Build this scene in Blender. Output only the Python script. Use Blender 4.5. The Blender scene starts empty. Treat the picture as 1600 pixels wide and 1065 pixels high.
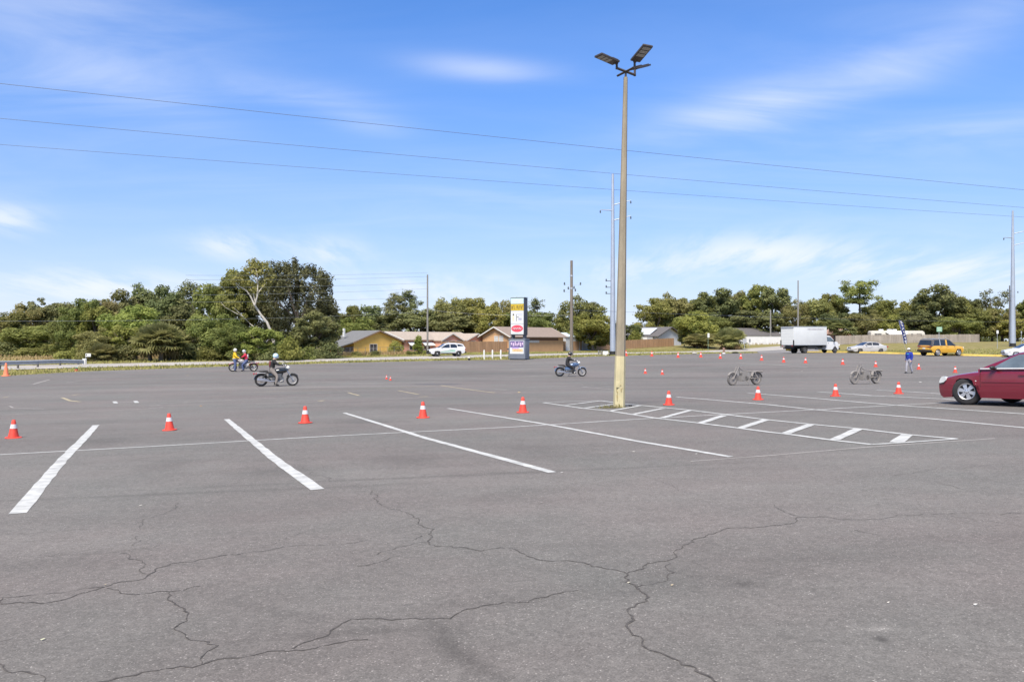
import bpy, bmesh, math, random
import numpy as np
from mathutils import Vector, Matrix
R = math.radians
scene = bpy.context.scene
COL = scene.collection
F, CZ, CX, CY = 1300.0, 1.6, 800.0, 532.5      # focal length in photo pixels, eye height, image centre

# ------------------------------------------------------------------ camera, sky, sun, exposure
cam = bpy.data.cameras.new('camera')
cam.sensor_width = 36.0
cam.lens = 36.0 * F / 1600.0
cam.clip_start = 0.1
cam.clip_end = 6000
cam_ob = bpy.data.objects.new('camera', cam)
cam_ob.location = (0, 0, CZ)
cam_ob.rotation_euler = (R(90), 0, 0)
COL.objects.link(cam_ob)
scene.camera = cam_ob
SUN_EL, SUN_AZ = 52.0, -163.0                   # sun to the left and a little behind the viewer
SKY_STRENGTH, SUN_STRENGTH, EXPOSURE = 0.09, 2.4, 1.55
scene.view_settings.view_transform = 'Standard'
scene.view_settings.look = 'None'
scene.view_settings.gamma = 1.0
scene.view_settings.exposure = EXPOSURE
scene.view_settings.use_curve_mapping = False
scene.render.engine = 'CYCLES'
scene.cycles.use_denoising = True
scene.cycles.max_bounces = 6
scene.cycles.transparent_max_bounces = 12

world = bpy.data.worlds.new('World')
scene.world = world
world.use_nodes = True
wn, wl = world.node_tree.nodes, world.node_tree.links
wn.clear()

def W(kind, **kw):
    n = wn.new(kind)
    for k, v in kw.items():
        setattr(n, k, v)
    return n

def wmath(op, a, b=None, c=None, clamp=False):
    n = W('ShaderNodeMath', operation=op, use_clamp=clamp)
    for i, s in enumerate((a, b, c)):
        if s is None:
            continue
        if isinstance(s, (int, float)):
            n.inputs[i].default_value = s
        else:
            wl.new(s, n.inputs[i])
    return n.outputs[0]

def build_sky():
    sky = W('ShaderNodeTexSky', sky_type='NISHITA', sun_disc=False)
    sky.sun_elevation = R(SUN_EL)
    sky.sun_rotation = R(SUN_AZ % 360)
    sky.altitude = 0
    sky.air_density = 1.0
    sky.dust_density = 0.6
    sky.ozone_density = 2.0
    tc = W('ShaderNodeTexCoord')
    sep = W('ShaderNodeSeparateXYZ')
    wl.new(tc.outputs['Generated'], sep.inputs[0])
    x, y, z = sep.outputs
    az = wmath('ARCTAN2', x, y)
    el = wmath('ARCSINE', z)
    elp = wmath('MAXIMUM', el, 0.0)
    dim = W('ShaderNodeMapRange', interpolation_type='SMOOTHSTEP')          # thinner air low down: a clearer blue than the bare model gives
    wl.new(elp, dim.inputs['Value'])
    dim.inputs['From Max'].default_value = R(20)
    dim.inputs['To Min'].default_value = 0.42
    dim.inputs['To Max'].default_value = 0.60
    tint = W('ShaderNodeVectorMath', operation='MULTIPLY')
    wl.new(sky.outputs[0], tint.inputs[0])
    tint.inputs[1].default_value = SKY_TINT
    hs = W('ShaderNodeVectorMath', operation='SCALE')
    wl.new(tint.outputs[0], hs.inputs[0])
    wl.new(dim.outputs[0], hs.inputs['Scale'])
    cmb = W('ShaderNodeCombineXYZ')
    wl.new(wmath('DIVIDE', x, wmath('ADD', wmath('MAXIMUM', z, 0.0), 0.12)), cmb.inputs[0])
    wl.new(wmath('DIVIDE', y, wmath('ADD', wmath('MAXIMUM', z, 0.0), 0.12)), cmb.inputs[1])
    def noise(scale, sx, sy, rot, detail, rough, dist=0.0, seed=0.0):
        mp = W('ShaderNodeMapping')
        mp.inputs['Scale'].default_value = (sx, sy, 1)
        mp.inputs['Rotation'].default_value = (0, 0, R(rot))
        mp.inputs['Location'].default_value = (seed, seed * 1.7, 0)
        wl.new(cmb.outputs[0], mp.inputs[0])
        n = W('ShaderNodeTexNoise')
        n.inputs['Scale'].default_value = scale
        n.inputs['Detail'].default_value = detail
        n.inputs['Roughness'].default_value = rough
        n.inputs['Distortion'].default_value = dist
        wl.new(mp.outputs[0], n.inputs[0])
        return n.outputs[0]
    wisp = noise(1.9, 0.5, 1.2, 14, 8, 0.56, 0.7, 3.1)
    puff = noise(2.3, 1.6, 0.45, 0, 6, 0.6, 0.15, 7.7)
    # soft cloud patches: azimuth, elevation, half widths (degrees), tilt, amount
    patches = [(-28.5, 17.5, 9, 4.5, 0.10, 0.62), (-25, 15.4, 6, 1.6, -0.28, 0.5), (-14.2, 16.0, 4.5, 0.9, -0.05, 0.55), (-2.2, 18.1, 4.5, 0.75, -0.06, 0.75),
               (-9.6, 14.4, 3, 0.9, -0.15, 0.5), (15.0, 14.9, 5.5, 1.3, 0.12, 0.72), (21, 15.8, 8, 1.8, 0.2, 0.45), (27, 17.6, 6, 1.7, 0.3, 0.45),
               (27.5, 12.4, 9, 1.4, 0.05, 0.4), (-34, 20.5, 14, 6, 0.0, 0.22), (26, 20.5, 12, 5, 0.2, 0.25), (4, 9.5, 30, 3.0, -0.03, 0.2)]
    low = [(-31.5, 7.2, 2.2, 0.9, 0, 0.8), (-18.5, 6.2, 2.6, 0.9, 0, 0.75), (-12.5, 6.0, 2.6, 1.1, 0, 0.6), (16, 6.0, 5.5, 1.1, 0, 0.75), (9, 4.8, 4.5, 0.9, 0, 0.5),
           (28, 4.2, 6, 1.1, 0, 0.55), (22, 5.0, 6, 1.0, 0, 0.45), (-26, 3.4, 7, 1.0, 0, 0.55), (-6, 3.6, 8, 1.2, 0, 0.4)]
    def field(lst):
        tot = None
        for a, e, wa, we, tilt, amt in lst:
            da = wmath('SUBTRACT', az, R(a))
            de = wmath('SUBTRACT', wmath('SUBTRACT', el, R(e)), wmath('MULTIPLY', da, tilt))
            q = wmath('ADD', wmath('POWER', wmath('ABSOLUTE', wmath('MULTIPLY', da, 1 / R(wa))), 2.0),
                      wmath('POWER', wmath('ABSOLUTE', wmath('MULTIPLY', de, 1 / R(we))), 2.0))
            g = wmath('MULTIPLY', wmath('EXPONENT', wmath('MULTIPLY', q, -1.0)), amt)
            tot = g if tot is None else wmath('ADD', tot, g)
        return tot
    def ramp(v, lo, hi):
        n = W('ShaderNodeMapRange', interpolation_type='SMOOTHSTEP')
        wl.new(v, n.inputs['Value'])
        n.inputs['From Min'].default_value = lo
        n.inputs['From Max'].default_value = hi
        return n.outputs[0]
    hi_c = wmath('MULTIPLY', wmath('MULTIPLY', field(patches), ramp(wisp, 0.22, 0.74)), 0.55)
    lo_c = wmath('MULTIPLY', wmath('MULTIPLY', field(low), ramp(puff, 0.34, 0.64)), 0.6)
    veil = wmath('MULTIPLY', ramp(wisp, 0.4, 0.85), 0.045)
    haze = wmath('MULTIPLY', wmath('EXPONENT', wmath('MULTIPLY', elp, -1 / R(7.2))), 1.02)
    over = wmath('MULTIPLY', ramp(el, R(27), R(50)), 0.78)               # unseen white veil added above the view as soft neutral fill light
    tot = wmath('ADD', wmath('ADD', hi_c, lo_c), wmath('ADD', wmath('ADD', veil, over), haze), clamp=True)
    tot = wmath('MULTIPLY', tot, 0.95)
    mix = W('ShaderNodeMixRGB')
    wl.new(tot, mix.inputs[0])
    wl.new(hs.outputs[0], mix.inputs[1])
    mix.inputs[2].default_value = CLOUD_COLOR
    bg = W('ShaderNodeBackground')
    bg.inputs['Strength'].default_value = SKY_STRENGTH
    wl.new(mix.outputs[0], bg.inputs['Color'])
    out = W('ShaderNodeOutputWorld')
    wl.new(bg.outputs[0], out.inputs['Surface'])
CLOUD_COLOR = (3.55, 3.75, 4.3, 1)
SKY_TINT = (0.355, 0.77, 1.30)
build_sky()

sl = bpy.data.lights.new('sun', 'SUN')
sl.energy = SUN_STRENGTH
sl.angle = R(24)
sl.color = (1.0, 0.92, 0.80)
sun = bpy.data.objects.new('sun', sl)
sd = Vector((math.sin(R(SUN_AZ)) * math.cos(R(SUN_EL)), math.cos(R(SUN_AZ)) * math.cos(R(SUN_EL)), math.sin(R(SUN_EL))))
sun.rotation_euler = sd.to_track_quat('Z', 'Y').to_euler()
sun.location = (-40, -30, 60)
COL.objects.link(sun)

# ------------------------------------------------------------------ lie of the land: a gently sagging car park
def _anchors():
    pl = lambda x, y: .0249 * x - .0092 * y
    a = [(X, Y, pl(X, Y)) for X, Y in [(-14, 4), (-6, 4), (0, 4), (6, 4), (14, 4), (-20, -25), (0, -25), (25, -25), (-12, 10), (0, 10), (12, 10), (-16, 18),
         (-8, 18), (0, 18), (8, 18), (14, 18), (-60, -20), (60, -20)]]
    for px, py, Y in [(1508, 632, 21.8), (432, 602.5, 43), (892, 587, 58), (385, 580, 64), (1421, 583, 58), (1163, 602, 41), (1352, 599, 43), (1404, 614, 26),
                      (1317, 568.5, 73), (1058, 558, 98), (1470, 556, 91), (1265, 551, 102), (1354, 551.5, 104), (1590, 558, 88), (8, 587, 62), (130, 580, 69),
                      (540, 567, 86), (697, 556, 110), (800, 562.5, 98), (950, 555, 119), (1170, 551, 140), (1200, 548, 171), (720, 550, 144), (1040, 541, 195),
                      (1400, 537, 180), (560, 553, 150), (100, 562, 100), (250, 562, 102), (20, 563, 112), (1580, 541, 148)]:
        a.append(((px - CX) / F * Y, Y, CZ - (py - CY) / F * Y))
    a += [(X, 330, .3 + .004 * X) for X in (-300, -150, 0, 150, 300)]
    a += [(-160, 40, -1.5), (-200, 120, -1.2), (180, 60, .3), (220, 150, .8)]
    return np.array(a)
_A = _anchors()
_S = 50.0
def _U(r): return np.where(r > 1e-9, r * r * np.log(r + 1e-9), 0)
def _fit():
    n = len(_A)
    d = np.hypot(_A[:, None, 0] - _A[None, :, 0], _A[:, None, 1] - _A[None, :, 1]) / _S
    P_ = np.c_[np.ones(n), _A[:, :2] / _S]
    M = np.block([[_U(d) + np.eye(n) * .02, P_], [P_.T, np.zeros((3, 3))]])
    return np.linalg.solve(M, np.r_[_A[:, 2], 0, 0, 0])
_w = _fit()
def GA(x, y):
    x = np.clip(np.asarray(x, float), -320, 320)
    y = np.clip(np.asarray(y, float), -60, 340)
    d = np.hypot(x[..., None] - _A[:, 0], y[..., None] - _A[:, 1]) / _S
    n = len(_A)
    return _U(d) @ _w[:n] + _w[n] + _w[n + 1] * x / _S + _w[n + 2] * y / _S
def G(x, y): return float(GA(np.array(x), np.array(y)))
_Ys = np.concatenate([np.arange(3, 60, .04), np.arange(60, 330, .1)])
def P(px, py):                                   # the point of the ground seen at a pixel of the photo
    X = (px - CX) / F * _Ys
    z = CZ - (py - CY) / F * _Ys
    g = GA(X, _Ys)
    k = int(np.argmax(g >= z))
    return Vector((float(X[k]), float(_Ys[k]), float(g[k])))
def at(px, Y):                                   # ground point under a photo column at depth Y
    x = (px - CX) / F * Y
    return Vector((x, Y, G(x, Y)))
def zat(py, Y): return CZ - (py - CY) / F * Y    # height seen at a photo row at depth Y

# ------------------------------------------------------------------ objects
def tag(o, label=None, cat=None, group=None, kind=None):
    if label: o['label'] = label
    if cat: o['category'] = cat
    if group: o['group'] = group
    if kind: o['kind'] = kind
    return o
def thing(name, label, cat, loc=(0, 0, 0), rz=0.0, group=None):
    o = bpy.data.objects.new(name, None)
    o.empty_display_size = .3
    o.location = loc
    o.rotation_euler = (0, 0, rz)
    COL.objects.link(o)
    return tag(o, label, cat, group)
def link(name, me, parent=None, loc=None):
    o = bpy.data.objects.new(name, me)
    COL.objects.link(o)
    if parent: o.parent = parent
    if loc is not None: o.location = loc
    return o
def copy_tree(o, parent=None):
    c = o.copy()
    COL.objects.link(c)
    if parent: c.parent = parent
    for ch in o.children: copy_tree(ch, c)
    return c

class MB:
    def __init__(s): s.v = []; s.f = []; s.m = []
    def add(s, verts, faces, mi=0):
        b = len(s.v)
        s.v += [tuple(p) for p in verts]
        for f in faces: s.f.append([b + i for i in f]); s.m.append(mi)
        return s
    def box(s, c, d, rot=None, mi=0, taper=1.0):
        vs = []
        for k in (-1, 1):
            t = taper if k > 0 else 1.0
            for i, j in ((-1, -1), (1, -1), (1, 1), (-1, 1)):
                p = Vector((i * d[0] / 2 * t, j * d[1] / 2 * t, k * d[2] / 2))
                if rot is not None: p = rot @ p
                vs.append(p + Vector(c))
        return s.add(vs, [(3, 2, 1, 0), (4, 5, 6, 7), (0, 1, 5, 4), (1, 2, 6, 5), (2, 3, 7, 6), (3, 0, 4, 7)], mi)
    def tube(s, pts, rad, n=8, mi=0, cap=True, phase=0.0):
        pts = [Vector(p) for p in pts]
        if isinstance(rad, (int, float)): rad = [rad] * len(pts)
        vs, fs = [], []
        t0 = (pts[1] - pts[0]).normalized()
        u = t0.orthogonal().normalized()
        if abs(t0.z) > .99: u = Vector((1, 0, 0))
        for i, p in enumerate(pts):
            t = (pts[min(i + 1, len(pts) - 1)] - pts[max(i - 1, 0)]).normalized()
            u = (u - t * u.dot(t)).normalized()
            w_ = t.cross(u)
            for k in range(n):
                a = 2 * math.pi * k / n + phase
                vs.append(p + (u * math.cos(a) + w_ * math.sin(a)) * rad[i])
        for i in range(len(pts) - 1):
            for k in range(n):
                fs.append((i * n + k, i * n + (k + 1) % n, (i + 1) * n + (k + 1) % n, (i + 1) * n + k))
        if cap:
            fs.append(tuple(range(n - 1, -1, -1)))
            fs.append(tuple(range((len(pts) - 1) * n, len(pts) * n)))
        return s.add(vs, fs, mi)
    def lathe(s, prof, n=20, axis='z', c=(0, 0, 0), mi=0, closed=False, cap=True):
        vs, fs = [], []
        for r, h in prof:
            for k in range(n):
                a = 2 * math.pi * k / n
                p = (r * math.cos(a), r * math.sin(a), h)
                if axis == 'y': p = (r * math.cos(a), h, r * math.sin(a))
                if axis == 'x': p = (h, r * math.cos(a), r * math.sin(a))
                vs.append((p[0] + c[0], p[1] + c[1], p[2] + c[2]))
        m = len(prof)
        for i in range(m if closed else m - 1):
            j = (i + 1) % m
            for k in range(n): fs.append((i * n + k, i * n + (k + 1) % n, j * n + (k + 1) % n, j * n + k))
        if not closed and cap:
            if prof[0][0] > 1e-4: fs.append(tuple(range(n - 1, -1, -1)))
            if prof[-1][0] > 1e-4: fs.append(tuple(range((m - 1) * n, m * n)))
        return s.add(vs, fs, mi)
    def prism(s, poly, y0, y1, mi=0, plane='xz'):
        def q(a, b, c): return (a, c, b) if plane == 'xz' else ((c, a, b) if plane == 'yz' else (a, b, c))
        n = len(poly)
        vs = [q(a, b, y0) for a, b in poly] + [q(a, b, y1) for a, b in poly]
        fs = [tuple(range(n)), tuple(range(2 * n - 1, n - 1, -1))]
        fs += [(i, i + n, (i + 1) % n + n, (i + 1) % n) for i in range(n)]
        return s.add(vs, fs, mi)
    def slab(s, quad, th, mi=0):                 # a thickened polygon
        q = [Vector(p) for p in quad]
        nn = (q[1] - q[0]).cross(q[2] - q[0]).normalized() * th
        n = len(q)
        fs = [tuple(range(n)), tuple(range(2 * n - 1, n - 1, -1))] + [(i, i + n, (i + 1) % n + n, (i + 1) % n) for i in range(n)]
        return s.add(q + [p - nn for p in q], fs, mi)
    def ball(s, c, r, n=12, m=8, mi=0, rot=None):
        if isinstance(r, (int, float)): r = (r, r, r)
        vs, fs = [], []
        for i in range(m + 1):
            th = math.pi * i / m
            for k in range(n):
                a = 2 * math.pi * k / n
                p = Vector((r[0] * math.sin(th) * math.cos(a), r[1] * math.sin(th) * math.sin(a), -r[2] * math.cos(th)))
                if rot is not None: p = rot @ p
                vs.append(p + Vector(c))
        for i in range(m):
            for k in range(n): fs.append((i * n + k, i * n + (k + 1) % n, (i + 1) * n + (k + 1) % n, (i + 1) * n + k))
        return s.add(vs, fs, mi)
    def mesh(s, name, mats, smooth=False, angle=35, bevel=0.0):
        me = bpy.data.meshes.new(name)
        me.from_pydata(s.v, [], s.f)
        if not isinstance(mats, (list, tuple)): mats = [mats]
        for m in mats: me.materials.append(m)
        if len(mats) > 1: me.polygons.foreach_set('material_index', s.m)
        bm = bmesh.new()
        bm.from_mesh(me)
        bmesh.ops.remove_doubles(bm, verts=bm.verts, dist=1e-5)
        if bevel:
            ed = [e for e in bm.edges if len(e.link_faces) == 2 and e.calc_face_angle(0) > R(40)]
            bmesh.ops.bevel(bm, geom=ed, offset=bevel, segments=2, affect='EDGES', profile=.6)
        bmesh.ops.recalc_face_normals(bm, faces=bm.faces)
        bm.to_mesh(me)
        bm.free()
        if smooth or bevel:
            me.shade_smooth()
            me.set_sharp_from_angle(angle=R(angle))
        return me
    def build(s, name, mats, parent=None, smooth=False, angle=35, loc=None, bevel=0.0):
        return link(name, s.mesh(name, mats, smooth, angle, bevel), parent, loc)

# ------------------------------------------------------------------ materials
MATS = {}
def _new(name):
    m = bpy.data.materials.new(name)
    m.use_nodes = True
    nt = m.node_tree
    return m, nt, nt.nodes, nt.links, nt.nodes['Principled BSDF']
def mat(name, col, rough=.6, metal=0.0, var=.12, scale=6.0, bump=0.0, coat=0.0, spec=.5, stretch=None, bscale=None):
    if name in MATS: return MATS[name]
    m, nt, N, L, bs = _new(name)
    tc = N.new('ShaderNodeTexCoord')
    src = tc.outputs['Object']
    if stretch:
        mp = N.new('ShaderNodeMapping'); mp.inputs['Scale'].default_value = stretch
        L.new(src, mp.inputs[0]); src = mp.outputs[0]
    no = N.new('ShaderNodeTexNoise')
    no.inputs['Scale'].default_value = scale
    no.inputs['Detail'].default_value = 6
    no.inputs['Roughness'].default_value = .65
    L.new(src, no.inputs[0])
    mx = N.new('ShaderNodeMixRGB')
    mx.inputs[1].default_value = tuple(c * (1 - var) for c in col) + (1,)
    mx.inputs[2].default_value = tuple(min(1, c * (1 + var)) for c in col) + (1,)
    mr = N.new('ShaderNodeMapRange')
    mr.inputs['From Min'].default_value = .3; mr.inputs['From Max'].default_value = .7
    L.new(no.outputs[0], mr.inputs[0]); L.new(mr.outputs[0], mx.inputs[0])
    L.new(mx.outputs[0], bs.inputs['Base Color'])
    bs.inputs['Roughness'].default_value = rough
    bs.inputs['Metallic'].default_value = metal
    bs.inputs['Specular IOR Level'].default_value = spec
    bs.inputs['Coat Weight'].default_value = coat
    bs.inputs['Coat Roughness'].default_value = .08
    if bump:
        b = N.new('ShaderNodeBump'); b.inputs['Strength'].default_value = bump; b.inputs['Distance'].default_value = .02
        n2 = N.new('ShaderNodeTexNoise'); n2.inputs['Scale'].default_value = bscale or scale * 4; n2.inputs['Detail'].default_value = 5
        L.new(src, n2.inputs[0]); L.new(n2.outputs[0], b.inputs['Height']); L.new(b.outputs[0], bs.inputs['Normal'])
    MATS[name] = m
    return m

def asphalt_mat(name, base, speck=1.0, stains=()):
    m, nt, N, L, bs = _new(name)
    tc = N.new('ShaderNodeTexCoord')
    def noise(scale, detail=4, rough=.6, sc=None, rot=0):
        s = tc.outputs['Object']
        if sc:
            mp = N.new('ShaderNodeMapping'); mp.inputs['Scale'].default_value = sc; mp.inputs['Rotation'].default_value = (0, 0, R(rot))
            L.new(s, mp.inputs[0]); s = mp.outputs[0]
        n = N.new('ShaderNodeTexNoise'); n.inputs['Scale'].default_value = scale; n.inputs['Detail'].default_value = detail
        n.inputs['Roughness'].default_value = rough
        L.new(s, n.inputs[0]); return n.outputs[0]
    def mr(v, a, b, c, d):
        n = N.new('ShaderNodeMapRange'); L.new(v, n.inputs[0])
        for k, q in zip(('From Min', 'From Max', 'To Min', 'To Max'), (a, b, c, d)): n.inputs[k].default_value = q
        return n.outputs[0]
    def mul(a, b):
        n = N.new('ShaderNodeMath'); n.operation = 'MULTIPLY'
        L.new(a, n.inputs[0])
        if isinstance(b, float): n.inputs[1].default_value = b
        else: L.new(b, n.inputs[1])
        return n.outputs[0]
    big = mr(noise(.09, 5, .6), .3, .7, .84, 1.12)                       # broad weathering
    lanes = mr(noise(.35, 4, .6, (.16, 1, 1), 18), .3, .7, .89, 1.08)     # paving lanes
    drag = mr(noise(1.3, 5, .65, (.16, 1, 1), 20), .3, .75, .91, 1.06)    # tyre drag and dust
    mid = mr(noise(2.2, 6, .7), .3, .7, .93, 1.07)
    vo = N.new('ShaderNodeTexVoronoi'); vo.inputs['Scale'].default_value = 130
    L.new(tc.outputs['Object'], vo.inputs[0])
    sp = N.new('ShaderNodeSeparateColor'); L.new(vo.outputs['Color'], sp.inputs[0])
    agg = mr(sp.outputs[0], 0, 1, 1 - .24 * speck, 1 + .18 * speck)
    st = mr(sp.outputs[1], .955, 1.0, 1.0, 1 + 1.1 * speck)                # pale stones showing through
    vo2 = N.new('ShaderNodeTexVoronoi'); vo2.inputs['Scale'].default_value = 28
    L.new(tc.outputs['Object'], vo2.inputs[0])
    sp2 = N.new('ShaderNodeSeparateColor'); L.new(vo2.outputs['Color'], sp2.inputs[0])
    blot = mr(sp2.outputs[0], 0, 1, 1 - .10 * speck, 1 + .10 * speck)
    v = mul(mul(mul(mul(mul(mul(big, lanes), drag), mid), agg), st), blot)
    if stains:                                                          # old drips, tyre smears and dust, each where it lies on the lot
        sx = N.new('ShaderNodeSeparateXYZ'); L.new(tc.outputs['Object'], sx.inputs[0])
        wob = noise(1.1, 4, .6)
        def M2(op, a, b):
            n = N.new('ShaderNodeMath'); n.operation = op
            for k, q in enumerate((a, b)):
                if isinstance(q, (int, float)): n.inputs[k].default_value = q
                else: L.new(q, n.inputs[k])
            return n.outputs[0]
        for (x0, y0, rx, ry, rot, amt) in stains:
            c, s_ = math.cos(rot), math.sin(rot)
            dx, dy = M2('SUBTRACT', sx.outputs[0], x0), M2('SUBTRACT', sx.outputs[1], y0)
            u = M2('DIVIDE', M2('ADD', M2('MULTIPLY', dx, c), M2('MULTIPLY', dy, s_)), rx)
            w_ = M2('DIVIDE', M2('SUBTRACT', M2('MULTIPLY', dy, c), M2('MULTIPLY', dx, s_)), ry)
            q = M2('ADD', M2('MULTIPLY', u, u), M2('MULTIPLY', w_, w_))
            q = M2('MULTIPLY', q, M2('ADD', M2('MULTIPLY', wob, 2.4), -.2))
            g = M2('MULTIPLY', M2('POWER', 2.718, M2('MULTIPLY', q, -1.0)), amt)
            v = mul(v, M2('ADD', g, 1.0))
    warm = N.new('ShaderNodeMixRGB')
    warm.inputs[1].default_value = (base[0] * 1.03, base[1] * .985, base[2] * .985, 1)
    warm.inputs[2].default_value = (base[0] * .97, base[1] * 1.01, base[2] * 1.0, 1)
    L.new(mr(noise(.25, 4), .35, .65, 0, 1), warm.inputs[0])
    mx = N.new('ShaderNodeVectorMath'); mx.operation = 'SCALE'
    L.new(warm.outputs[0], mx.inputs[0]); L.new(v, mx.inputs['Scale'])
    L.new(mx.outputs[0], bs.inputs['Base Color'])
    bs.inputs['Roughness'].default_value = .92
    bs.inputs['Specular IOR Level'].default_value = .25
    b = N.new('ShaderNodeBump'); b.inputs['Strength'].default_value = .4; b.inputs['Distance'].default_value = .004
    L.new(sp.outputs[0], b.inputs['Height']); L.new(b.outputs[0], bs.inputs['Normal'])
    return m

def ground_mat(name, cols, scale=.25):
    m, nt, N, L, bs = _new(name)
    tc = N.new('ShaderNodeTexCoord')
    n1 = N.new('ShaderNodeTexNoise'); n1.inputs['Scale'].default_value = scale; n1.inputs['Detail'].default_value = 8; n1.inputs['Roughness'].default_value = .7
    L.new(tc.outputs['Object'], n1.inputs[0])
    rp = N.new('ShaderNodeValToRGB')
    e = rp.color_ramp.elements
    e[0].position, e[1].position = .34, .66
    e[0].color, e[1].color = cols[0] + (1,), cols[-1] + (1,)
    for i, c in enumerate(cols[1:-1]):
        q = e.new(.34 + .32 * (i + 1) / (len(cols) - 1)); q.color = c + (1,)
    L.new(n1.outputs[0], rp.inputs[0])
    n2 = N.new('ShaderNodeTexNoise'); n2.inputs['Scale'].default_value = 9; n2.inputs['Detail'].default_value = 5
    L.new(tc.outputs['Object'], n2.inputs[0])
    mr = N.new('ShaderNodeMapRange'); mr.inputs['To Min'].default_value = .6; mr.inputs['To Max'].default_value = 1.4
    L.new(n2.outputs[0], mr.inputs[0])
    mx = N.new('ShaderNodeVectorMath'); mx.operation = 'SCALE'
    L.new(rp.outputs[0], mx.inputs[0]); L.new(mr.outputs[0], mx.inputs['Scale'])
    L.new(mx.outputs[0], bs.inputs['Base Color'])
    bs.inputs['Roughness'].default_value = .95
    bs.inputs['Specular IOR Level'].default_value = .1
    return m

def leaf_mat(name, dark, light, obvar=.25, nscale=.55, trans=.5):
    dark, light = tuple(c * 1.3 for c in dark), tuple(c * 1.3 for c in light)
    m, nt, N, L, bs = _new(name)
    tc = N.new('ShaderNodeTexCoord')
    geo = N.new('ShaderNodeNewGeometry')
    oi = N.new('ShaderNodeObjectInfo')
    no = N.new('ShaderNodeTexNoise'); no.inputs['Scale'].default_value = nscale; no.inputs['Detail'].default_value = 3
    L.new(tc.outputs['Object'], no.inputs[0])
    a = N.new('ShaderNodeMapRange'); a.inputs['From Min'].default_value = .32; a.inputs['From Max'].default_value = .68
    L.new(no.outputs[0], a.inputs[0])
    mix0 = N.new('ShaderNodeMath'); mix0.operation = 'MULTIPLY_ADD'
    L.new(geo.outputs['Random Per Island'], mix0.inputs[0]); mix0.inputs[1].default_value = .34
    sc = N.new('ShaderNodeMath'); sc.operation = 'MULTIPLY'; sc.inputs[1].default_value = .66
    L.new(a.outputs[0], sc.inputs[0]); L.new(sc.outputs[0], mix0.inputs[2])
    mx = N.new('ShaderNodeMixRGB'); mx.inputs[1].default_value = dark + (1,); mx.inputs[2].default_value = light + (1,)
    L.new(mix0.outputs[0], mx.inputs[0])
    hs = N.new('ShaderNodeHueSaturation')
    h = N.new('ShaderNodeMapRange'); h.inputs['To Min'].default_value = .5 - .03; h.inputs['To Max'].default_value = .5 + .02
    L.new(oi.outputs['Random'], h.inputs[0]); L.new(h.outputs[0], hs.inputs['Hue'])
    wn_ = N.new('ShaderNodeTexWhiteNoise'); wn_.noise_dimensions = '1D'
    L.new(oi.outputs['Random'], wn_.inputs['W'])
    vv = N.new('ShaderNodeMapRange'); vv.inputs['To Min'].default_value = 1 - obvar; vv.inputs['To Max'].default_value = 1 + obvar
    L.new(wn_.outputs[0], vv.inputs[0]); L.new(vv.outputs[0], hs.inputs['Value'])
    L.new(mx.outputs[0], hs.inputs['Color'])
    L.new(hs.outputs[0], bs.inputs['Base Color'])
    bs.inputs['Roughness'].default_value = .7
    bs.inputs['Specular IOR Level'].default_value = .2
    tr = N.new('ShaderNodeBsdfTranslucent')
    L.new(hs.outputs[0], tr.inputs[0])
    ms = N.new('ShaderNodeMixShader'); ms.inputs[0].default_value = trans
    L.new(bs.outputs[0], ms.inputs[1]); L.new(tr.outputs[0], ms.inputs[2])
    L.new(ms.outputs[0], N['Material Output'].inputs[0])
    return m
def _st(px, py, rx, ry, rot, amt):
    p = P(px, py); return (p.x, p.y, rx, ry, R(rot), amt * 1.35)
STAINS = [_st(700, 1005, .07, .42, 18, -.20), _st(752, 1045, .06, .3, 30, -.16), _st(560, 990, .55, .07, 8, -.13), _st(430, 955, .5, .08, -30, -.10), _st(1377, 999, .035, .05, 0, -.35), _st(1372, 984, .10, .045, 0, .28),
          _st(1090, 905, .9, .12, 6, -.10), _st(1168, 912, .06, .05, 0, -.22), _st(980, 925, 1.0, .14, 8, -.10), _st(300, 770, 2.4, .10, 6, -.14), _st(600, 748, 2.6, .10, 8, -.14), _st(900, 735, 2.2, .08, 8, -.10),
          _st(250, 730, .5, .9, 20, -.12), _st(430, 735, .45, .8, 20, -.13), _st(640, 720, .5, .9, 20, -.11), _st(850, 705, .5, .9, 20, -.12), _st(560, 660, .6, 1.0, 20, -.12), _st(160, 690, .5, .9, 20, -.12), _st(1250, 640, .6, 1.2, 20, -.12),
          _st(820, 770, .4, .5, 0, -.08), _st(1120, 765, 1.2, .5, 10, .08), _st(640, 745, .9, .5, 0, .07), _st(200, 600, 8, 1.2, 12, -.12), _st(700, 585, 9, 1.6, 10, -.10), _st(1000, 590, 9, 1.4, 8, -.09), _st(520, 604, 7, .7, 10, .09), _st(1250, 575, 9, 1.6, 5, -.12),
          _st(300, 632, 5, .5, 10, .08), _st(60, 640, 4, .6, 10, -.10), _st(1450, 590, 6, 1.5, 0, -.12), _st(1300, 870, 1.2, .3, 10, -.08), _st(100, 880, .9, .2, 10, -.09)]
M_ASPHALT = asphalt_mat('weathered asphalt', (.151, .139, .129), 1.0, STAINS)
M_DRIVE = asphalt_mat('driveway asphalt', (.20, .19, .185), .8)
M_ROAD = asphalt_mat('pale road surface', (.36, .335, .305), .5)
M_GRASS = ground_mat('roadside grass', [(.11, .105, .032), (.23, .19, .085), (.17, .155, .05), (.29, .225, .125)], .22)
M_PAINT = mat('worn white line paint', (.40, .40, .385), .85, var=.30, scale=5, bump=.3)
M_PAINT_OLD = mat('faded line paint', (.265, .245, .228), .9, var=.25, scale=3)
M_PAINT_YEL = mat('faded yellow line paint', (.32, .27, .175), .9, var=.25, scale=3)
M_CRACK = mat('crack grit', (.062, .055, .05), .95, var=.55, scale=30)
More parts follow.
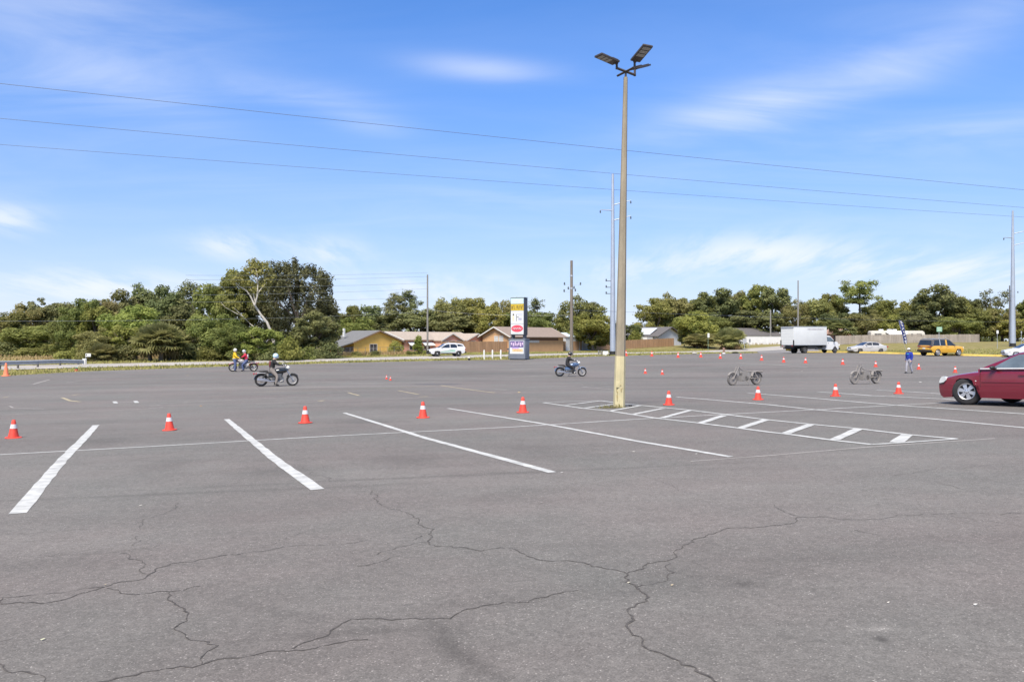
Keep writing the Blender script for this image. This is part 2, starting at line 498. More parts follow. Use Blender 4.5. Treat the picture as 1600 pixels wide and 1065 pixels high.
M_STAIN = asphalt_mat('damp stained asphalt', (.145, .136, .133))
# ------------------------------------------------------------------ ground, lot, road, kerb, markings, cracks
def grid_mesh(name, m, xs, ys, off):
    XX, YY = np.meshgrid(xs, ys)
    Z = GA(XX, YY) + off
    v = np.stack([XX, YY, Z], -1).reshape(-1, 3)
    nx = len(xs)
    f = [(j * nx + i, j * nx + i + 1, (j + 1) * nx + i + 1, (j + 1) * nx + i) for j in range(len(ys) - 1) for i in range(nx - 1)]
    me = bpy.data.meshes.new(name); me.from_pydata(v.tolist(), [], f); me.materials.append(m); me.shade_smooth()
    return me
xs = np.concatenate([np.array([-3000, -1500, -800, -500, -380]), np.arange(-320, -80, 8), np.arange(-80, 110, 2.0), np.arange(110, 321, 8), np.array([380, 500, 800, 1500, 3000])])
ys = np.concatenate([np.array([-60, -45]), np.arange(-30, 220, 2.0), np.arange(220, 341, 8), np.array([400, 600, 1000, 2000, 4000])])
tag(link('ground', grid_mesh('ground', M_GRASS, xs, ys, -.06)), 'grassy ground around the car park', kind='structure')

def resample(poly, n):
    p = np.array(poly, float); s = np.r_[0, np.cumsum(np.hypot(*np.diff(p, axis=0).T))]
    t = np.linspace(0, s[-1], n)
    return np.c_[np.interp(t, s, p[:, 0]), np.interp(t, s, p[:, 1])]
def ruled(name, A, B, nu, nv, off, m, label, same=False):
    a, b = (np.array(A, float), np.array(B, float)) if same else (resample(A, nu), resample(B, nu))
    nu = len(a)
    t = np.linspace(0, 1, nv)[:, None, None]
    pts = a[None] * (1 - t) + b[None] * t
    Z = GA(pts[..., 0], pts[..., 1]) + off
    v = np.concatenate([pts, Z[..., None]], -1).reshape(-1, 3)
    f = [(j * nu + i, j * nu + i + 1, (j + 1) * nu + i + 1, (j + 1) * nu + i) for j in range(nv - 1) for i in range(nu - 1)]
    me = bpy.data.meshes.new(name); me.from_pydata(v.tolist(), [], f); me.materials.append(m); me.shade_smooth()
    return tag(link(name, me), label, kind='structure')
LOT_FAR = [(-150, 28), (-70, 48), (-42, 58), (-37.5, 62.5), (-35.5, 68.9), (-30.8, 72.9), (-24.3, 79.1), (-17.4, 87.1), (-7.4, 95.5), (0, 99), (13, 112.5),
           (28, 121), (37, 127), (40.2, 120), (40.8, 110), (42.5, 103), (46.2, 97), (53.9, 88), (75, 74), (170, 50)]
_rs = np.random.RandomState(4)
far = resample(LOT_FAR, 420)
far[:, 1] += np.where(far[:, 0] < 36, np.interp(np.arange(420), np.arange(0, 420, 3), _rs.uniform(-.25, .25, 140)), 0)
near = np.c_[far[:, 0] * 1.1, np.full(420, -28.0)]
ruled('parking_lot', near, far, 420, 130, 0.0, M_ASPHALT, 'worn grey asphalt car park', same=True)
ROAD_N = [(-160, 18), (-90, 46), (-46, 72), (-40.5, 77), (-26.5, 86), (-18.9, 93.5), (-7.7, 102), (14.8, 128), (47.3, 166), (80, 193), (170, 222)]
ROAD_F = [(-162, 30), (-94, 57), (-51, 80.5), (-45, 85.5), (-30, 95), (-22, 103.5), (-10, 112), (11, 138), (43, 176), (78, 204), (170, 234)]
ruled('road', ROAD_N, ROAD_F, 220, 8, -.01, M_ROAD, 'pale two lane road running behind the car park')
ruled('driveway', [(35, 119), (41, 138), (50, 170)], [(41.2, 112), (52, 138), (66, 181)], 40, 10, .004, M_DRIVE, 'asphalt driveway joining the car park to the road')
M_WALK = mat('dusty verge', (.23, .19, .15), .95, var=.2, scale=1.2)
KERB = [(40.6, 116), (40.9, 110.5), (42.6, 103.4), (46.3, 97.3), (54, 88.2), (75, 74.2), (110, 64)]
k2 = [(x + 1.0, y + 2.6) for x, y in KERB]
ruled('footpath', [(x + .3, y + .35) for x, y in KERB], k2, 60, 4, .10, M_WALK, 'dusty brown strip behind the yellow kerb')
kb = MB()
kr = resample(KERB, 120)
prof = [(0, -.05), (.02, .15), (.06, .18), (.36, .18), (.38, -.05)]
for i in range(len(kr)):
    d = (kr[min(i + 1, 119)] - kr[max(i - 1, 0)]); d /= np.hypot(*d); nrm = np.array([-d[1], d[0]])
    for u, h in prof:
        q = kr[i] + nrm * u
        kb.v.append((q[0], q[1], G(kr[i][0], kr[i][1]) + h))
for i in range(119):
    for k in range(4):
        kb.f.append([i * 5 + k, i * 5 + k + 1, i * 5 + 6 + k, i * 5 + 5 + k]); kb.m.append(0)
tag(kb.build('kerb', mat('yellow kerb paint', (.62, .44, .10), .75, var=.2, scale=2, bump=.2), smooth=True), 'long yellow painted kerb at the far edge of the car park', kind='structure')

def strip(mb, pts, w0, w1=None, off=.004, step=.5, rough=0.0, seed=1, mi=0):
    """a painted or cracked ribbon draped over the asphalt along ground points"""
    rs = random.Random(seed)
    p = [np.array(q[:2], float) for q in pts]
    out = [p[0]]
    for a, b in zip(p[:-1], p[1:]):
        n = max(1, int(np.hypot(*(b - a)) / step))
        out += [a + (b - a) * k / n for k in range(1, n + 1)]
    w1 = w0 if w1 is None else w1
    n = len(out)
    xy = np.array(out)
    L, Rr = [], []
    for i in range(n):
        d = xy[min(i + 1, n - 1)] - xy[max(i - 1, 0)]; d = d / (np.hypot(*d) + 1e-9)
        nr = np.array([-d[1], d[0]])
        w = (w0 + (w1 - w0) * i / max(1, n - 1)) / 2
        L.append(xy[i] + nr * w * (1 + rs.uniform(-rough, rough)))
        Rr.append(xy[i] - nr * w * (1 + rs.uniform(-rough, rough)))
    A = np.array(L + Rr); Z = GA(A[:, 0], A[:, 1]) + off
    mb.add(np.c_[A, Z].tolist(), [(i + 1, i, n + i, n + i + 1) for i in range(n - 1)], mi)
def pline(*px): return [P(a, b) for a, b in px]
def marking(name, m, label, segs, off=.004, rough=.06):
    mb = MB()
    for i, s in enumerate(segs):
        strip(mb, pline(*s[0]), s[1], s[2] if len(s) > 2 else None, off + .0004 * (i % 7), .35, rough, i)
    return tag(mb.build(name, m), label, kind='structure')
for i, (pts, w0, w1) in enumerate([([(150, 664), (130, 686), (100, 716), (27, 803)], .15, .17), ([(354, 655), (400, 693), (432, 719), (496, 765)], .13, .16), ([(538, 645), (660, 683), (863, 738)], .11, .13),
                                   ([(700, 638), (860, 664), (1000, 690), (1142, 714)], .10, .11), ([(1057, 620), (1200, 632), (1273, 640), (1453, 654), (1640, 672)], .12, .11),
                                   ([(1168, 614), (1278, 622.6), (1400, 633), (1640, 649.5)], .12, .12), ([(1278, 612), (1362, 618), (1474, 623), (1640, 635)], .13, .12), ([(1368, 609), (1469, 615), (1600, 622)], .13, .13)]):
    marking('stall_line', M_PAINT, 'white painted parking stall line', [(pts, w0, w1)], .004 + .0012 * (i % 2), .13)
marking('row_line', M_PAINT, 'long thin white line crossing all the parking stalls', [([(-60, 713.4), (0, 710), (240, 697), (500, 682), (800, 667), (1023, 653), (1137, 647), (1273, 640), (1400, 633), (1481, 628.5)], .085)], .0028, .15)
marking('hatch_lines', M_PAINT, 'white hatched island painted round the lamp post', [
    ([(849, 629), (911, 638), (952, 642), (1023, 653), (1091, 661), (1155, 669), (1200, 675), (1228, 678), (1301, 688), (1362, 695)], .11),
    ([(937, 626), (977, 631), (1079, 641), (1200, 656), (1268, 663), (1342, 670), (1418, 679), (1495, 686)], .11),
    ([(849, 629), (937, 626)], .11), ([(1362, 695), (1408, 692), (1495, 686)], .09),
    ([(884, 633), (937, 626.5)], .13), ([(913, 638), (962, 631)], .13), ([(952, 642.5), (1000, 634)], .14), ([(989, 647.5), (1036, 638)], .14), ([(1034, 653), (1079, 641)], .15),
    ([(1094, 661), (1132, 649)], .17), ([(1157, 669), (1197, 656)], .17), ([(1228, 677.5), (1268, 663)], .17), ([(1304, 687.5), (1342, 670)], .17), ([(1400, 692), (1418, 679)], .2)], .0065, .12)
marking('faint_line', M_PAINT_OLD, 'faint grey line worn into the asphalt', [([(1079, 721), (1200, 712), (1352, 699), (1555, 685)], .05), ([(-20, 649), (150, 642), (245, 638)], .07), ([(15, 634), (20, 637), (68, 639)], .07), ([(400, 631), (560, 626), (679, 620)], .09),
    ([(800, 606), (957, 600), (1092, 597)], .1), ([(909, 604), (957, 608.5)], .12), ([(1010, 584), (1137, 583), (1280, 580.5)], .16), ([(982, 570), (1155, 567), (1200, 569), (1262, 573)], .2),
    ([(466, 598.5), (603, 594), (800, 589), (862, 586)], .16), ([(250, 630), (400, 623), (520, 618)], .09), ([(52, 600), (77, 593)], .14), ([(103, 597.5), (118, 596.5)], .2), ([(118, 595), (165, 592)], .14), ([(40, 600), (55, 600)], .12),
    ([(800, 577), (862, 575.5)], .2), ([(795, 569), (850, 567.5)], .2), ([(480, 615), (680, 603.5)], .1), ([(773, 608), (792, 609)], .14), ([(785, 614), (800, 615)], .1), ([(1204, 580), (1270, 580.5)], .15), ([(1500, 559.8), (1560, 559)], .25), ([(1130, 598), (1190, 599)], .1), ([(1420, 586), (1500, 589)], .12), ([(1040, 556), (1040, 556.6)], .1)], .003, .4)
marking('faint_yellow_line', M_PAINT_YEL, 'faded yellow line left from an old layout', [([(97, 621), (110, 626), (126, 627.5)], .13), ([(4, 621), (14, 619.5)], .1), ([(400, 612), (580, 607), (680, 603)], .08), ([(544, 613), (561, 618)], .11), ([(622, 610), (654, 616)], .11), ([(689, 602), (773, 613.5)], .13), ([(112, 617.5), (123, 616)], .1), ([(655, 620), (668, 619)], .16), ([(498, 626.5), (505, 625.5)], .16)], .0036, .3)
marking('painted_bar', M_PAINT, 'small bright white painted bar on the asphalt', [([(179, 628.6), (213, 628)], .05), ([(178.5, 627), (181.5, 630)], .14), ([(211.5, 626.3), (214, 629.2)], .14), ([(232, 637.5), (255, 636.3)], .06), ([(234, 634), (250, 633)], .05)], .005, .2)

CRACKS = [
 (2, [(-8, 945), (27, 943), (70, 943), (100, 937), (147, 923), (163, 917), (177, 913), (227, 903), (240, 895), (267, 882), (300, 879), (328, 872), (367, 867), (417, 860)]), (1, [(417, 860), (480, 852), (533, 850), (575, 845)]),
 (1.2, [(3, 944), (4, 935), (83, 926), (127, 920), (163, 917)]), (1.4, [(167, 920), (187, 924), (223, 928), (265, 926), (290, 923), (313, 917)]),
 (1.8, [(265, 926), (263, 933), (277, 947), (295, 958), (293, 972), (283, 975), (273, 985), (290, 997), (320, 1001), (340, 1008), (320, 1023), (315, 1040)]),
 (2.2, [(150, 1068), (213, 1057), (300, 1043), (367, 1032), (450, 1018), (533, 1006), (575, 1001)]), (2, [(457, 1016), (470, 1007), (500, 997), (523, 982), (533, 977), (550, 968), (573, 967), (613, 970), (676, 970), (703, 967), (746, 950), (800, 944), (826, 943), (840, 937), (866, 929), (903, 923)]),
 (1.3, [(188, 865), (200, 873), (223, 877), (228, 883), (227, 897)]), (1, [(215, 837), (208, 853)]), (1, [(257, 802), (230, 810), (217, 823), (220, 827)]), (.9, [(280, 785), (275, 793), (257, 802)]),
 (1.8, [(-4, 1033), (8, 1050), (43, 1053), (60, 1055), (75, 1068)]), (1.5, [(581, 767), (588, 782), (595, 788)]), (1, [(595, 788), (633, 800), (640, 803)]),
 (1.8, [(640, 803), (646, 808), (678, 827), (670, 835), (673, 843), (670, 848), (680, 854), (753, 861), (793, 857), (810, 862), (843, 875), (886, 877), (913, 880), (943, 888), (980, 897)]),
 (1.8, [(980, 897), (1006, 890), (1023, 880), (1043, 877), (1056, 860), (1066, 857), (1083, 844), (1103, 838), (1126, 830), (1189, 823), (1246, 813)]), (1.2, [(1246, 813), (1248, 807), (1213, 793), (1210, 789)]),
 (1, [(1248, 808), (1283, 808), (1316, 812), (1359, 811), (1403, 805), (1443, 804), (1489, 802), (1539, 803), (1563, 805), (1581, 801), (1610, 801)]),
 (2.6, [(980, 897), (983, 912), (994, 918), (996, 943), (985, 952), (988, 963), (983, 975), (990, 993), (1003, 1010), (1033, 1023), (1066, 1038), (1096, 1052), (1122, 1070)]),
 (1.4, [(994, 918), (1016, 915), (1043, 908), (1053, 895), (1048, 880)]), (1.1, [(558, 884), (600, 877), (630, 868)]), (1.1, [(588, 868), (613, 860), (643, 851), (668, 847)]), (.9, [(633, 846), (660, 838)]),
 (.9, [(1020, 749), (1036, 754), (1053, 761), (1071, 770)]), (.8, [(519, 752), (515, 746), (484, 735), (458, 725)]), (1.0, [(1398, 743), (1428, 739), (1479, 732), (1542, 727), (1604, 721)]), (.8, [(1461, 753), (1489, 759), (1527, 768)]),
 (.8, [(200, 704), (206, 712), (214, 719)]), (.8, [(600, 693), (608, 699), (602, 706)]), (.6, [(0, 834), (90, 829), (170, 824)]), (.6, [(60, 868), (150, 866), (260, 851)]), (.7, [(380, 860), (470, 833)]), (.7, [(190, 776), (320, 763), (460, 750), (640, 747), (760, 735)]), (.6, [(20, 1000), (0, 1003)]),
 (.6, [(1480, 806), (1540, 814), (1604, 825)]), (.7, [(1335, 829), (1370, 836), (1400, 843)]), (.6, [(840, 788), (900, 779), (1000, 777)])]
ck = MB()
rs = random.Random(8)
for ci, (w, pts) in enumerate(CRACKS):
    g = [np.array(P(a, min(b, 1080))[:2]) for a, b in pts]
    fine = [g[0]]
    for a, b in zip(g[:-1], g[1:]):                                   # midpoint displacement: ragged like real cracks
        seg = [a, b]
        for lev in range(4):
            o = [seg[0]]
            for p, q in zip(seg[:-1], seg[1:]):
                d = q - p; ln = np.hypot(*d)
                if ln > .05: o.append((p + q) / 2 + np.array([-d[1], d[0]]) * rs.uniform(-.19, .19))
                o.append(q)
            seg = o
        fine += seg[1:]
    strip(ck, fine, .0056 * w, .0044 * w, .0022 + .0001 * (ci % 5), 9, 1.0, ci)
tag(ck.build('asphalt_cracks', M_CRACK), 'thin dark branching cracks in the asphalt', kind='structure')
def patch(mb, c, rx, ry, off, seed, n=26, rz=0):
    r2 = random.Random(seed)
    ph = [r2.uniform(0, 6.28) for _ in range(3)]
    pts = []
    for k in range(n):
        a = 2 * math.pi * k / n
        q = 1 + .18 * math.sin(2 * a + ph[0]) + .13 * math.sin(3 * a + ph[1]) + .08 * math.sin(7 * a + ph[2])
        x, y = rx * q * math.cos(a), ry * q * math.sin(a)
        x, y = x * math.cos(rz) - y * math.sin(rz) + c[0], x * math.sin(rz) + y * math.cos(rz) + c[1]
        pts.append((x, y, G(x, y) + off))
    mb.add(pts, [tuple(range(n))])
st = MB()
patch(st, P(685, 600), 1.15, .9, .003, 1); patch(st, P(665, 599.6), .5, .5, .0035, 2)
tag(st.build('asphalt_stains', mat('oil stain', (.095, .088, .085), .8, var=.3, scale=4)), 'dark oily stains on the asphalt', kind='structure')
# grass blades along verges, as one soft mass
def blade_mesh(name, pts, hmin, hmax, wid, m, seed, lean=.35):
    rs = np.random.RandomState(seed); n = len(pts)
    p = np.array(pts); z = GA(p[:, 0], p[:, 1]) - .05
    h = rs.uniform(hmin, hmax, n) * rs.uniform(.6, 1.3, n); a = rs.uniform(0, 6.28, n); w = wid * rs.uniform(.6, 1.4, n)
    dx, dy = np.cos(a) * w, np.sin(a) * w
    lx, ly = rs.normal(0, lean, n) * h, rs.normal(0, lean, n) * h
    v = np.empty((n, 4, 3))
    v[:, 0] = np.c_[p[:, 0] - dx, p[:, 1] - dy, z]; v[:, 1] = np.c_[p[:, 0] + dx, p[:, 1] + dy, z]
    v[:, 2] = np.c_[p[:, 0] + dx * .3 + lx, p[:, 1] + dy * .3 + ly, z + h]; v[:, 3] = np.c_[p[:, 0] - dx * .3 + lx, p[:, 1] - dy * .3 + ly, z + h]
    return quads_mesh(name, v, m)
def quads_mesh(name, v, m):
    n = len(v)
    me = bpy.data.meshes.new(name)
    me.vertices.add(n * 4); me.vertices.foreach_set('co', v.reshape(-1).astype(np.float32))
    me.loops.add(n * 4); me.loops.foreach_set('vertex_index', np.arange(n * 4, dtype=np.int32))
    me.polygons.add(n); me.polygons.foreach_set('loop_start', np.arange(0, n * 4, 4, dtype=np.int32))
    me.update(calc_edges=True); me.materials.append(m)
    return me
rs = np.random.RandomState(2)
M_BLADE = leaf_mat('grass blades', (.125, .125, .032), (.30, .265, .10), 0, .35, .2)
M_DRY = leaf_mat('dry grass', (.17, .13, .05), (.36, .29, .14), 0, .3, .2)
pts = []
for (A, B, n) in [([(x, y + .3) for x, y in LOT_FAR[3:13]], ROAD_N[2:9], 9000), (ROAD_F[2:9], [(-60, 96), (-48, 103), (-34, 112), (-24, 120), (-13, 130), (14, 158), (42, 190)], 11000),
                  ([(x + 1.2, y + 2.6) for x, y in KERB], [(62, 160), (66, 150), (72, 142), (80, 132), (92, 122), (110, 108), (140, 96)], 14000)]:
    a, b = resample(A, 200), resample(B, 200)
    i = rs.randint(0, 200, n); t = rs.uniform(0, 1, n) ** 1.15
    pts.append(a[i] * (1 - t[:, None]) + b[i] * t[:, None] + rs.normal(0, .25, (n, 2)))
tag(link('verge_grass', blade_mesh('verge_grass', np.concatenate(pts), .07, .22, .05, M_BLADE, 3)), 'rough green and straw coloured verge grass', kind='stuff', cat='grass')
pts = []
a, b = resample([(-85, 112), (-66, 116), (-52, 118), (-40, 118)], 100), resample([(-125, 160), (-90, 158), (-66, 150), (-44, 132)], 100)
i = rs.randint(0, 100, 9000); t = rs.uniform(0, 1, (9000, 1)); pts.append(a[i] * (1 - t) + b[i] * t)
a, b = resample([(-28, 112), (-22, 117), (-13, 128)], 100), resample([(-33, 124), (-25, 134), (-14, 136)], 100)
i = rs.randint(0, 100, 7000); t = rs.uniform(0, 1, (7000, 1)); pts.append(a[i] * (1 - t) + b[i] * t)
a, b = resample([(50, 201), (66, 204), (82, 206)], 100), resample([(50, 204), (66, 207), (82, 209)], 100)
i = rs.randint(0, 100, 1500); t = rs.uniform(0, 1, (1500, 1)); pts.append(a[i] * (1 - t) + b[i] * t)
tag(link('dry_grass', blade_mesh('dry_grass', np.concatenate(pts), .18, .5, .06, M_DRY, 5)), 'tall dry straw coloured grass beyond the road', kind='stuff', cat='grass')
LP = P(967, 636)
pts = [(LP.x + rs.normal(-.24, .17), LP.y + rs.normal(-.22, .08)) for _ in range(420)]
tag(link('weeds', blade_mesh('weeds', pts, .03, .13, .009, leaf_mat('weed leaves', (.09, .10, .025), (.20, .17, .06), 0, 6, .2), 7)), 'low weeds sprouting at the foot of the lamp post', kind='stuff', cat='weeds')
# ------------------------------------------------------------------ trees and shrubs
def unit(rs, n):
    d = rs.normal(0, 1, (n, 3)); return d / np.linalg.norm(d, axis=1)[:, None]
def leaves(clumps, n, size, seed, aspect=.6, out=.5, up=.0, lo=.45):
    """small leaf sprays scattered through clumps (x,y,z,rx,ry,rz,weight); returns quads"""
    rs = np.random.RandomState(seed)
    c = np.array(clumps, float)
    wts = c[:, 6] * c[:, 3] * c[:, 5]; wts /= wts.sum()
    k = rs.choice(len(c), n, p=wts)
    d = unit(rs, n)
    r = lo + (1 - lo) * rs.uniform(0, 1, n) ** .6
    r *= 1 + .22 * np.maximum(0, rs.normal(0, 1, n))
    pos = c[k, :3] + d * r[:, None] * c[k, 3:6]
    nr = d * out * 1.7 + unit(rs, n) * .6; nr[:, 2] += .35
    nr /= np.linalg.norm(nr, axis=1)[:, None]
    t = unit(rs, n); t[:, 2] += up
    t -= nr * (t * nr).sum(1)[:, None]; t /= np.linalg.norm(t, axis=1)[:, None] + 1e-9
    b = np.cross(nr, t)
    s = size * rs.uniform(.5, 1.5, n)[:, None]
    v = np.empty((n, 4, 3))
    v[:, 0] = pos - t * s; v[:, 1] = pos + b * s * aspect; v[:, 2] = pos + t * s * rs.uniform(.7, 1.1, (n, 1)); v[:, 3] = pos - b * s * aspect
    v[:, 1] += nr * s * .25
    return v
GREEN = leaf_mat('mid green foliage', (.088, .108, .028), (.255, .265, .085))
BRIGHT = leaf_mat('bright green foliage', (.09, .115, .024), (.33, .33, .095), .2)
OLIVE = leaf_mat('olive green foliage', (.10, .105, .034), (.31, .29, .115), .22)
DARK = leaf_mat('dark green foliage', (.06, .074, .028), (.17, .18, .07), .25, trans=.32)
CEDAR = leaf_mat('cedar foliage', (.046, .052, .023), (.135, .135, .06), .1, .45, .25)
PALE = leaf_mat('pale grey green foliage', (.08, .09, .035), (.24, .24, .11), .15)
FROND = leaf_mat('palm frond', (.085, .10, .035), (.28, .27, .11), .2, .8)
FROND_DEAD = leaf_mat('dead palm frond', (.10, .075, .035), (.27, .20, .10), .1, .8)
BARK = mat('grey brown bark', (.11, .09, .07), .9, var=.35, scale=5, bump=.5, stretch=(1, 1, .25))
BARK_PALE = mat('pale bare bark', (.40, .37, .32), .9, var=.25, scale=4, bump=.3, stretch=(1, 1, .3))

def limbs(mb, base, h, spread, n, r0, rs, fork=.35, top=.85):
    """tapered trunk with forking limbs; returns the limb tips"""
    tips = []
    fz = h * fork
    lean = Vector((rs.uniform(-.05, .05) * h, rs.uniform(-.05, .05) * h, fz))
    mb.tube([(0, 0, -.3), (lean.x * .3, lean.y * .3, fz * .5), lean], [r0, r0 * .8, r0 * .65], 8)
    for i in range(n):
        a = 2 * math.pi * (i + rs.uniform(-.3, .3)) / n
        q = rs.uniform(.35, 1.0)
        tip = Vector((math.cos(a) * spread * q, math.sin(a) * spread * q, h * rs.uniform(top - .3, top)))
        mid = lean.lerp(tip, .5) + Vector((0, 0, h * .05))
        mb.tube([lean - Vector((0, 0, .2)), mid, tip], [r0 * .5, r0 * .3, r0 * .08], 6)
        tips.append(tip)
        for j in range(2):
            b = mid.lerp(tip, rs.uniform(.1, .6)); e = b + Vector((rs.uniform(-1, 1), rs.uniform(-1, 1), rs.uniform(.1, .8))) * spread * .35
            mb.tube([b, (b + e) / 2 + Vector((0, 0, .1)), e], [r0 * .2, r0 * .14, r0 * .05], 5)
            tips.append(e)
    return tips

PROTO = {}
def proto(key, H, clumps, n, size, trunk, leafm, seed, bark=BARK, **kw):
    cr = quads_mesh(key + '_crown', leaves(clumps, n, size, seed, **kw), leafm)
    tr = trunk.mesh(key + '_trunk', bark, smooth=True) if trunk.v else None
    PROTO[key] = (H, cr, tr)

def make_oak(key, seed, leafm, H=10, Wd=9, low=.18, n=13000, nclump=40, size=.18, gap=.8):
    rs = random.Random(seed)
    mb = MB(); tips = limbs(mb, None, H, Wd * .4, 6, .28, rs, .3)
    cl = []
    cz = H * (low + 1) / 2; rz = H * (1 - low) / 2
    for i in range(nclump):
        u = rs.uniform(-.95, 1); a = rs.uniform(0, 6.283)
        q = rs.uniform(.5, .86)
        lump = 1 + .16 * math.sin(3 * a + seed) + .1 * math.sin(5 * a + 2 * seed)
        s = math.sqrt(max(0, 1 - u * u * .9))
        x, y, z = math.cos(a) * s * q * Wd / 2 * lump, math.sin(a) * s * q * Wd / 2 * lump, cz + u * q * rz * 1.08
        r = rs.uniform(.11, .23) * Wd * .75 * gap
        cl.append((x, y, z, r, r, r * rs.uniform(.6, .85), rs.uniform(.7, 1.2)))
    for t in tips[::2]: cl.append((t.x, t.y, t.z, Wd * .12, Wd * .12, Wd * .09, 1))
    proto(key, H, cl, n, size, mb, leafm, seed)
def make_cedar(key, seed, H=16, Wd=12, n=24000):
    rs = random.Random(seed); mb = MB(); limbs(mb, None, H, Wd * .3, 6, .4, rs, .3)
    cl = []
    for i in range(150):
        a = rs.uniform(0, 6.283); zz = rs.uniform(.06, .93)
        prof = min(1, 1.18 * math.sqrt(max(0, 1 - ((zz - .3) / .72) ** 2))) if zz > .3 else .8 + .2 * zz / .3
        q = math.sqrt(rs.uniform(.15, 1)) * prof * Wd / 2 * .9
        h = rs.uniform(.7, 1.5)
        cl.append((math.cos(a) * q, math.sin(a) * q, zz * H, rs.uniform(.5, .95), rs.uniform(.5, .95), h, rs.uniform(.7, 1.3)))
    for i in range(26):                                              # upright spiky leaders
        a = rs.uniform(0, 6.283); q = rs.uniform(.05, .8) * Wd / 2
        top = H * (1.0 - .42 * (q / (Wd / 2)) ** 2.2) * rs.uniform(.93, 1.02)
        cl.append((math.cos(a) * q, math.sin(a) * q, top - 1.0, .32, .32, 1.15, 1.8))
    proto(key, H, cl, n, .2, mb, CEDAR, seed, up=1.2, aspect=.35, out=.3, lo=.2)
def make_pine(key, seed, leafm, H=14, Wd=7, bare=.45, n=3200, flat=.5, nb=26):
    rs = random.Random(seed); mb = MB()
    mb.tube([(0, 0, -.3), (.15, .05, H * .5), (.05, .15, H * .93)], [.24, .18, .06], 8)
    cl = []
    for i in range(nb):
        z = H * (bare + (1 - bare) * rs.uniform(0, .95)); a = rs.uniform(0, 6.283)
        q = Wd / 2 * rs.uniform(.2, 1) * (1 - .5 * abs((z / H - bare) / (1 - bare) - .55))
        e = Vector((math.cos(a) * q, math.sin(a) * q, z + .3))
        mb.tube([(0.08, .08, z - .5), (e.x * .5, e.y * .5, z), e], [.07, .05, .02], 5)
        r = rs.uniform(.55, 1.25)
        cl.append((e.x, e.y, e.z, r, r, r * flat * rs.uniform(.8, 1.5), 1))
        if i % 2: cl.append((e.x * .5 + rs.uniform(-.5, .5), e.y * .5, e.z + rs.uniform(0, .8), r * .8, r * .8, r * .6, 1))
    cl.append((.05, .15, H * .96, .8, .8, .5, 1))
    proto(key, H, cl, n, .17, mb, leafm, seed, lo=.25)
def make_sparse(key, seed, leafm, H=10, Wd=8, n=1500):
    rs = random.Random(seed); mb = MB(); tips = limbs(mb, None, H, Wd * .45, 9, .22, rs, .25, 1.0)
    proto(key, H, [(t.x, t.y, t.z, .7, .7, .5, 1) for t in tips], n, .16, mb, leafm, seed, lo=.1)
def make_cone_tree(key, seed, leafm, H=4, Wd=1.7, n=2500):
    rs = random.Random(seed); mb = MB(); mb.tube([(0, 0, -.2), (0, 0, H * .7)], [.07, .03], 6)
    cl = []
    for i in range(34):
        z = rs.uniform(.05, .95); a = rs.uniform(0, 6.283); q = Wd / 2 * (1 - z ** 1.6) * rs.uniform(.2, .8)
        cl.append((math.cos(a) * q, math.sin(a) * q, z * H, .3, .3, .45, 1))
    proto(key, H, cl, n, .11, mb, leafm, seed, up=.8)
def make_bush(key, seed, leafm, H=3, Wd=4, n=2600, size=.15):
    rs = random.Random(seed); mb = MB()
    for i in range(4):
        a = i * 1.57 + .4; mb.tube([(0, 0, -.2), (math.cos(a) * Wd * .15, math.sin(a) * Wd * .15, H * .5)], [.05, .02], 5)
    cl = []
    for i in range(24):
        a = rs.uniform(0, 6.283); q = Wd / 2 * math.sqrt(rs.uniform(0, .8)); z = H * rs.uniform(.08, .82) * (1 - .45 * (q / (Wd / 2)) ** 2)
        r = rs.uniform(.14, .24) * Wd
        cl.append((math.cos(a) * q, math.sin(a) * q, z, r, r, r * .75, 1))
    proto(key, H, cl, n, size, mb, leafm, seed)
def fan(vs, rs, base, az, elv, L, rad, seg=11, droop=.3):
    d = Vector((math.cos(az) * math.cos(elv), math.sin(az) * math.cos(elv), math.sin(elv)))
    side = d.cross(Vector((0, 0, 1))).normalized(); upv = side.cross(d)
    tip = base + d * L
    q = .02
    vs.append([base - side * q, base + side * q, tip + side * q, tip - side * q])
    for k in range(seg):
        a = (k / (seg - 1) - .5) * 3.6
        dr = (d * math.cos(a) + side * math.sin(a)).normalized()
        e = tip + dr * rad * rs.uniform(.8, 1.1) + Vector((0, 0, -droop * rad * rs.uniform(.5, 1.3))) + upv * .12 * math.cos(a * 2)
        m = tip + dr * rad * .5 + upv * .06
        sd = dr.cross(upv).normalized() * rad * .10
        vs.append([tip, m + sd, e, m - sd])
def make_palm(key, seed, H=4.6, Wd=4.5, stems=4, trunk_h=.35):
    rs = random.Random(seed); trs = []; vs, dv = [], []
    for s in range(stems):
        a = s * 2.4 + rs.uniform(0, 1); q = (Wd * .2 if stems > 1 else 0)
        th = H * trunk_h * rs.uniform(.7, 1.15)
        b = Vector((math.cos(a) * q, math.sin(a) * q, th))
        mb = MB(); mb.tube([(b.x * .9, b.y * .9, -.2), (b.x, b.y, th * .5), b], [.17, .14, .16], 8); trs.append(mb.mesh(key + '_trunk', BARK, smooth=True))
        sc = (H - th) / 2.75
        for i in range(64):
            elv = -.45 + 1.9 * rs.random() ** .8
            fan(vs, rs, b, rs.uniform(0, 6.283), elv, sc * rs.uniform(.75, 1.25), sc * rs.uniform(.8, 1.05), droop=.10 + .2 * (elv < .2))
        for i in range(9):
            fan(dv, rs, b, rs.uniform(0, 6.283), rs.uniform(-1.3, -.6), sc * .7, sc * .8, 8, .5)
    cr = quads_mesh(key + '_crown', np.array([[tuple(p) for p in q] for q in vs]), FROND)
    de = quads_mesh(key + '_skirt', np.array([[tuple(p) for p in q] for q in dv]), FROND_DEAD)
    PROTO[key] = (H, cr, trs, de)

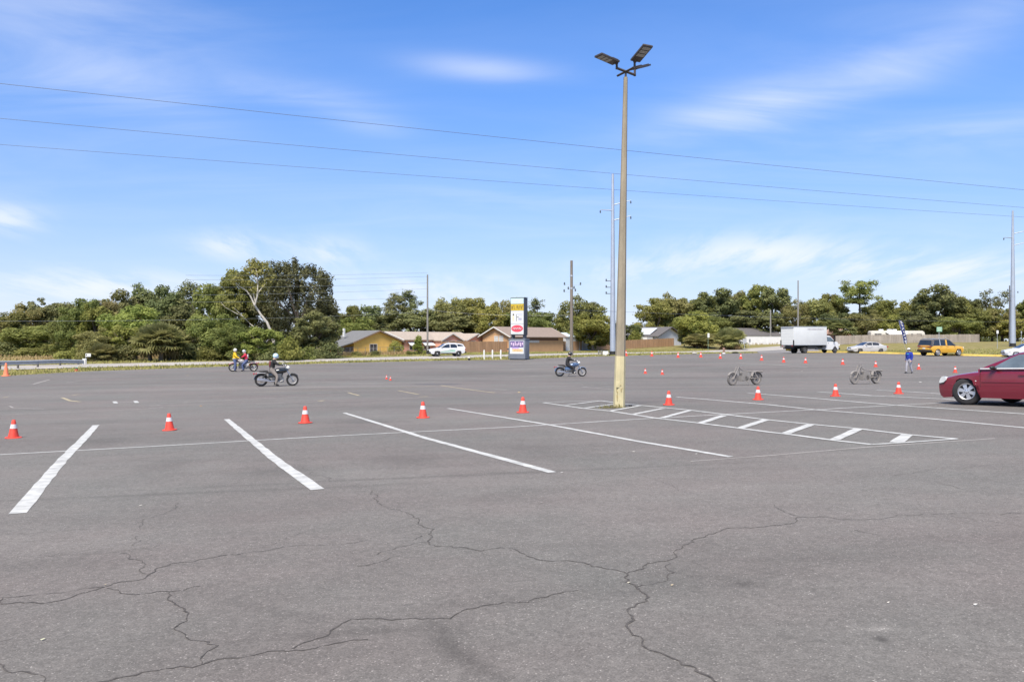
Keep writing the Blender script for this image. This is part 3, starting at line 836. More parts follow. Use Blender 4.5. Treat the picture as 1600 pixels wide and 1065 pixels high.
make_oak('oak', 11, GREEN, low=.06); make_oak('oak2', 23, GREEN, Wd=10, low=.1, nclump=46); make_oak('oak3', 37, GREEN, low=.07, Wd=8, gap=.7, nclump=36)
make_oak('olive', 41, OLIVE, low=.06, Wd=9, gap=.8); make_oak('olive2', 43, OLIVE, Wd=10, low=.08, nclump=50)
make_oak('bright', 53, BRIGHT, H=8, Wd=8.5, low=.04, n=12000, nclump=44); make_oak('bright2', 59, BRIGHT, H=8, Wd=8, low=.04, n=12000, nclump=40, gap=.72)
make_oak('dark', 61, DARK, Wd=8.5, low=.08, nclump=44); make_oak('dark2', 67, DARK, low=.08, Wd=8, gap=.66, nclump=34, n=6500); make_oak('pale', 71, PALE, Wd=8, gap=.62, nclump=30, n=5000, low=.3)
make_cedar('cedar', 5); make_pine('pine', 3, DARK, n=4500, flat=.7); make_pine('pine2', 9, GREEN, H=14, Wd=9, bare=.62, n=6500, flat=.62, nb=34); make_pine('pine3', 15, DARK, Wd=4.5, bare=.4, n=1900)
make_sparse('sparse', 77, PALE); make_cone_tree('column', 81, BRIGHT); make_bush('bush', 83, GREEN); make_bush('bush2', 89, BRIGHT, H=2.4, Wd=3.6); make_bush('bush3', 97, OLIVE, H=2.2, Wd=4.4); make_bush('bush4', 101, DARK, H=3.2, Wd=4.4)
make_palm('palm', 2); make_palm('palm2', 8, H=5, Wd=6, stems=7, trunk_h=.42); make_palm('palm3', 12, H=7, Wd=4, stems=2, trunk_h=.55)
NAMES = {'oak': 'oak_tree', 'olive': 'oak_tree', 'bright': 'leafy_tree', 'dark': 'evergreen_tree', 'pale': 'pale_tree', 'cedar': 'cedar_tree', 'pine': 'pine_tree', 'sparse': 'sparse_tree', 'column': 'columnar_shrub', 'bush': 'shrub', 'palm': 'palm_tree'}
_tr = random.Random(99)
def tree(key, px, top, Y, wpx, label, group=None):
    b = at(px, Y)
    h = zat(top, Y) - b.z
    base = key.rstrip('0123456789')
    p = PROTO[key]
    s = h / p[0]
    wid = wpx / F * Y
    ext = PWID.setdefault(key, _width(p[1]))
    sx = max(.4, wid / ext)
    o = thing(NAMES[base], label, 'shrub' if base in ('bush', 'column') else ('palm' if base == 'palm' else 'tree'), b, _tr.uniform(0, 6.283), group)
    o.scale = (sx, sx, s)
    link('crown', p[1], o)
    for tk in (p[2] if isinstance(p[2], list) else [p[2]]): link('trunk', tk, o)
    if len(p) > 3: link('dead_fronds', p[3], o)
    return o
PWID = {}
def _width(me):
    a = np.empty(len(me.vertices) * 3, np.float32); me.vertices.foreach_get('co', a); a = a.reshape(-1, 3)
    return float(np.percentile(a[:, 0], 98.5) - np.percentile(a[:, 0], 1.5))

T = [
 # far left, beyond the guardrail
 ('olive', -25, 478, 165, 70, 'olive green tree at the far left edge behind the guardrail'),
 ('oak3', 14, 486, 160, 62, 'mid green tree leftmost behind the guardrail and tall orange cone'),
 ('pale', 72, 459, 168, 62, 'pale yellowish tree with sky gaps standing above the guardrail'),
 ('olive2', 44, 474, 166, 66, 'rounded olive tree beside the pale yellowish tree'),
 ('oak2', 60, 505, 156, 104, 'broad low green tree directly behind the middle of the guardrail'),
 ('dark2', 108, 466, 150, 44, 'dark open tree just right of the pale yellowish tree'),
 ('oak', 128, 459, 114, 56, 'rich green tree with a rounded tip above the guardrail end'),
 ('oak2', 112, 492, 124, 66, 'dark leaved broad tree behind the white guardrail end plate'),
 ('bright2', 150, 472, 112, 50, 'fresh green tree behind the small roadside sign'),
 ('olive', 165, 468, 116, 56, 'yellow green tree between the roadside sign and the squat palms'),
 ('dark', 190, 454, 134, 60, 'tall dark evergreen left of the two rising behind the squat palm'),
 ('dark2', 240, 446, 136, 64, 'tall dark evergreen with feathery tip behind the squat palm'),
 ('pine', 216, 450, 138, 44, 'dark pine squeezed between the two tall dark evergreens'),
 ('dark', 268, 447, 132, 60, 'dark evergreen closing the gap left of the thin airy pine'),
 ('pine3', 301, 443, 128, 42, 'thin airy pine with bare gaps left of the big leaning tree'),
 ('bright', 212, 474, 108, 84, 'light yellow green tree above the squat palm by the road'),
 ('bright2', 196, 505, 101, 58, 'bushy bright tree left of the squat palm'),
 ('olive2', 150, 512, 100, 56, 'low grey green tree behind the small roadside sign'),
 ('dark', 290, 478, 122, 62, 'shadowy evergreen right of the squat palm'),
 ('oak', 338, 436, 112, 64, 'green tree on the left flank of the white branched tree'),
 ('oak3', 372, 420, 114, 70, 'tall green tree directly behind the white branched tree'),
 ('oak2', 340, 486, 104, 76, 'leafy green tree above the standing person in yellow'),
 ('cedar', 462, 404, 114, 112, 'huge dark cedar with spiky tops, tallest in the treeline'),
 ('cedar', 425, 424, 120, 80, 'dark cedar half hidden behind the white branched tree'),
 ('dark', 508, 462, 120, 34, 'narrow dark evergreen at the right foot of the huge cedar'),
 ('dark', 492, 488, 106, 66, 'dark low spreading tree right of the rider in black'),
 ('bright2', 408, 508, 98, 62, 'yellow green low tree behind the three motorcyclists'),
 ('oak2', 366, 506, 100, 70, 'dense low green tree behind the person in yellow'),
 ('bush2', 451, 524, 95, 34, 'bright shrub under the huge cedar'),
 # behind the houses
 ('oak3', 545, 476, 178, 44, 'grey green tree behind the left end of the yellow house roof'),
 ('dark2', 572, 470, 185, 52, 'dark round tree above the ridge of the yellow house'),
 ('bright', 556, 494, 168, 60, 'yellow green tree just behind the yellow house roof'),
 ('pine', 614, 463, 190, 36, 'dark airy pine above the grey roofed house'),
 ('pine', 641, 459, 192, 40, 'taller dark pine left of the bare utility pole'),
 ('dark', 600, 486, 186, 60, 'dark thicket tree behind the grey roofed house'),
 ('dark', 650, 484, 188, 64, 'dark evergreen behind the left end of the pink house'),
 ('dark2', 676, 476, 190, 44, 'dark evergreen right beside the bare utility pole'),
 ('olive', 705, 464, 186, 56, 'olive tree above the first gable of the pink house'),
 ('oak', 740, 460, 188, 58, 'tall green tree above the second gable of the pink house'),
 ('dark', 712, 490, 182, 70, 'shadowy tree behind the pink house roof'),
 ('bright2', 764, 474, 180, 52, 'bright green tree between the pink house and the tan house'),
 ('olive', 786, 468, 192, 40, 'brownish olive tree left of the tall shop sign'),
 ('oak3', 806, 478, 190, 50, 'green tree directly behind the tall shop sign'),
 ('pine3', 839, 468, 196, 24, 'small pine top right of the tall shop sign'),
 ('oak2', 838, 484, 188, 54, 'green rounded tree behind the brown roof, right of the shop sign'),
 ('dark2', 866, 482, 192, 44, 'dark tree between shop sign and wooden pole'),
 ('olive2', 911, 461, 174, 66, 'large round olive oak behind the wooden pole'),
 ('bright', 926, 488, 168, 62, 'lower yellow green oak spreading over the brown fence'),
 ('oak', 888, 492, 176, 44, 'green tree left of the wooden pole above the pale shed'),
 ('dark', 962, 500, 200, 36, 'dark tree half hidden behind the concrete lamp post'),
 # centre right
 ('palm3', 992, 500, 200, 22, 'tall cabbage palm right of the lamp post above the brown fence'),
 ('bush2', 993, 514, 196, 20, 'round bright shrub behind the brown fence right of the lamp post'),
 ('oak', 1026, 460, 232, 56, 'rounded green oak at the left end of the right hand wood'),
 ('olive2', 1050, 457, 236, 58, 'olive green oak behind the white gabled house'),
 ('oak2', 1085, 458, 240, 60, 'broad oak above the large roadside bush'),
 ('dark', 1118, 452, 238, 66, 'dark rounded oak above the clipped round shrub'),
 ('olive', 1150, 453, 246, 56, 'yellowish oak in the middle of the right hand wood'),
 ('oak3', 1186, 444, 240, 50, 'tall oak left of the one with the ragged tip'),
 ('dark2', 1212, 441, 236, 50, 'tall ragged oak rising above the white box truck'),
 ('oak2', 1096, 490, 226, 86, 'shadowed oak in front of the right hand wood above the bush'),
 ('dark', 1180, 486, 226, 84, 'dark oak above the white wall and dark roof'),
 ('olive2', 1240, 468, 230, 44, 'olive oak behind the thin pole above the truck'),
 ('pine3', 1255, 472, 250, 20, 'little bare topped pine right of the thin pole'),
 ('olive', 1278, 466, 228, 54, 'olive oak above the truck cab'),
 ('oak3', 1300, 458, 232, 50, 'green oak left of the umbrella shaped pine'),
 ('pine2', 1342, 438, 222, 58, 'umbrella shaped pine rising over the silver sedan'),
 ('oak', 1372, 464, 228, 52, 'green oak right of the umbrella shaped pine'),
 ('dark2', 1318, 484, 218, 60, 'dark oak under the umbrella shaped pine'),
 ('olive2', 1352, 484, 214, 64, 'olive oak behind the camper and silver sedan'),
 ('pale', 1400, 474, 262, 44, 'pale distant tree above the camper'),
 ('oak2', 1432, 460, 216, 52, 'green oak right behind the blue feather flag'),
 ('dark', 1462, 446, 212, 68, 'large dark oak above the yellow vehicle, tallest near the green sign'),
 ('bright', 1398, 490, 208, 50, 'bright green tree left of the blue feather flag'),
 ('dark', 1432, 486, 206, 62, 'very dark oak behind the blue feather flag'),
 ('oak3', 1494, 462, 214, 44, 'green oak right of the large dark oak'),
 ('dark2', 1516, 460, 220, 40, 'open crowned oak left of the sparse pale tree'),
 ('sparse', 1550, 452, 208, 60, 'sparse pale leaved tree left of the right hand steel pole'),
 ('oak', 1530, 478, 204, 60, 'green oak below the sparse pale tree'),
 ('olive', 1566, 482, 202, 52, 'yellow green oak just left of the right hand steel pole'),
 ('oak2', 1494, 492, 200, 62, 'leafy oak above the bonnet of the yellow vehicle'),
 ('oak3', 1604, 468, 206, 50, 'green tree at the far right edge behind the steel pole'),
 ('bright2', 1590, 494, 198, 50, 'low bright tree right of the right hand steel pole'),
 ('olive2', 1650, 470, 206, 70, 'olive tree past the far right edge'),
 # shrubs and palms
 ('palm2', 248, 492, 97, 66, 'squat cabbage palm clump beside the road on the left'),
 ('palm', 160, 528, 97, 34, 'small yellowing palm behind the little roadside sign'),
 ('column', 654, 525, 126, 16, 'narrow upright shrub beside the white patrol vehicle'),
 ('bright', 1086, 484, 190, 54, 'large fresh green roadside bush right of the white gabled house'),
 ('palm2', 1096, 516, 186, 44, 'fan palm thicket at the foot of the large roadside bush'),
 ('palm', 1141, 501, 178, 40, 'rounded fan palm clump left of the white wall'),
 ('olive', 1069, 510, 194, 22, 'yellow green bush against the white gabled house'),
 ('palm3', 1311, 490, 196, 42, 'fan palm behind the grey fence by the truck cab'),
]
for a in T: tree(*a)
B = [('bush4', 12, 532, 152, 40, 'dark shrub leftmost along the field behind the guardrail'), ('bush', 62, 532, 150, 56, 'broad green shrub at the field edge behind the guardrail'),
     ('bush', 108, 538, 112, 36, 'green shrub behind the guardrail end plate'), ('bush3', 142, 538, 98, 32, 'olive shrub behind the little roadside sign'),
     ('bush4', 188, 536, 99, 46, 'dark shrub left of the squat palm clump'), ('bush4', 296, 534, 101, 50, 'dark shrub right of the squat palm clump'),
     ('bush', 332, 536, 99, 46, 'green hedge shrub left of the person in yellow'), ('bush', 376, 540, 97, 40, 'green hedge shrub behind the red motorcycle'),
     ('bush4', 426, 538, 97, 46, 'dark hedge shrub behind the rider in black'), ('bush', 470, 536, 98, 46, 'green hedge shrub under the huge cedar'),
     ('bush4', 512, 534, 103, 46, 'dark hedge shrub left of the yellow house porch'), ('bush2', 618, 532, 134, 22, 'small bright shrub between yellow and pink houses'),
     ('bush3', 556, 549, 118, 12, 'little weedy shrub before the yellow house'), ('bush4', 586, 547, 120, 9, 'dark little shrub under the yellow house window'), ('bush', 642, 546, 124, 16, 'low shrub left of the narrow upright shrub')]
for b in B: tree(*b)

# the white branched tree leaning out of the foliage
rs = random.Random(6)
b = at(424, 103)
wt = thing('bare_branched_tree', 'leaning tree with bare white branches and thin leafy top', 'tree', b)
mb = MB()
def loc(px, py, dy=0.0):
    Yq = 103 + dy
    return Vector(((px - CX) / F * Yq - b.x, Yq - b.y, zat(py, Yq) - b.z))
mb.tube([loc(432, 552), loc(424, 520), loc(417, 503), loc(408, 492), loc(398, 477)], [.2, .17, .15, .13, .12], 8)
tips = []
for pts, r in [([(398, 477), (391, 462), (385, 454), (374, 447), (367, 440)], .11), ([(398, 477), (402, 462), (403, 445), (402, 430), (400, 420)], .12), ([(403, 458), (409, 450), (417, 441)], .08),
               ([(402, 440), (396, 430), (392, 420)], .06), ([(398, 470), (396, 458), (390, 448)], .05), ([(423, 522), (412, 519), (400, 513), (390, 505), (380, 495), (372, 491), (352, 480), (345, 472)], .055), ([(380, 495), (368, 483), (362, 478)], .05)]:
    d = [rs.uniform(-1, 1) * i * .3 for i in range(len(pts))]
    q = [loc(x, y, -.6 + k) for (x, y), k in zip(pts, d)]
    mb.tube(q, [r * (1 - .7 * i / len(q)) for i in range(len(q))], 7)
    tips += q[-2:]
mb.build('trunk', BARK_PALE, wt, smooth=True)
cl = [(t.x, t.y + .5, t.z + .3, .9, .9, .6, 1) for t in tips]
cl += [(loc(x, y).x, loc(x, y).y + rs.uniform(0, 1.5), loc(x, y).z, .8, .8, .5, 1) for x, y in [(372, 428), (384, 422), (396, 414), (408, 412), (415, 418), (420, 430), (365, 436), (378, 434), (390, 408), (411, 424)]]
link('crown', quads_mesh('white_tree_crown', leaves(cl, 2600, .17, 4, lo=.1), GREEN), wt)

# far wood closing the horizon: one mass of foliage
rs = np.random.RandomState(12)
cl = []
for i in range(620):
    px = rs.uniform(-150, 1750); Yq = rs.uniform(250, 300)
    topy = np.interp(px, [-150, 0, 200, 330, 420, 520, 600, 720, 850, 945, 958, 1008, 1018, 1200, 1400, 1750], [500, 500, 478, 470, 470, 500, 492, 490, 498, 506, 524, 524, 500, 476, 488, 492])
    zt = zat(topy, Yq); x = (px - CX) / F * Yq; g0 = G(x, Yq); zz = g0 + (zt - g0) * rs.uniform(.02, .92) * (1 if i < 330 else .4)
    cl.append((x, Yq, zz, rs.uniform(2, 4), 2.5, rs.uniform(1.5, 3), 1))
tag(link('distant_wood', quads_mesh('distant_wood', leaves(cl, 46000, .5, 3), DARK)), 'far off dark wood along the horizon behind the trees', kind='stuff', cat='wood')
# ------------------------------------------------------------------ shared materials for made things
GLASS = mat('dark window glass', (.022, .026, .030), .06, var=.2, scale=1, spec=.8)
GLASS_L = mat('reflecting car glass', (.10, .125, .14), .05, var=.35, scale=1.6, spec=1.0)
RUBBER = mat('tyre rubber', (.022, .021, .021), .85, var=.25, scale=12, bump=.2)
BLACK = mat('black plastic', (.018, .018, .018), .55, var=.2)
CHROME = mat('polished metal', (.60, .585, .57), .34, metal=1.0, var=.08)
ALLOY = mat('silver alloy', (.56, .56, .57), .35, metal=.75, var=.06)
STEEL = mat('galvanised steel', (.42, .44, .46), .5, metal=.5, var=.1, scale=3)
LAMP_LENS = mat('clear lamp lens', (.72, .72, .68), .15, var=.08, coat=1)
RED_LENS = mat('red lamp lens', (.36, .02, .02), .2, var=.1, coat=1)
WHITE = mat('white paint', (.60, .60, .585), .55, var=.05, scale=2)
PLATE = mat('number plate', (.62, .64, .60), .5, var=.05)
SKIN = mat('skin', (.46, .30, .22), .6, var=.08, scale=20)

# ------------------------------------------------------------------ lamp post
def lamp_post():
    o = thing('lamp_post', 'tall tapered concrete lamp post with yellow base and three flat lamp heads', 'lamp post', LP)
    D = LP.y
    def L(px, py, dy=0.0): return Vector(((px - CX) / F * (D + dy) - LP.x, dy, zat(py, D + dy) - LP.z))
    top, mid = L(977.5, 121), L(969.3, 556)
    conc = mat('buff concrete', (.26, .22, .155), .85, var=.2, scale=4, bump=.25, bscale=40, stretch=(1, 1, .35))
    yel = mat('pale yellow paint', (.50, .435, .25), .75, var=.16, scale=3.2, bump=.2, stretch=(1, 1, .5))
    r0, r1, rm = .158, .055, 0
    rm = r0 + (r1 - r0) * (mid.z / top.z)
    ph = math.pi / 8 + .25
    MB().tube([(0, 0, -.15), mid], [r0, rm], 8, phase=ph).build('painted_base', yel, o)
    MB().tube([mid + Vector((0, 0, .001)), top], [rm - .004, r1], 8, phase=ph).build('shaft', conc, o)
    bz = mat('bronze lamp metal', (.075, .062, .055), .5, metal=.4, var=.15)
    hub = L(978, 112)
    MB().tube([top - Vector((0, 0, .02)), hub + Vector((0, 0, .02))], .028, 10).build('spigot', bz, o)
    dirs = [(Vector((-.70, -.71, 0)), .40), (Vector((.45, -.89, 0)), .40), (Vector((.70, .71, 0)), .40), (Vector((-.45, .89, 0)), .40)]
    hdir = [Vector((-.84, -.54, 0)), Vector((.46, -.89, 0)), Vector((.64, .77, 0))]
    led = mat('lamp led panel', (.30, .29, .26), .3, var=.12, scale=30)
    for i, (d, al) in enumerate(dirs):
        d = d.normalized()
        e = hub + d * al
        MB().tube([hub, e], .036, 4, phase=math.pi / 4).build('cross_arm', bz, o)
        if i == 3: continue
        rise = (.13, .15, .17)[i]
        d = hdir[i].normalized()
        k = e + Vector((0, 0, rise))
        br = MB(); br.tube([e - Vector((0, 0, .03)), e + Vector((0, 0, .07)), k], [.034, .03, .03], 10); br.ball(k, .042)
        br.build('knuckle', bz, o, smooth=True)
        el = (R(9), R(22), R(21))[i]
        ax = (d * math.cos(el) + Vector((0, 0, math.sin(el)))).normalized()
        sd = ax.cross(Vector((0, 0, 1))).normalized(); up = sd.cross(ax)
        Mx = Matrix((ax, sd, up)).transposed()
        c = k + ax * .33
        h = MB(); h.box(c, (.62, .30, .05), Mx); h.box(c - ax * .2 + up * .04, (.2, .2, .05), Mx); h.box(k + ax * .03, (.1, .08, .07), Mx)
        for q in range(5): h.box(c + ax * (.06 + .045 * q) + up * .03, (.012, .26, .03), Mx)
        hd = h.build('lamp_head', bz, o, bevel=.008)
        for q in range(3):
            g = MB(); g.box(c + ax * (-.05 + .13 * q) - up * .027, (.10, .24, .006), Mx); g.build('led_panel', led, hd)
    q = MB(); q.box((-.04, -r0 * .94, .62), (.10, .012, .17)); q.build('hand_hole_cover', yel, o, bevel=.004)
    rs = random.Random(5); sm = mat('scuffed paint', (.33, .26, .12), .9, var=.3, scale=20)
    for i in range(8):
        zz = rs.uniform(.22, .62); a = rs.uniform(-2.3, -.9); rr = r0 + (r1 - r0) * zz / top.z
        q = MB(); q.box((math.cos(a) * rr * .985, math.sin(a) * rr * .985, zz), (rs.uniform(.008, .03), .012, rs.uniform(.02, .09)), Matrix.Rotation(a + math.pi / 2, 3, 'Z'))
        q.build('scuff_mark', sm, o)
    return o
lamp_post()
rk = MB(); rk.ball((0, 0, .02), (.05, .035, .03), 8, 6); b = P(985, 635)
tag(rk.build('black_rock', BLACK, None, smooth=True, loc=b), 'small black lump beside the foot of the lamp post', 'rock')

# ------------------------------------------------------------------ traffic cones
M_CONE = mat('red orange cone plastic', (.62, .055, .032), .6, var=.16, scale=14)
M_CONE2 = mat('sun bleached cone plastic', (.78, .21, .10), .6, var=.1, scale=6)
M_BAND = mat('white cone band', (.56, .53, .53), .5, var=.12, scale=14)
def make_cone(m, band=True):
    o = thing('traffic_cone', '', 'traffic cone')
    b = MB(); b.lathe([(.150, .0), (.158, .004), (.160, .016), (.150, .024), (.10, .026)], 24)
    b.build('base', m, o, smooth=True)
    c = MB(); c.lathe([(.104, .024), (.098, .05), (.074, .17), (.046, .31), (.034, .375), (.028, .384), (.024, .384), (.022, .36)], 24)
    c.build('cone_body', m, o, smooth=True)
    if band:
        w = MB(); w.lathe([(.0685, .205), (.0705, .206), (.0535, .292), (.0515, .293)], 24)
        w.build('reflective_band', M_BAND, o, smooth=True)
    return o
C0 = make_cone(M_CONE)
CONES = [((21, 684), 'red orange cone nearest the left edge, left of the first stall line'), ((265, 672), 'red orange cone between the first and second stall lines'), ((477, 661), 'red orange cone between the second and third stall lines'),
         ((661, 652.5), 'red orange cone between the third and fourth stall lines'), ((817, 644.5), 'red orange cone just left of the tip of the hatched island'), ((1045, 632.5), 'red orange cone first to the right of the lamp post'),
         ((1184.5, 624.5), 'red orange cone in front of the left faded motorcycle'), ((1305.5, 619), 'red orange cone left of the right faded motorcycle'), ((1404, 615), 'red orange cone nearest the red sedan in the front row')]
first = True
for (px, py), lb in CONES:
    o = C0 if first else copy_tree(C0)
    first = False
    o.location = P(px, py); o.rotation_euler.z = random.Random(px).uniform(0, 6)
    o.rotation_euler.x = random.Random(px + 1).uniform(-.04, .04)
    s = random.Random(py).uniform(.97, 1.03); o.scale = (s, s, s)
    tag(o, lb, 'traffic cone', 'front row of red orange cones')
FAR = [((978, 556), 9, 'tiny far cone touching the right side of the lamp post base'), ((1018.5, 556.5), 8, 'tiny far cone on the grass edge below the brown fence end'), ((1059.5, 558.5), 8, 'far cone before the grass edge, below the white gabled house'),
       ((1095, 558), 8, 'far cone below the large roadside bush'), ((1125.5, 560), 8, 'far cone below the clipped fan palm'), ((1157.5, 560.5), 8, 'far cone straight above the left faded motorcycle'),
       ((1190, 563), 8.5, 'far cone above and right of the left faded motorcycle'), ((1224.5, 566), 8.5, 'far cone below the tail of the box truck'), ((1258.6, 567), 8.5, 'far cone below the middle of the box truck'),
       ((1316.7, 569.5), 9, 'far cone between the box truck and the silver sedan'), ((1368.3, 573), 9, 'far cone above the right faded motorcycle'), ((1435.6, 577), 9, 'cone just right of the person in blue'), ((1492.5, 582), 10, 'cone behind the bonnet of the red sedan'),
       ((1008.3, 583.5), 8, 'left one of two close small cones right of the lamp post'), ((1034.8, 585), 8, 'right one of two close small cones right of the lamp post'), ((604, 592), 6, 'left one of two tiny red cones in the middle of the car park'), ((610, 594), 6, 'right one of two tiny red cones in the middle of the car park')]
for (px, py), h, lb in FAR:
    o = copy_tree(C0)
    p = P(px, py); o.location = p
    s = h / F * p.y / .384; o.scale = (s, s, s); o.rotation_euler = (0, 0, px)
    tag(o, lb, 'traffic cone', 'far cones marking the riding course')
C1 = make_cone(M_CONE2, False)
p = P(9.5, 587.5); C1.location = p; s = 20.5 / F * p.y / .384; C1.scale = (s * .72, s * .72, s)
tag(C1, 'tall plain orange cone at the left edge below the guardrail', 'traffic cone')
p = P(119.5, 580)
o = thing('marker_post', 'small dark red marker with a green cap on the verge near the guardrail', 'marker', p)
m = MB(); m.lathe([(.22, 0), (.22, .05), (.12, .1), (.10, .22)], 12); m.build('base', mat('dull red paint', (.30, .07, .04), .7), o, smooth=True)
m = MB(); m.lathe([(.09, .22), (.09, .30), (.03, .34), (.0, .34)], 12); m.build('cap', mat('dull green paint', (.05, .14, .08), .6), o, smooth=True)

# ------------------------------------------------------------------ cars
def wheel(parent, x, y, r, wd, rimm, spokes=5, rim_r=.66, open_dark=True):
    s = 1 if y > 0 else -1
    t = MB()
    t.lathe([(r * rim_r, -wd / 2), (r * .86, -wd / 2 - .004), (r * .96, -wd / 2 + .02), (r, -wd / 2 + .05), (r, wd / 2 - .05), (r * .96, wd / 2 - .02), (r * .86, wd / 2 + .004), (r * rim_r, wd / 2), (r * rim_r * .97, 0)], 36, 'y', closed=True)
    for k in (-.04, 0, .04): t.lathe([(r + .001, k - .006), (r + .004, k), (r + .001, k + .006)], 36, 'y', cap=False)
    w = t.build('wheel', RUBBER, parent, smooth=True, angle=40, loc=(x, y, r))
    q = MB(); rr = r * rim_r
    q.lathe([(rr, s * wd * .5), (rr * .93, s * wd * .40), (rr * .88, s * wd * .3), (rr * .88, s * wd * .2), (0, s * wd * .12)], 36, 'y', mi=1, cap=False)
    q.lathe([(rr * 1.0, s * (wd * .5 + .001)), (rr * .96, s * (wd * .5 + .012)), (rr * .885, s * (wd * .5)), (rr * .87, s * wd * .3)], 36, 'y', cap=False)
    for k in range(spokes):
        a = 2 * math.pi * (k + .25) / spokes
        c, sn = math.cos(a), math.sin(a)
        def pt(u, v, y_): return (c * u - sn * v, s * y_, sn * u + c * v)
        f0, f1 = rr * .16, rr * .92
        w0, w1 = rr * .15, rr * (.24 if spokes < 7 else .1)
        q.add([pt(f0, -w0, wd * .47), pt(f1, -w1, wd * .44), pt(f1, w1, wd * .44), pt(f0, w0, wd * .47), pt(f0, -w0, wd * .3), pt(f1, -w1, wd * .25), pt(f1, w1, wd * .25), pt(f0, w0, wd * .3)],
              [(0, 1, 2, 3), (0, 4, 5, 1), (2, 6, 7, 3), (1, 5, 6, 2), (0, 3, 7, 4)])
    q.lathe([(rr * .27, s * wd * .3), (rr * .26, s * wd * .49), (rr * .13, s * wd * .52), (0, s * wd * .52)], 20, 'y', cap=False)
    for k in range(5):
        a = 2 * math.pi * (k + .75) / 5
        q.ball((math.cos(a) * rr * .2, s * wd * .49, math.sin(a) * rr * .2), (.012, .008, .012), 6, 4, 1)
    q.build('rim', [rimm, BLACK], w, smooth=True, angle=30)
    return w

def arch_pts(xc, r, ra, z0, n=14):
    a0 = math.asin(max(-1, min(1, (z0 - r) / ra)))
    return [(xc + ra * math.cos(a0 + (math.pi - 2 * a0) * k / n), r + ra * math.sin(a0 + (math.pi - 2 * a0) * k / n)) for k in range(n + 1)]

def lofted(contour, W, sections, ycurve, plan, crown, levels, mats, mi_fn=None):
    """side outline swept across the width, then curved in plan and section"""
    n = len(contour)
    bm = bmesh.new()
    cx = sum(p[0] for p in contour) / n; cz = sum(p[1] for p in contour) / n
    rings = []
    for t, sh in sections:
        rings.append([bm.verts.new((x, t, z)) for x, z in ((x + (cx - x) * 0 , z) for x, z in contour)])
    for a, b in zip(rings[:-1], rings[1:]):
        for i in range(n): bm.faces.new((a[i], a[(i + 1) % n], b[(i + 1) % n], b[i]))
    caps = [bm.faces.new(rings[0][::-1]), bm.faces.new(rings[-1])]
    bmesh.ops.triangulate(bm, faces=caps)
    for axis, vals in levels.items():
        for v in vals:
            no = (1, 0, 0) if axis == 'x' else (0, 0, 1)
            co = (v, 0, 0) if axis == 'x' else (0, 0, v)
            bmesh.ops.bisect_plane(bm, geom=bm.verts[:] + bm.edges[:] + bm.faces[:], plane_co=co, plane_no=no)
    sec = dict(sections)
    for v in bm.verts:
        x, t, z = v.co
        sh = sec.get(round(t, 4), 0.0)
        v.co.x = x * (1 - plan(x) * abs(t) ** 2 * .5)
        v.co.y = W / 2 * t * ycurve(x, z) * (1 - plan(x) * .35 * abs(t))
        v.co.z = z - crown(x, z) * abs(t) ** 2.5 - sh * (crown(x, z) > 0)
    bmesh.ops.recalc_face_normals(bm, faces=bm.faces)
    me = bpy.data.meshes.new('body')
    bm.to_mesh(me); bm.free()
    for m in mats: me.materials.append(m)
    me.shade_smooth(); me.set_sharp_from_angle(angle=R(32))
    return me
SECT = [(-1.0, .03), (-.985, .012), (-.94, .003), (-.8, 0), (-.5, 0), (0.0, 0), (.5, 0), (.8, 0), (.94, .003), (.985, .012), (1.0, .03)]
SECT = [(round(a, 4), b) for a, b in SECT]

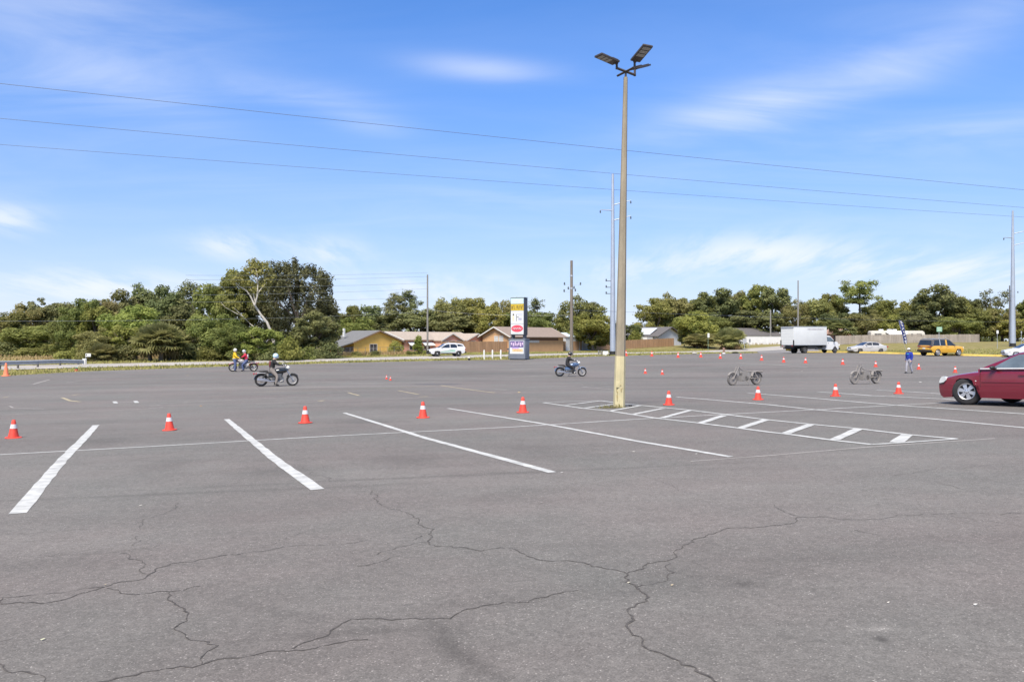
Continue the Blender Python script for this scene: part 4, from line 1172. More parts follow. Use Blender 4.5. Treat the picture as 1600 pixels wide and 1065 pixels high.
def car(name, label, cat, pos, heading, S, paint, group=None):
    """S: outline of the lower body and of the cabin in metres, x forward, z up"""
    o = thing(name, label, cat, pos, heading, group)
    W, r, xf, xr, z0 = S['W'], S['r'], S['xf'], S['xr'], S['sill']
    ra = r + S.get('gap', .055)
    top = S['top']                                                   # rear to front
    cont = list(top) + list(arch_pts(xf, r, ra, z0)) + list(arch_pts(xr, r, ra, z0))
    Lh = max(p[0] for p in top); Lr = min(p[0] for p in top)
    zb = S['zb']
    def plan(x):
        d = max(0, (x - (Lh - .95)) / .95, ((Lr + .8) - x) / .8)
        return S.get('plan', .16) * d * d
    def yc(x, z):
        q = (z - S.get('zmid', .62)) / .5
        return 1 - .045 * q * q * (1 if q > 0 else .8) - (.012 if z < z0 + .1 else 0)
    def crown(x, z):
        if z < zb - .32: return 0.0
        return S.get('crown', .05)
    lv = {'z': [z0 + .06, z0 + .14, .42, .5, .58, .66, .74, .80, .86], 'x': [xr - ra - .02, xr + ra + .02, xf - ra - .02, xf + ra + .02, 0]}
    body = link('body', lofted(cont, W, SECT, yc, plan, crown, lv, [paint]), o)
    # cabin
    cab = S['cab']                                                   # belt rear, roof ..., belt front
    cab = [(cab[0][0] + .01, cab[0][1] - .10)] + list(cab) + [(cab[-1][0] - .01, cab[-1][1] - .10)]
    zr = max(p[1] for p in cab)
    wb, wr = S.get('wb', W * .955), S.get('wr', W * .76)
    def half(z): return (wb + (wr - wb) * max(0, (z - zb)) / (zr - zb)) / 2
    n = len(cab)
    bm = bmesh.new(); rings = []
    st = [-1, -.95, -.82, -.5, 0, .5, .82, .95, 1]
    for t in st:
        ring = []
        for x, z in cab:
            k = max(0, (z - zb) / (zr - zb))
            zz = z - (S.get('rcrown', .035) * abs(t) ** 3 + (.03 if abs(t) == 1 else .006 if abs(t) == .95 else 0)) * k
            ring.append(bm.verts.new((x, t * half(z), zz)))
        rings.append(ring)
    for a, b in zip(rings[:-1], rings[1:]):
        for i in range(n - 1): bm.faces.new((a[i], a[i + 1], b[i + 1], b[i]))
    bm.faces.new(rings[0][::-1]); bm.faces.new(rings[-1])
    bmesh.ops.recalc_face_normals(bm, faces=bm.faces)
    me = bpy.data.meshes.new('roof'); bm.to_mesh(me); bm.free()
    me.materials.append(S.get('roofmat', paint)); me.shade_smooth(); me.set_sharp_from_angle(angle=R(28))
    link('roof', me, o)
    def on_side(x, z, s, d): return Vector((x, s * (half(z) + d), z))
    gm = S.get('glass', GLASS)
    for poly in S['win']:
        for s in (-1, 1):
            g = MB(); g.add([on_side(x, z, s, .008) for x, z in poly] + [on_side(x, z, s, -.03) for x, z in poly],
                            [tuple(range(len(poly))), tuple(range(2 * len(poly) - 1, len(poly) - 1, -1))] + [(i, (i + 1) % len(poly), (i + 1) % len(poly) + len(poly), i + len(poly)) for i in range(len(poly))])
            g.build('side_window', gm, o)
    def screen(a, b, lo, hi, wv, nm):
        pa, pb = Vector((a[0], 0, a[1])), Vector((b[0], 0, b[1]))
        nrm = (pb - pa).cross(Vector((0, 1, 0))).normalized()
        if (nrm.x > 0) != (nm == 'windscreen'): nrm = -nrm
        q = MB(); rows = []
        cr = S.get('rcrown', .035)
        for k in (lo, (lo + hi) / 2, hi):
            p = pa.lerp(pb, k)
            rows.append([(p.x + nrm.x * .012, t * half(p.z) * wv, p.z + nrm.z * .012 - cr * abs(t * wv) ** 3 * (p.z - zb) / (zr - zb)) for t in (-1, -.5, 0, .5, 1)])
        vs = sum(rows, [])
        q.add(vs, [(j * 5 + i, j * 5 + i + 1, (j + 1) * 5 + i + 1, (j + 1) * 5 + i) for j in range(2) for i in range(4)])
        q.build(nm, gm, o, smooth=True)
    screen(cab[-2], cab[S.get('ws', n - 4) + 1], .05, .94, .84, 'windscreen')
    screen(cab[1], cab[S.get('rs', 1) + 1], S.get('rlo', .08), .93, .88, 'rear_window')
    # dark underside filling the body behind the wheel openings
    u = MB(); zt = zb - .12
    u.prism([(Lr + .25, z0 + .04), (Lr + .25, zt - .15), (Lr + .6, zt), (Lh - .6, zt - .12), (Lh - .3, zt - .3), (Lh - .3, z0 + .04)], -W / 2 + .24, W / 2 - .24)
    u.build('underbody', BLACK, o)
    for x in (xf, xr):
        for s in (-1, 1):
            w_ = wheel(o, x, s * (W / 2 - .115 + S.get('out', 0)), r, S.get('tw', .205), S.get('rim', ALLOY), S.get('spokes', 5), S.get('rr', .66))
            if x == xf: w_.rotation_euler.z = S.get('steer', 0)
    def side(x, z, s, d=.006): return Vector((x * (1 - plan(x) * .5), s * (W / 2 * yc(x, z) * (1 - plan(x) * .35) + d), z))
    def side_strip(name, pts, m, th=.012, s_=(-1, 1), wd=.02):
        for s in s_:
            q = MB(); vs = []
            for x, z in pts: vs += [side(x, z + wd / 2, s, th), side(x, z - wd / 2, s, th), side(x, z + wd / 2, s, -.03), side(x, z - wd / 2, s, -.03)]
            for i in range(len(pts) - 1):
                a, b = i * 4, i * 4 + 4
                q.f += [[a, b, b + 1, a + 1], [a, a + 2, b + 2, b], [a + 1, b + 1, b + 3, a + 3]]; q.m += [0, 0, 0]
            q.v = [tuple(p) for p in vs]
            q.build(name, m, o)
    S['_side'], S['_strip'] = side, side_strip
    for x, za, zb_ in S.get('seams', []):                            # door gaps
        side_strip('door_gap', [(x, zb_), (x + .001, (za + zb_) / 2), (x + .002, za)], BLACK, .0025, wd=.0)
        for s in (-1, 1):
            q = MB(); pts = [zb_, (2 * zb_ + za) / 3, (zb_ + 2 * za) / 3, za]
            q.v = [tuple(side(x + dx, z, s, .0025)) for z in pts for dx in (-.004, .004)]
            q.f = [[2 * i, 2 * i + 1, 2 * i + 3, 2 * i + 2] for i in range(3)]; q.m = [0] * 3
            q.build('door_gap', BLACK, o)
    for x, z in S.get('handles', []):
        for s in (-1, 1):
            p = side(x, z, s, .012); q = MB(); q.box(p, (.19, .028, .032)); q.build('door_handle', S.get('handlemat', paint), o, bevel=.008)
    if 'mirror' in S:
        x, z = S['mirror']
        for s in (-1, 1):
            q = MB(); q.ball((x, s * (half(z) + .13), z), (.055, .085, .045), 10, 8); q.box((x - .03, s * (half(z) + .04), z - .03), (.05, .12, .04))
            q.build('mirror', S.get('mirrormat', BLACK), o, smooth=True)
    def side_patch(nm, poly, m, th=.014):
        for s_ in (-1, 1):
            q = MB(); k = len(poly)
            q.add([side(x, z, s_, th) for x, z in poly] + [side(x, z, s_, -.08) for x, z in poly], [tuple(range(k))] + [(a, (a + 1) % k, (a + 1) % k + k, a + k) for a in range(k)])
            q.build(nm, m, o, bevel=.008)
    for nm, poly, m in S.get('patches', []): side_patch(nm, poly, m)
    def blob(nm, poly, m, sgn_, bulge=.03):                          # corner lamps hugging the body
        for s in (-1, 1):
            q = MB(); q.add([(x, s * (y + 0), z) for x, y, z in poly] + [(x - sgn_ * .12, s * (y - .06), z) for x, y, z in poly],
                            [tuple(range(len(poly)))] + [(i, (i + 1) % len(poly), (i + 1) % len(poly) + len(poly), i + len(poly)) for i in range(len(poly))])
            q.build(nm, m, o, bevel=.012)
    if 'head' in S: blob('headlight', S['head'], LAMP_LENS, 1)
    if 'tail' in S: blob('tail_light', S['tail'], RED_LENS, -1)
    for nm, c, d, m in S.get('boxes', []):
        q = MB(); q.box(c, d); q.build(nm, m, o, bevel=min(d) * .25)
    return o

RED = mat('wine red car paint', (.20, .010, .026), .34, metal=.15, var=.05, scale=2, coat=1.0)
SEDAN = dict(W=1.85, r=.335, xf=1.42, xr=-1.39, sill=.235, zb=.955, gap=.05, plan=.2, crown=.06,
    top=[(-2.36, .34), (-2.47, .42), (-2.50, .60), (-2.47, .78), (-2.42, .93), (-2.30, .985), (-1.9, 1.005), (-1.6, 1.0), (-.6, .965), (.4, .955), (.86, .955), (1.2, .925), (1.6, .865), (1.95, .79), (2.2, .71), (2.33, .63), (2.40, .54), (2.43, .45), (2.42, .33), (2.37, .23), (2.2, .17)],
    cab=[(-1.98, .985), (-1.32, 1.345), (-1.0, 1.425), (-.55, 1.47), (-.1, 1.468), (.15, 1.43), (1.06, .945)], rs=1, ws=5, wr=1.36, wb=1.76,
    win=[[(.62, .985), (.66, 1.01), (.28, 1.26), (.10, 1.345), (-.27, 1.375), (-.24, .985)], [(-.33, .985), (-.36, 1.39), (-.7, 1.385), (-1.12, 1.31), (-1.3, 1.18), (-1.18, .99)]],
    seams=[(.98, .28, .93), (-.28, .28, .95), (-1.1, .55, .96)], handles=[(-.10, .80), (-1.02, .82)], mirror=(.60, 1.015), mirrormat=BLACK, glass=GLASS_L, spokes=6, rr=.71,
    patches=[('headlight', [(1.97, .66), (2.02, .725), (2.10, .745), (2.20, .715), (2.29, .645), (2.345, .585), (2.33, .555), (2.1, .585)], LAMP_LENS), ('lamp_trim', [(2.05, .575), (2.33, .545), (2.345, .53), (2.1, .545)], BLACK)],
    frontlamps=1, tail=[(-2.40, .86, .88), (-2.46, .60, .86), (-2.47, .60, .72), (-2.40, .87, .72)])
def LO(z): return z if z < .45 else .45 + (z - .45) * .86           # this sedan is a low one
hd = math.atan2(.92, -.40)
wp = P(1508, 632.5)
h = Vector((math.cos(hd), math.sin(hd), 0)); lf = Vector((-h.y, h.x, 0))
cpos = wp - h * 1.42 - lf * (.925 - .115 + .10)
cpos.z = G(cpos.x, cpos.y)
red = car('parked_car', 'wine red sedan cut off by the right edge of the photo', 'car', cpos, hd, dict(SEDAN, steer=R(24), gap=.095, out=-.005, rr=.61, sill=.19, zb=LO(.955), top=[(a_, LO(b_)) for a_, b_ in SEDAN['top']], cab=[(a_, LO(b_)) for a_, b_ in SEDAN['cab']], win=[[(a_, LO(b_)) for a_, b_ in w__] for w__ in SEDAN['win']], mirror=(.60, LO(1.0)), seams=[(a_, b_, LO(c_)) for a_, b_, c_ in SEDAN['seams']], handles=[(a_, LO(b_)) for a_, b_ in SEDAN['handles']], patches=[(n_, [(a_, LO(b_)) for a_, b_ in p_], m_) for n_, p_, m_ in SEDAN['patches']]), RED)
def tilt(o, Lw=1.4, Ww=.8):                                         # settle a vehicle on the sloping ground
    c, s = math.cos(o.rotation_euler.z), math.sin(o.rotation_euler.z)
    x, y = o.location.x, o.location.y
    zf = G(x + c * Lw, y + s * Lw); zr = G(x - c * Lw, y - s * Lw); zl = G(x - s * Ww, y + c * Ww); zR = G(x + s * Ww, y - c * Ww)
    o.rotation_mode = 'ZYX' if False else 'XYZ'
    o.rotation_euler.y = -math.atan2(zf - zr, 2 * Lw); o.rotation_euler.x = math.atan2(zl - zR, 2 * Ww)
    o.location.z = (zf + zr) / 2
tilt(red)
SD = dict(SEDAN)
def deco_red(o, S):
    pass
# bright belt trim and side moulding of the red sedan
def red_trim(o):
    W, zb, zr, wb, wr = 1.85, LO(.955), LO(1.47), 1.76, 1.36
    SAT = mat('satin bright trim', (.55, .54, .53), .4, var=.05)
    for s in (-1, 1):
        q = MB()
        q.tube([(.98, s * (wb / 2 + .02), LO(.962)), (-.2, s * (wb / 2 + .022), LO(.968)), (-1.25, s * (wb / 2 + .02), LO(.985))], .02, 6)
        q.build('belt_trim', SAT, o, smooth=True)
        q = MB(); q.box((-.03, s * (W / 2 * .998 + .004), .585), (1.95, .016, .04)); q.build('side_moulding', RED, o, bevel=.005)
        q = MB(); q.box((1.10, s * (W / 2 * .99 + .003), .60), (.035, .012, .022)); q.build('side_marker', LAMP_LENS, o)
    q = MB(); q.box((2.30, 0, .30), (.12, 1.1, .10)); q.build('lower_grille', BLACK, o)
    q = MB(); q.tube([(2.10, -.86, .525), (2.33, -.6, .47), (2.41, 0, .455), (2.33, .6, .47), (2.10, .86, .525)], .012, 6); q.build('bumper_line', BLACK, o)
    for s, x in ((1, .2), (1, -.75)):
        q = MB(); q.ball((x, s * .42, .82), (.24, .22, .30), 12, 8); q.build('seat', mat('grey seat cloth', (.16, .15, .145), .9), o, smooth=True)
red_trim(red)

SILVER = mat('champagne silver car paint', (.50, .485, .46), .35, metal=.2, var=.04, coat=.5)
S2 = dict(SEDAN); S2.update(W=1.78, r=.315, cab=[(-1.85, .98), (-1.22, 1.30), (-.95, 1.37), (-.5, 1.40), (-.05, 1.395), (.16, 1.36), (1.0, .945)], mirrormat=SILVER, glass=GLASS,
    win=[[(.72, .985), (.78, 1.0), (.34, 1.25), (.14, 1.31), (-.22, 1.33), (-.2, .985)], [(-.29, .985), (-.31, 1.33), (-.7, 1.325), (-1.08, 1.26), (-1.22, 1.15), (-1.12, .99)]],
    boxes=[('grille', (2.36, 0, .60), (.06, .62, .12), BLACK), ('number_plate', (2.44, 0, .42), (.02, .34, .12), PLATE), ('bumper_strip', (2.36, 0, .33), (.16, 1.5, .07), BLACK)], rim=mat('dull hub', (.10, .10, .10), .5), spokes=7)
p = at(1354, 104); hd = R(190)
o = car('parked_car', 'silver white sedan parked at the yellow kerb, facing left', 'car', p, hd, S2, SILVER); tilt(o)
WHITECAR = mat('clean white car paint', (.62, .62, .62), .35, var=.03, coat=.5)
p = at(1604, 88); hd = R(172)
S3 = dict(SEDAN); S3.update(glass=GLASS, mirrormat=WHITECAR, boxes=[('grille', (2.405, 0, .48), (.05, 1.1, .10), BLACK), ('upper_grille', (2.35, 0, .64), (.05, .8, .05), BLACK)])
o = car('parked_car', 'white car whose nose shows above the roof of the red sedan', 'car', p, hd, S3, WHITECAR); tilt(o)

YEL = mat('amber yellow car paint', (.66, .355, .03), .35, metal=.1, var=.05, coat=.8)
SUV = dict(W=2.0, r=.40, xf=1.55, xr=-1.53, sill=.36, zb=1.17, gap=.06, zmid=.8, plan=.12, crown=.05, tw=.26,
    top=[(-2.36, .50), (-2.46, .60), (-2.49, .80), (-2.46, 1.0), (-2.40, 1.15), (-2.2, 1.175), (.9, 1.175), (1.25, 1.16), (1.8, 1.13), (2.2, 1.08), (2.38, .98), (2.43, .80), (2.42, .55), (2.32, .40), (2.1, .36)],
    cab=[(-2.36, 1.16), (-2.20, 1.75), (-2.05, 1.86), (-1.3, 1.90), (-.2, 1.89), (.25, 1.82), (.42, 1.75), (1.12, 1.16)], rs=1, ws=6, wb=1.92, wr=1.60, roofmat=mat('dark roof panel', (.10, .09, .08), .35, coat=.4), rcrown=.03,
    win=[[(.85, 1.20), (.36, 1.68), (.1, 1.74), (-.12, 1.75), (-.12, 1.20)], [(-.38, 1.20), (-.38, 1.75), (-1.1, 1.75), (-1.12, 1.20)], [(-1.22, 1.20), (-1.2, 1.75), (-1.95, 1.72), (-2.12, 1.3), (-2.1, 1.20)]],
    seams=[(1.0, .45, 1.15), (-.25, .45, 1.15), (-1.15, .8, 1.15)], handles=[(-.1, 1.04), (-1.0, 1.04)], mirror=(.78, 1.26), mirrormat=BLACK, glass=GLASS,
    head=[(2.38, .86, .98), (2.42, .66, .98), (2.43, .66, .80), (2.38, .88, .80)], tail=[(-2.455, .95, 1.06), (-2.475, .40, 1.06), (-2.475, .40, 1.02), (-2.455, .95, 1.02)],
    boxes=[('rear_bumper', (-2.42, 0, .58), (.16, 1.86, .20), BLACK), ('light_bar', (-2.475, 0, 1.035), (.03, 1.85, .05), RED_LENS), ('number_plate', (-2.49, 0, .82), (.02, .36, .13), PLATE), ('roof_rail', (-.9, .72, 1.885), (1.9, .05, .05), ALLOY), ('roof_rail', (-.9, -.72, 1.885), (1.9, .05, .05), ALLOY)])
def pillar(o, col, pts, W=1.92, wr=1.60, zb=1.16, zr=1.90):
    for s in (-1, 1):
        q = MB(); hf = lambda z: (W + (wr - W) * (z - zb) / (zr - zb)) / 2
        q.add([(x, s * (hf(z) + .010), z) for x, z in pts] + [(x, s * (hf(z) - .02), z) for x, z in pts], [(0, 1, 2, 3), (0, 4, 5, 1), (1, 5, 6, 2), (2, 6, 7, 3), (3, 7, 4, 0)])
        q.build('door_pillar', col, o)
p = at(1470, 92); hd = R(21)
o = car('parked_suv', 'amber yellow boxy vehicle parked with its tail toward the viewer', 'suv', p, hd, SUV, YEL); tilt(o)
pillar(o, YEL, [(-.14, 1.17), (-.14, 1.78), (-.36, 1.78), (-.36, 1.17)]); pillar(o, mat('brushed roof arch', (.55, .55, .54), .4, metal=.5), [(-1.12, 1.17), (-1.1, 1.8), (-1.2, 1.8), (-1.22, 1.17)])

POL = mat('patrol white paint', (.58, .58, .58), .4, var=.03, coat=.4)
PS = dict(SUV); PS.update(W=1.95, r=.385, xf=1.46, xr=-1.40, sill=.33, zb=1.10, rcrown=.03,
    top=[(-2.30, .45), (-2.40, .55), (-2.44, .75), (-2.42, .95), (-2.36, 1.10), (-2.2, 1.12), (.8, 1.10), (1.2, 1.10), (1.7, 1.05), (2.1, .98), (2.38, .86), (2.48, .68), (2.46, .48), (2.36, .36), (2.1, .32)],
    cab=[(-2.35, 1.10), (-2.08, 1.60), (-1.75, 1.70), (-1.1, 1.76), (-.3, 1.76), (.1, 1.70), (.28, 1.64), (1.22, 1.10)], rs=1, ws=6, wb=1.86, wr=1.5, roofmat=POL,
    win=[[(1.0, 1.14), (.86, 1.24), (.26, 1.54), (0, 1.60), (-.22, 1.615), (-.22, 1.14)], [(-.32, 1.14), (-.32, 1.615), (-.9, 1.61), (-1.18, 1.5), (-1.24, 1.14)], [(-1.34, 1.3), (-1.28, 1.5), (-1.25, 1.6), (-1.7, 1.55), (-2.0, 1.46), (-2.1, 1.36)]],
    seams=[(1.05, .45, 1.05), (-.27, .45, 1.08), (-1.2, .7, 1.08)], handles=[(-.12, .95), (-1.05, .97)], mirror=(.85, 1.17), mirrormat=POL, rim=mat('black steel wheel', (.03, .03, .03), .5),
    head=[(2.30, .86, .88), (2.42, .66, .84), (2.45, .62, .70), (2.30, .90, .74)], tail=[(-2.36, .94, 1.06), (-2.42, .70, 1.06), (-2.43, .70, .86), (-2.37, .95, .86)],
    boxes=[('front_bumper', (2.42, 0, .46), (.18, 1.8, .26), BLACK), ('grille', (2.47, 0, .72), (.06, 1.0, .20), BLACK), ('push_bar', (2.62, .28, .68), (.06, .07, .56), BLACK), ('push_bar', (2.62, -.28, .68), (.06, .07, .56), BLACK), ('push_bar', (2.64, 0, .80), (.05, .74, .08), BLACK),
           ('rear_bumper', (-2.40, 0, .52), (.18, 1.8, .20), BLACK), ('side_skirt', (0, .955, .40), (1.95, .03, .14), BLACK), ('side_skirt', (0, -.955, .40), (1.95, .03, .14), BLACK), ('light_bar', (-.15, 0, 1.79), (.22, 1.0, .06), mat('clear light bar', (.5, .55, .62), .2, coat=1))])
p = at(697.5, 110); p.z = G(p.x, p.y); hd = R(199)
o = car('patrol_car', 'white patrol vehicle with green side stripes and black push bar', 'patrol car', p, hd, PS, POL); tilt(o)
GRN = mat('green vehicle stripe', (.05, .30, .14), .4, var=.05, coat=.5)
PALEGRN = mat('pale green vehicle stripe', (.28, .48, .38), .4, var=.05, coat=.5)
def stripe(o, poly, m, W=1.95, zmid=.8):
    yc = lambda z: W / 2 * (1 - .045 * ((z - zmid) / .5) ** 2) + .007
    for s in (-1, 1):
        q = MB(); n = len(poly)
        q.add([(x, s * yc(z), z) for x, z in poly] + [(x, s * (yc(z) - .03), z) for x, z in poly], [tuple(range(n))] + [(i, (i + 1) % n, (i + 1) % n + n, i + n) for i in range(n)])
        q.build('side_stripe', m, o)
stripe(o, [(1.0, .62), (.2, .72), (-.6, .92), (-1.3, 1.02), (-.6, .86), (.2, .66), (1.0, .55)], GRN)
stripe(o, [(.7, .50), (.1, .58), (-.5, .78), (-.95, .84), (-.95, .62), (-.4, .60), (.2, .50)], PALEGRN)
for s in (-1, 1):                                                    # hub caps
    for x in (1.46, -1.40):
        q = MB(); q.ball((x, s * .975, .385), (.09, .03, .09), 12, 6); q.build('hub_cap', ALLOY, o, smooth=True)

# ------------------------------------------------------------------ box truck
def box_truck():
    p = at(1266, 103.5); hd = R(22)
    o = thing('box_truck', 'white box truck with tail lift parked at the yellow kerb', 'truck', p, hd)
    tw = WHITE; bx = mat('white truck box panel', (.55, .56, .55), .5, var=.06, scale=.8)
    cabp = mat('white truck cab paint', (.60, .60, .595), .4, var=.03, coat=.4)
    Wb = 2.4; x0, x1, zb, zt = -3.5, 1.55, .98, 3.28
    b = MB(); b.box(((x0 + x1) / 2, 0, (zb + zt) / 2), (x1 - x0, Wb, zt - zb)); body = b.build('cargo_box', bx, o, bevel=.03)
    tr = MB()
    for s in (-1, 1):
        tr.box(((x0 + x1) / 2, s * (Wb / 2 + .004), zb + .06), (x1 - x0 - .02, .02, .12)); tr.box(((x0 + x1) / 2, s * (Wb / 2 + .004), zt - .05), (x1 - x0 - .02, .02, .10))
    tr.box((x0 - .006, 0, zt - .06), (.03, Wb - .02, .12))
    tr.build('edge_rail', mat('aluminium rail', (.55, .56, .56), .45, metal=.5), body)
    ln = MB(); ln.box((-.2, -Wb / 2 - .004, 2.93), (2.5, .006, .16)); ln.build('faded_lettering', mat('faded grey lettering', (.40, .38, .39), .7, var=.35, scale=6), body)
    d = MB(); d.box((x0 - .012, 0, 2.05), (.02, Wb - .22, 2.02))
    for k in range(5): d.box((x0 - .024, 0, 1.3 + .38 * k), (.012, Wb - .26, .02))
    d.build('rear_door', mat('pale roller door', (.66, .66, .62), .5, var=.06), body)
    sl = MB(); sl.box((x0 - .03, 0, zt - .22), (.02, Wb - .25, .05)); sl.build('door_header', BLACK, body)
    for s in (-1, 1):
        q = MB(); q.box((x0 - .05, s * (Wb / 2 - .06), 1.25), (.10, .12, .75)); q.build('tail_lift_post', BLACK, o)
        q = MB(); q.box((x0 - .06, s * (Wb / 2 - .32), .92), (.04, .16, .10)); q.build('tail_light', RED_LENS, o)
    q = MB(); q.box((x0 - .10, 0, .78), (.35, 2.0, .08)); q.box((x0 + .1, 0, .62), (.5, 1.3, .16)); q.tube([(x0 - .25, .5, .98), (x0 - .1, .2, .8), (x0 - .25, -.2, 1.02)], .05, 6); q.build('tail_lift', BLACK, o)
    q = MB(); q.box((-1.0, 0, .80), (5.0, 1.0, .26)); q.box((-.7, -.85, .72), (1.4, .5, .42)); q.box((-.7, .85, .72), (1.2, .5, .42)); q.box((-1.0, 0, .93), (4.9, 2.2, .10)); q.build('chassis', BLACK, o)
    q = MB(); q.box((x0 + .35, .3, .45), (.35, .5, .28)); q.build('tow_block', mat('yellow wheel chock', (.55, .40, .06), .6), o)
    # cab
    prof = [(1.6, .42), (1.6, 2.12), (1.75, 2.2), (2.3, 2.16), (2.42, 2.08), (3.0, 1.52), (3.55, 1.38), (3.78, 1.2), (3.84, .95), (3.84, .55), (3.7, .42)]
    cont = prof[::1] + [(x, z) for x, z in arch_pts(3.05, .38, .46, .42)]
    sec = [(-1.0, .03), (-.97, .01), (-.9, 0), (-.5, 0), (0.0, 0), (.5, 0), (.9, 0), (.97, .01), (1.0, .03)]
    me = lofted(cont, 2.02, sec, lambda x, z: 1 - .10 * max(0, (z - 1.3)) - .03 * max(0, .6 - z), lambda x: .12 * max(0, (x - 2.9) / .95) ** 2, lambda x, z: .05 if z > 1.1 else 0, {'z': [.7, 1.0, 1.3, 1.6, 1.9]}, [cabp])
    cb = link('cab', me, o)
    for s in (-1, 1):
        hf = lambda z: 1.01 * (1 - .10 * max(0, (z - 1.3)))
        poly = [(1.78, 1.42), (1.78, 2.0), (2.28, 1.98), (2.42, 1.90), (2.84, 1.5), (2.8, 1.42)]
        n = len(poly); q = MB()
        q.add([(x, s * (hf(z) + .008), z) for x, z in poly] + [(x, s * (hf(z) - .03), z) for x, z in poly], [tuple(range(n))] + [(i, (i + 1) % n, (i + 1) % n + n, i + n) for i in range(n)])
        q.build('side_window', GLASS_L, cb)
        q = MB(); q.box((2.72, s * 1.22, 1.52), (.10, .16, .34)); q.tube([(2.68, s * .98, 1.45), (2.70, s * 1.2, 1.5)], .02, 6); q.build('mirror', BLACK, cb)
        q = MB(); q.box((1.95, s * 1.02, 1.22), (.16, .02, .035)); q.build('door_handle', BLACK, cb)
        q = MB(); q.box((3.79, s * .76, .98), (.10, .32, .20)); q.build('headlight', LAMP_LENS, cb)
    q = MB(); q.add([(2.47, -.78, 2.03), (2.47, .78, 2.03), (2.98, .84, 1.55), (2.98, -.84, 1.55)], [(0, 1, 2, 3)]); q.build('windscreen', GLASS, cb)
    q = MB(); q.box((3.82, 0, .98), (.08, 1.1, .26)); q.build('grille', BLACK, cb)
    q = MB(); q.box((3.80, 0, .52), (.20, 1.9, .20)); q.build('front_bumper', BLACK, cb, bevel=.03)
    dk = mat('dark steel rim', (.09, .09, .09), .6)
    for s in (-1, 1):
        wheel(o, 3.05, s * .88, .38, .24, dk, 7); wheel(o, -1.75, s * 1.0, .38, .24, dk, 7); wheel(o, -1.75, s * .74, .38, .22, dk, 7)
        q = MB(); q.box((-2.25, s * .95, .50), (.02, .5, .5)); q.build('mud_flap', BLACK, o)
    tilt(o, 2.4, .9)
    o.scale = (1.0, 1.0, 1.0)
box_truck()
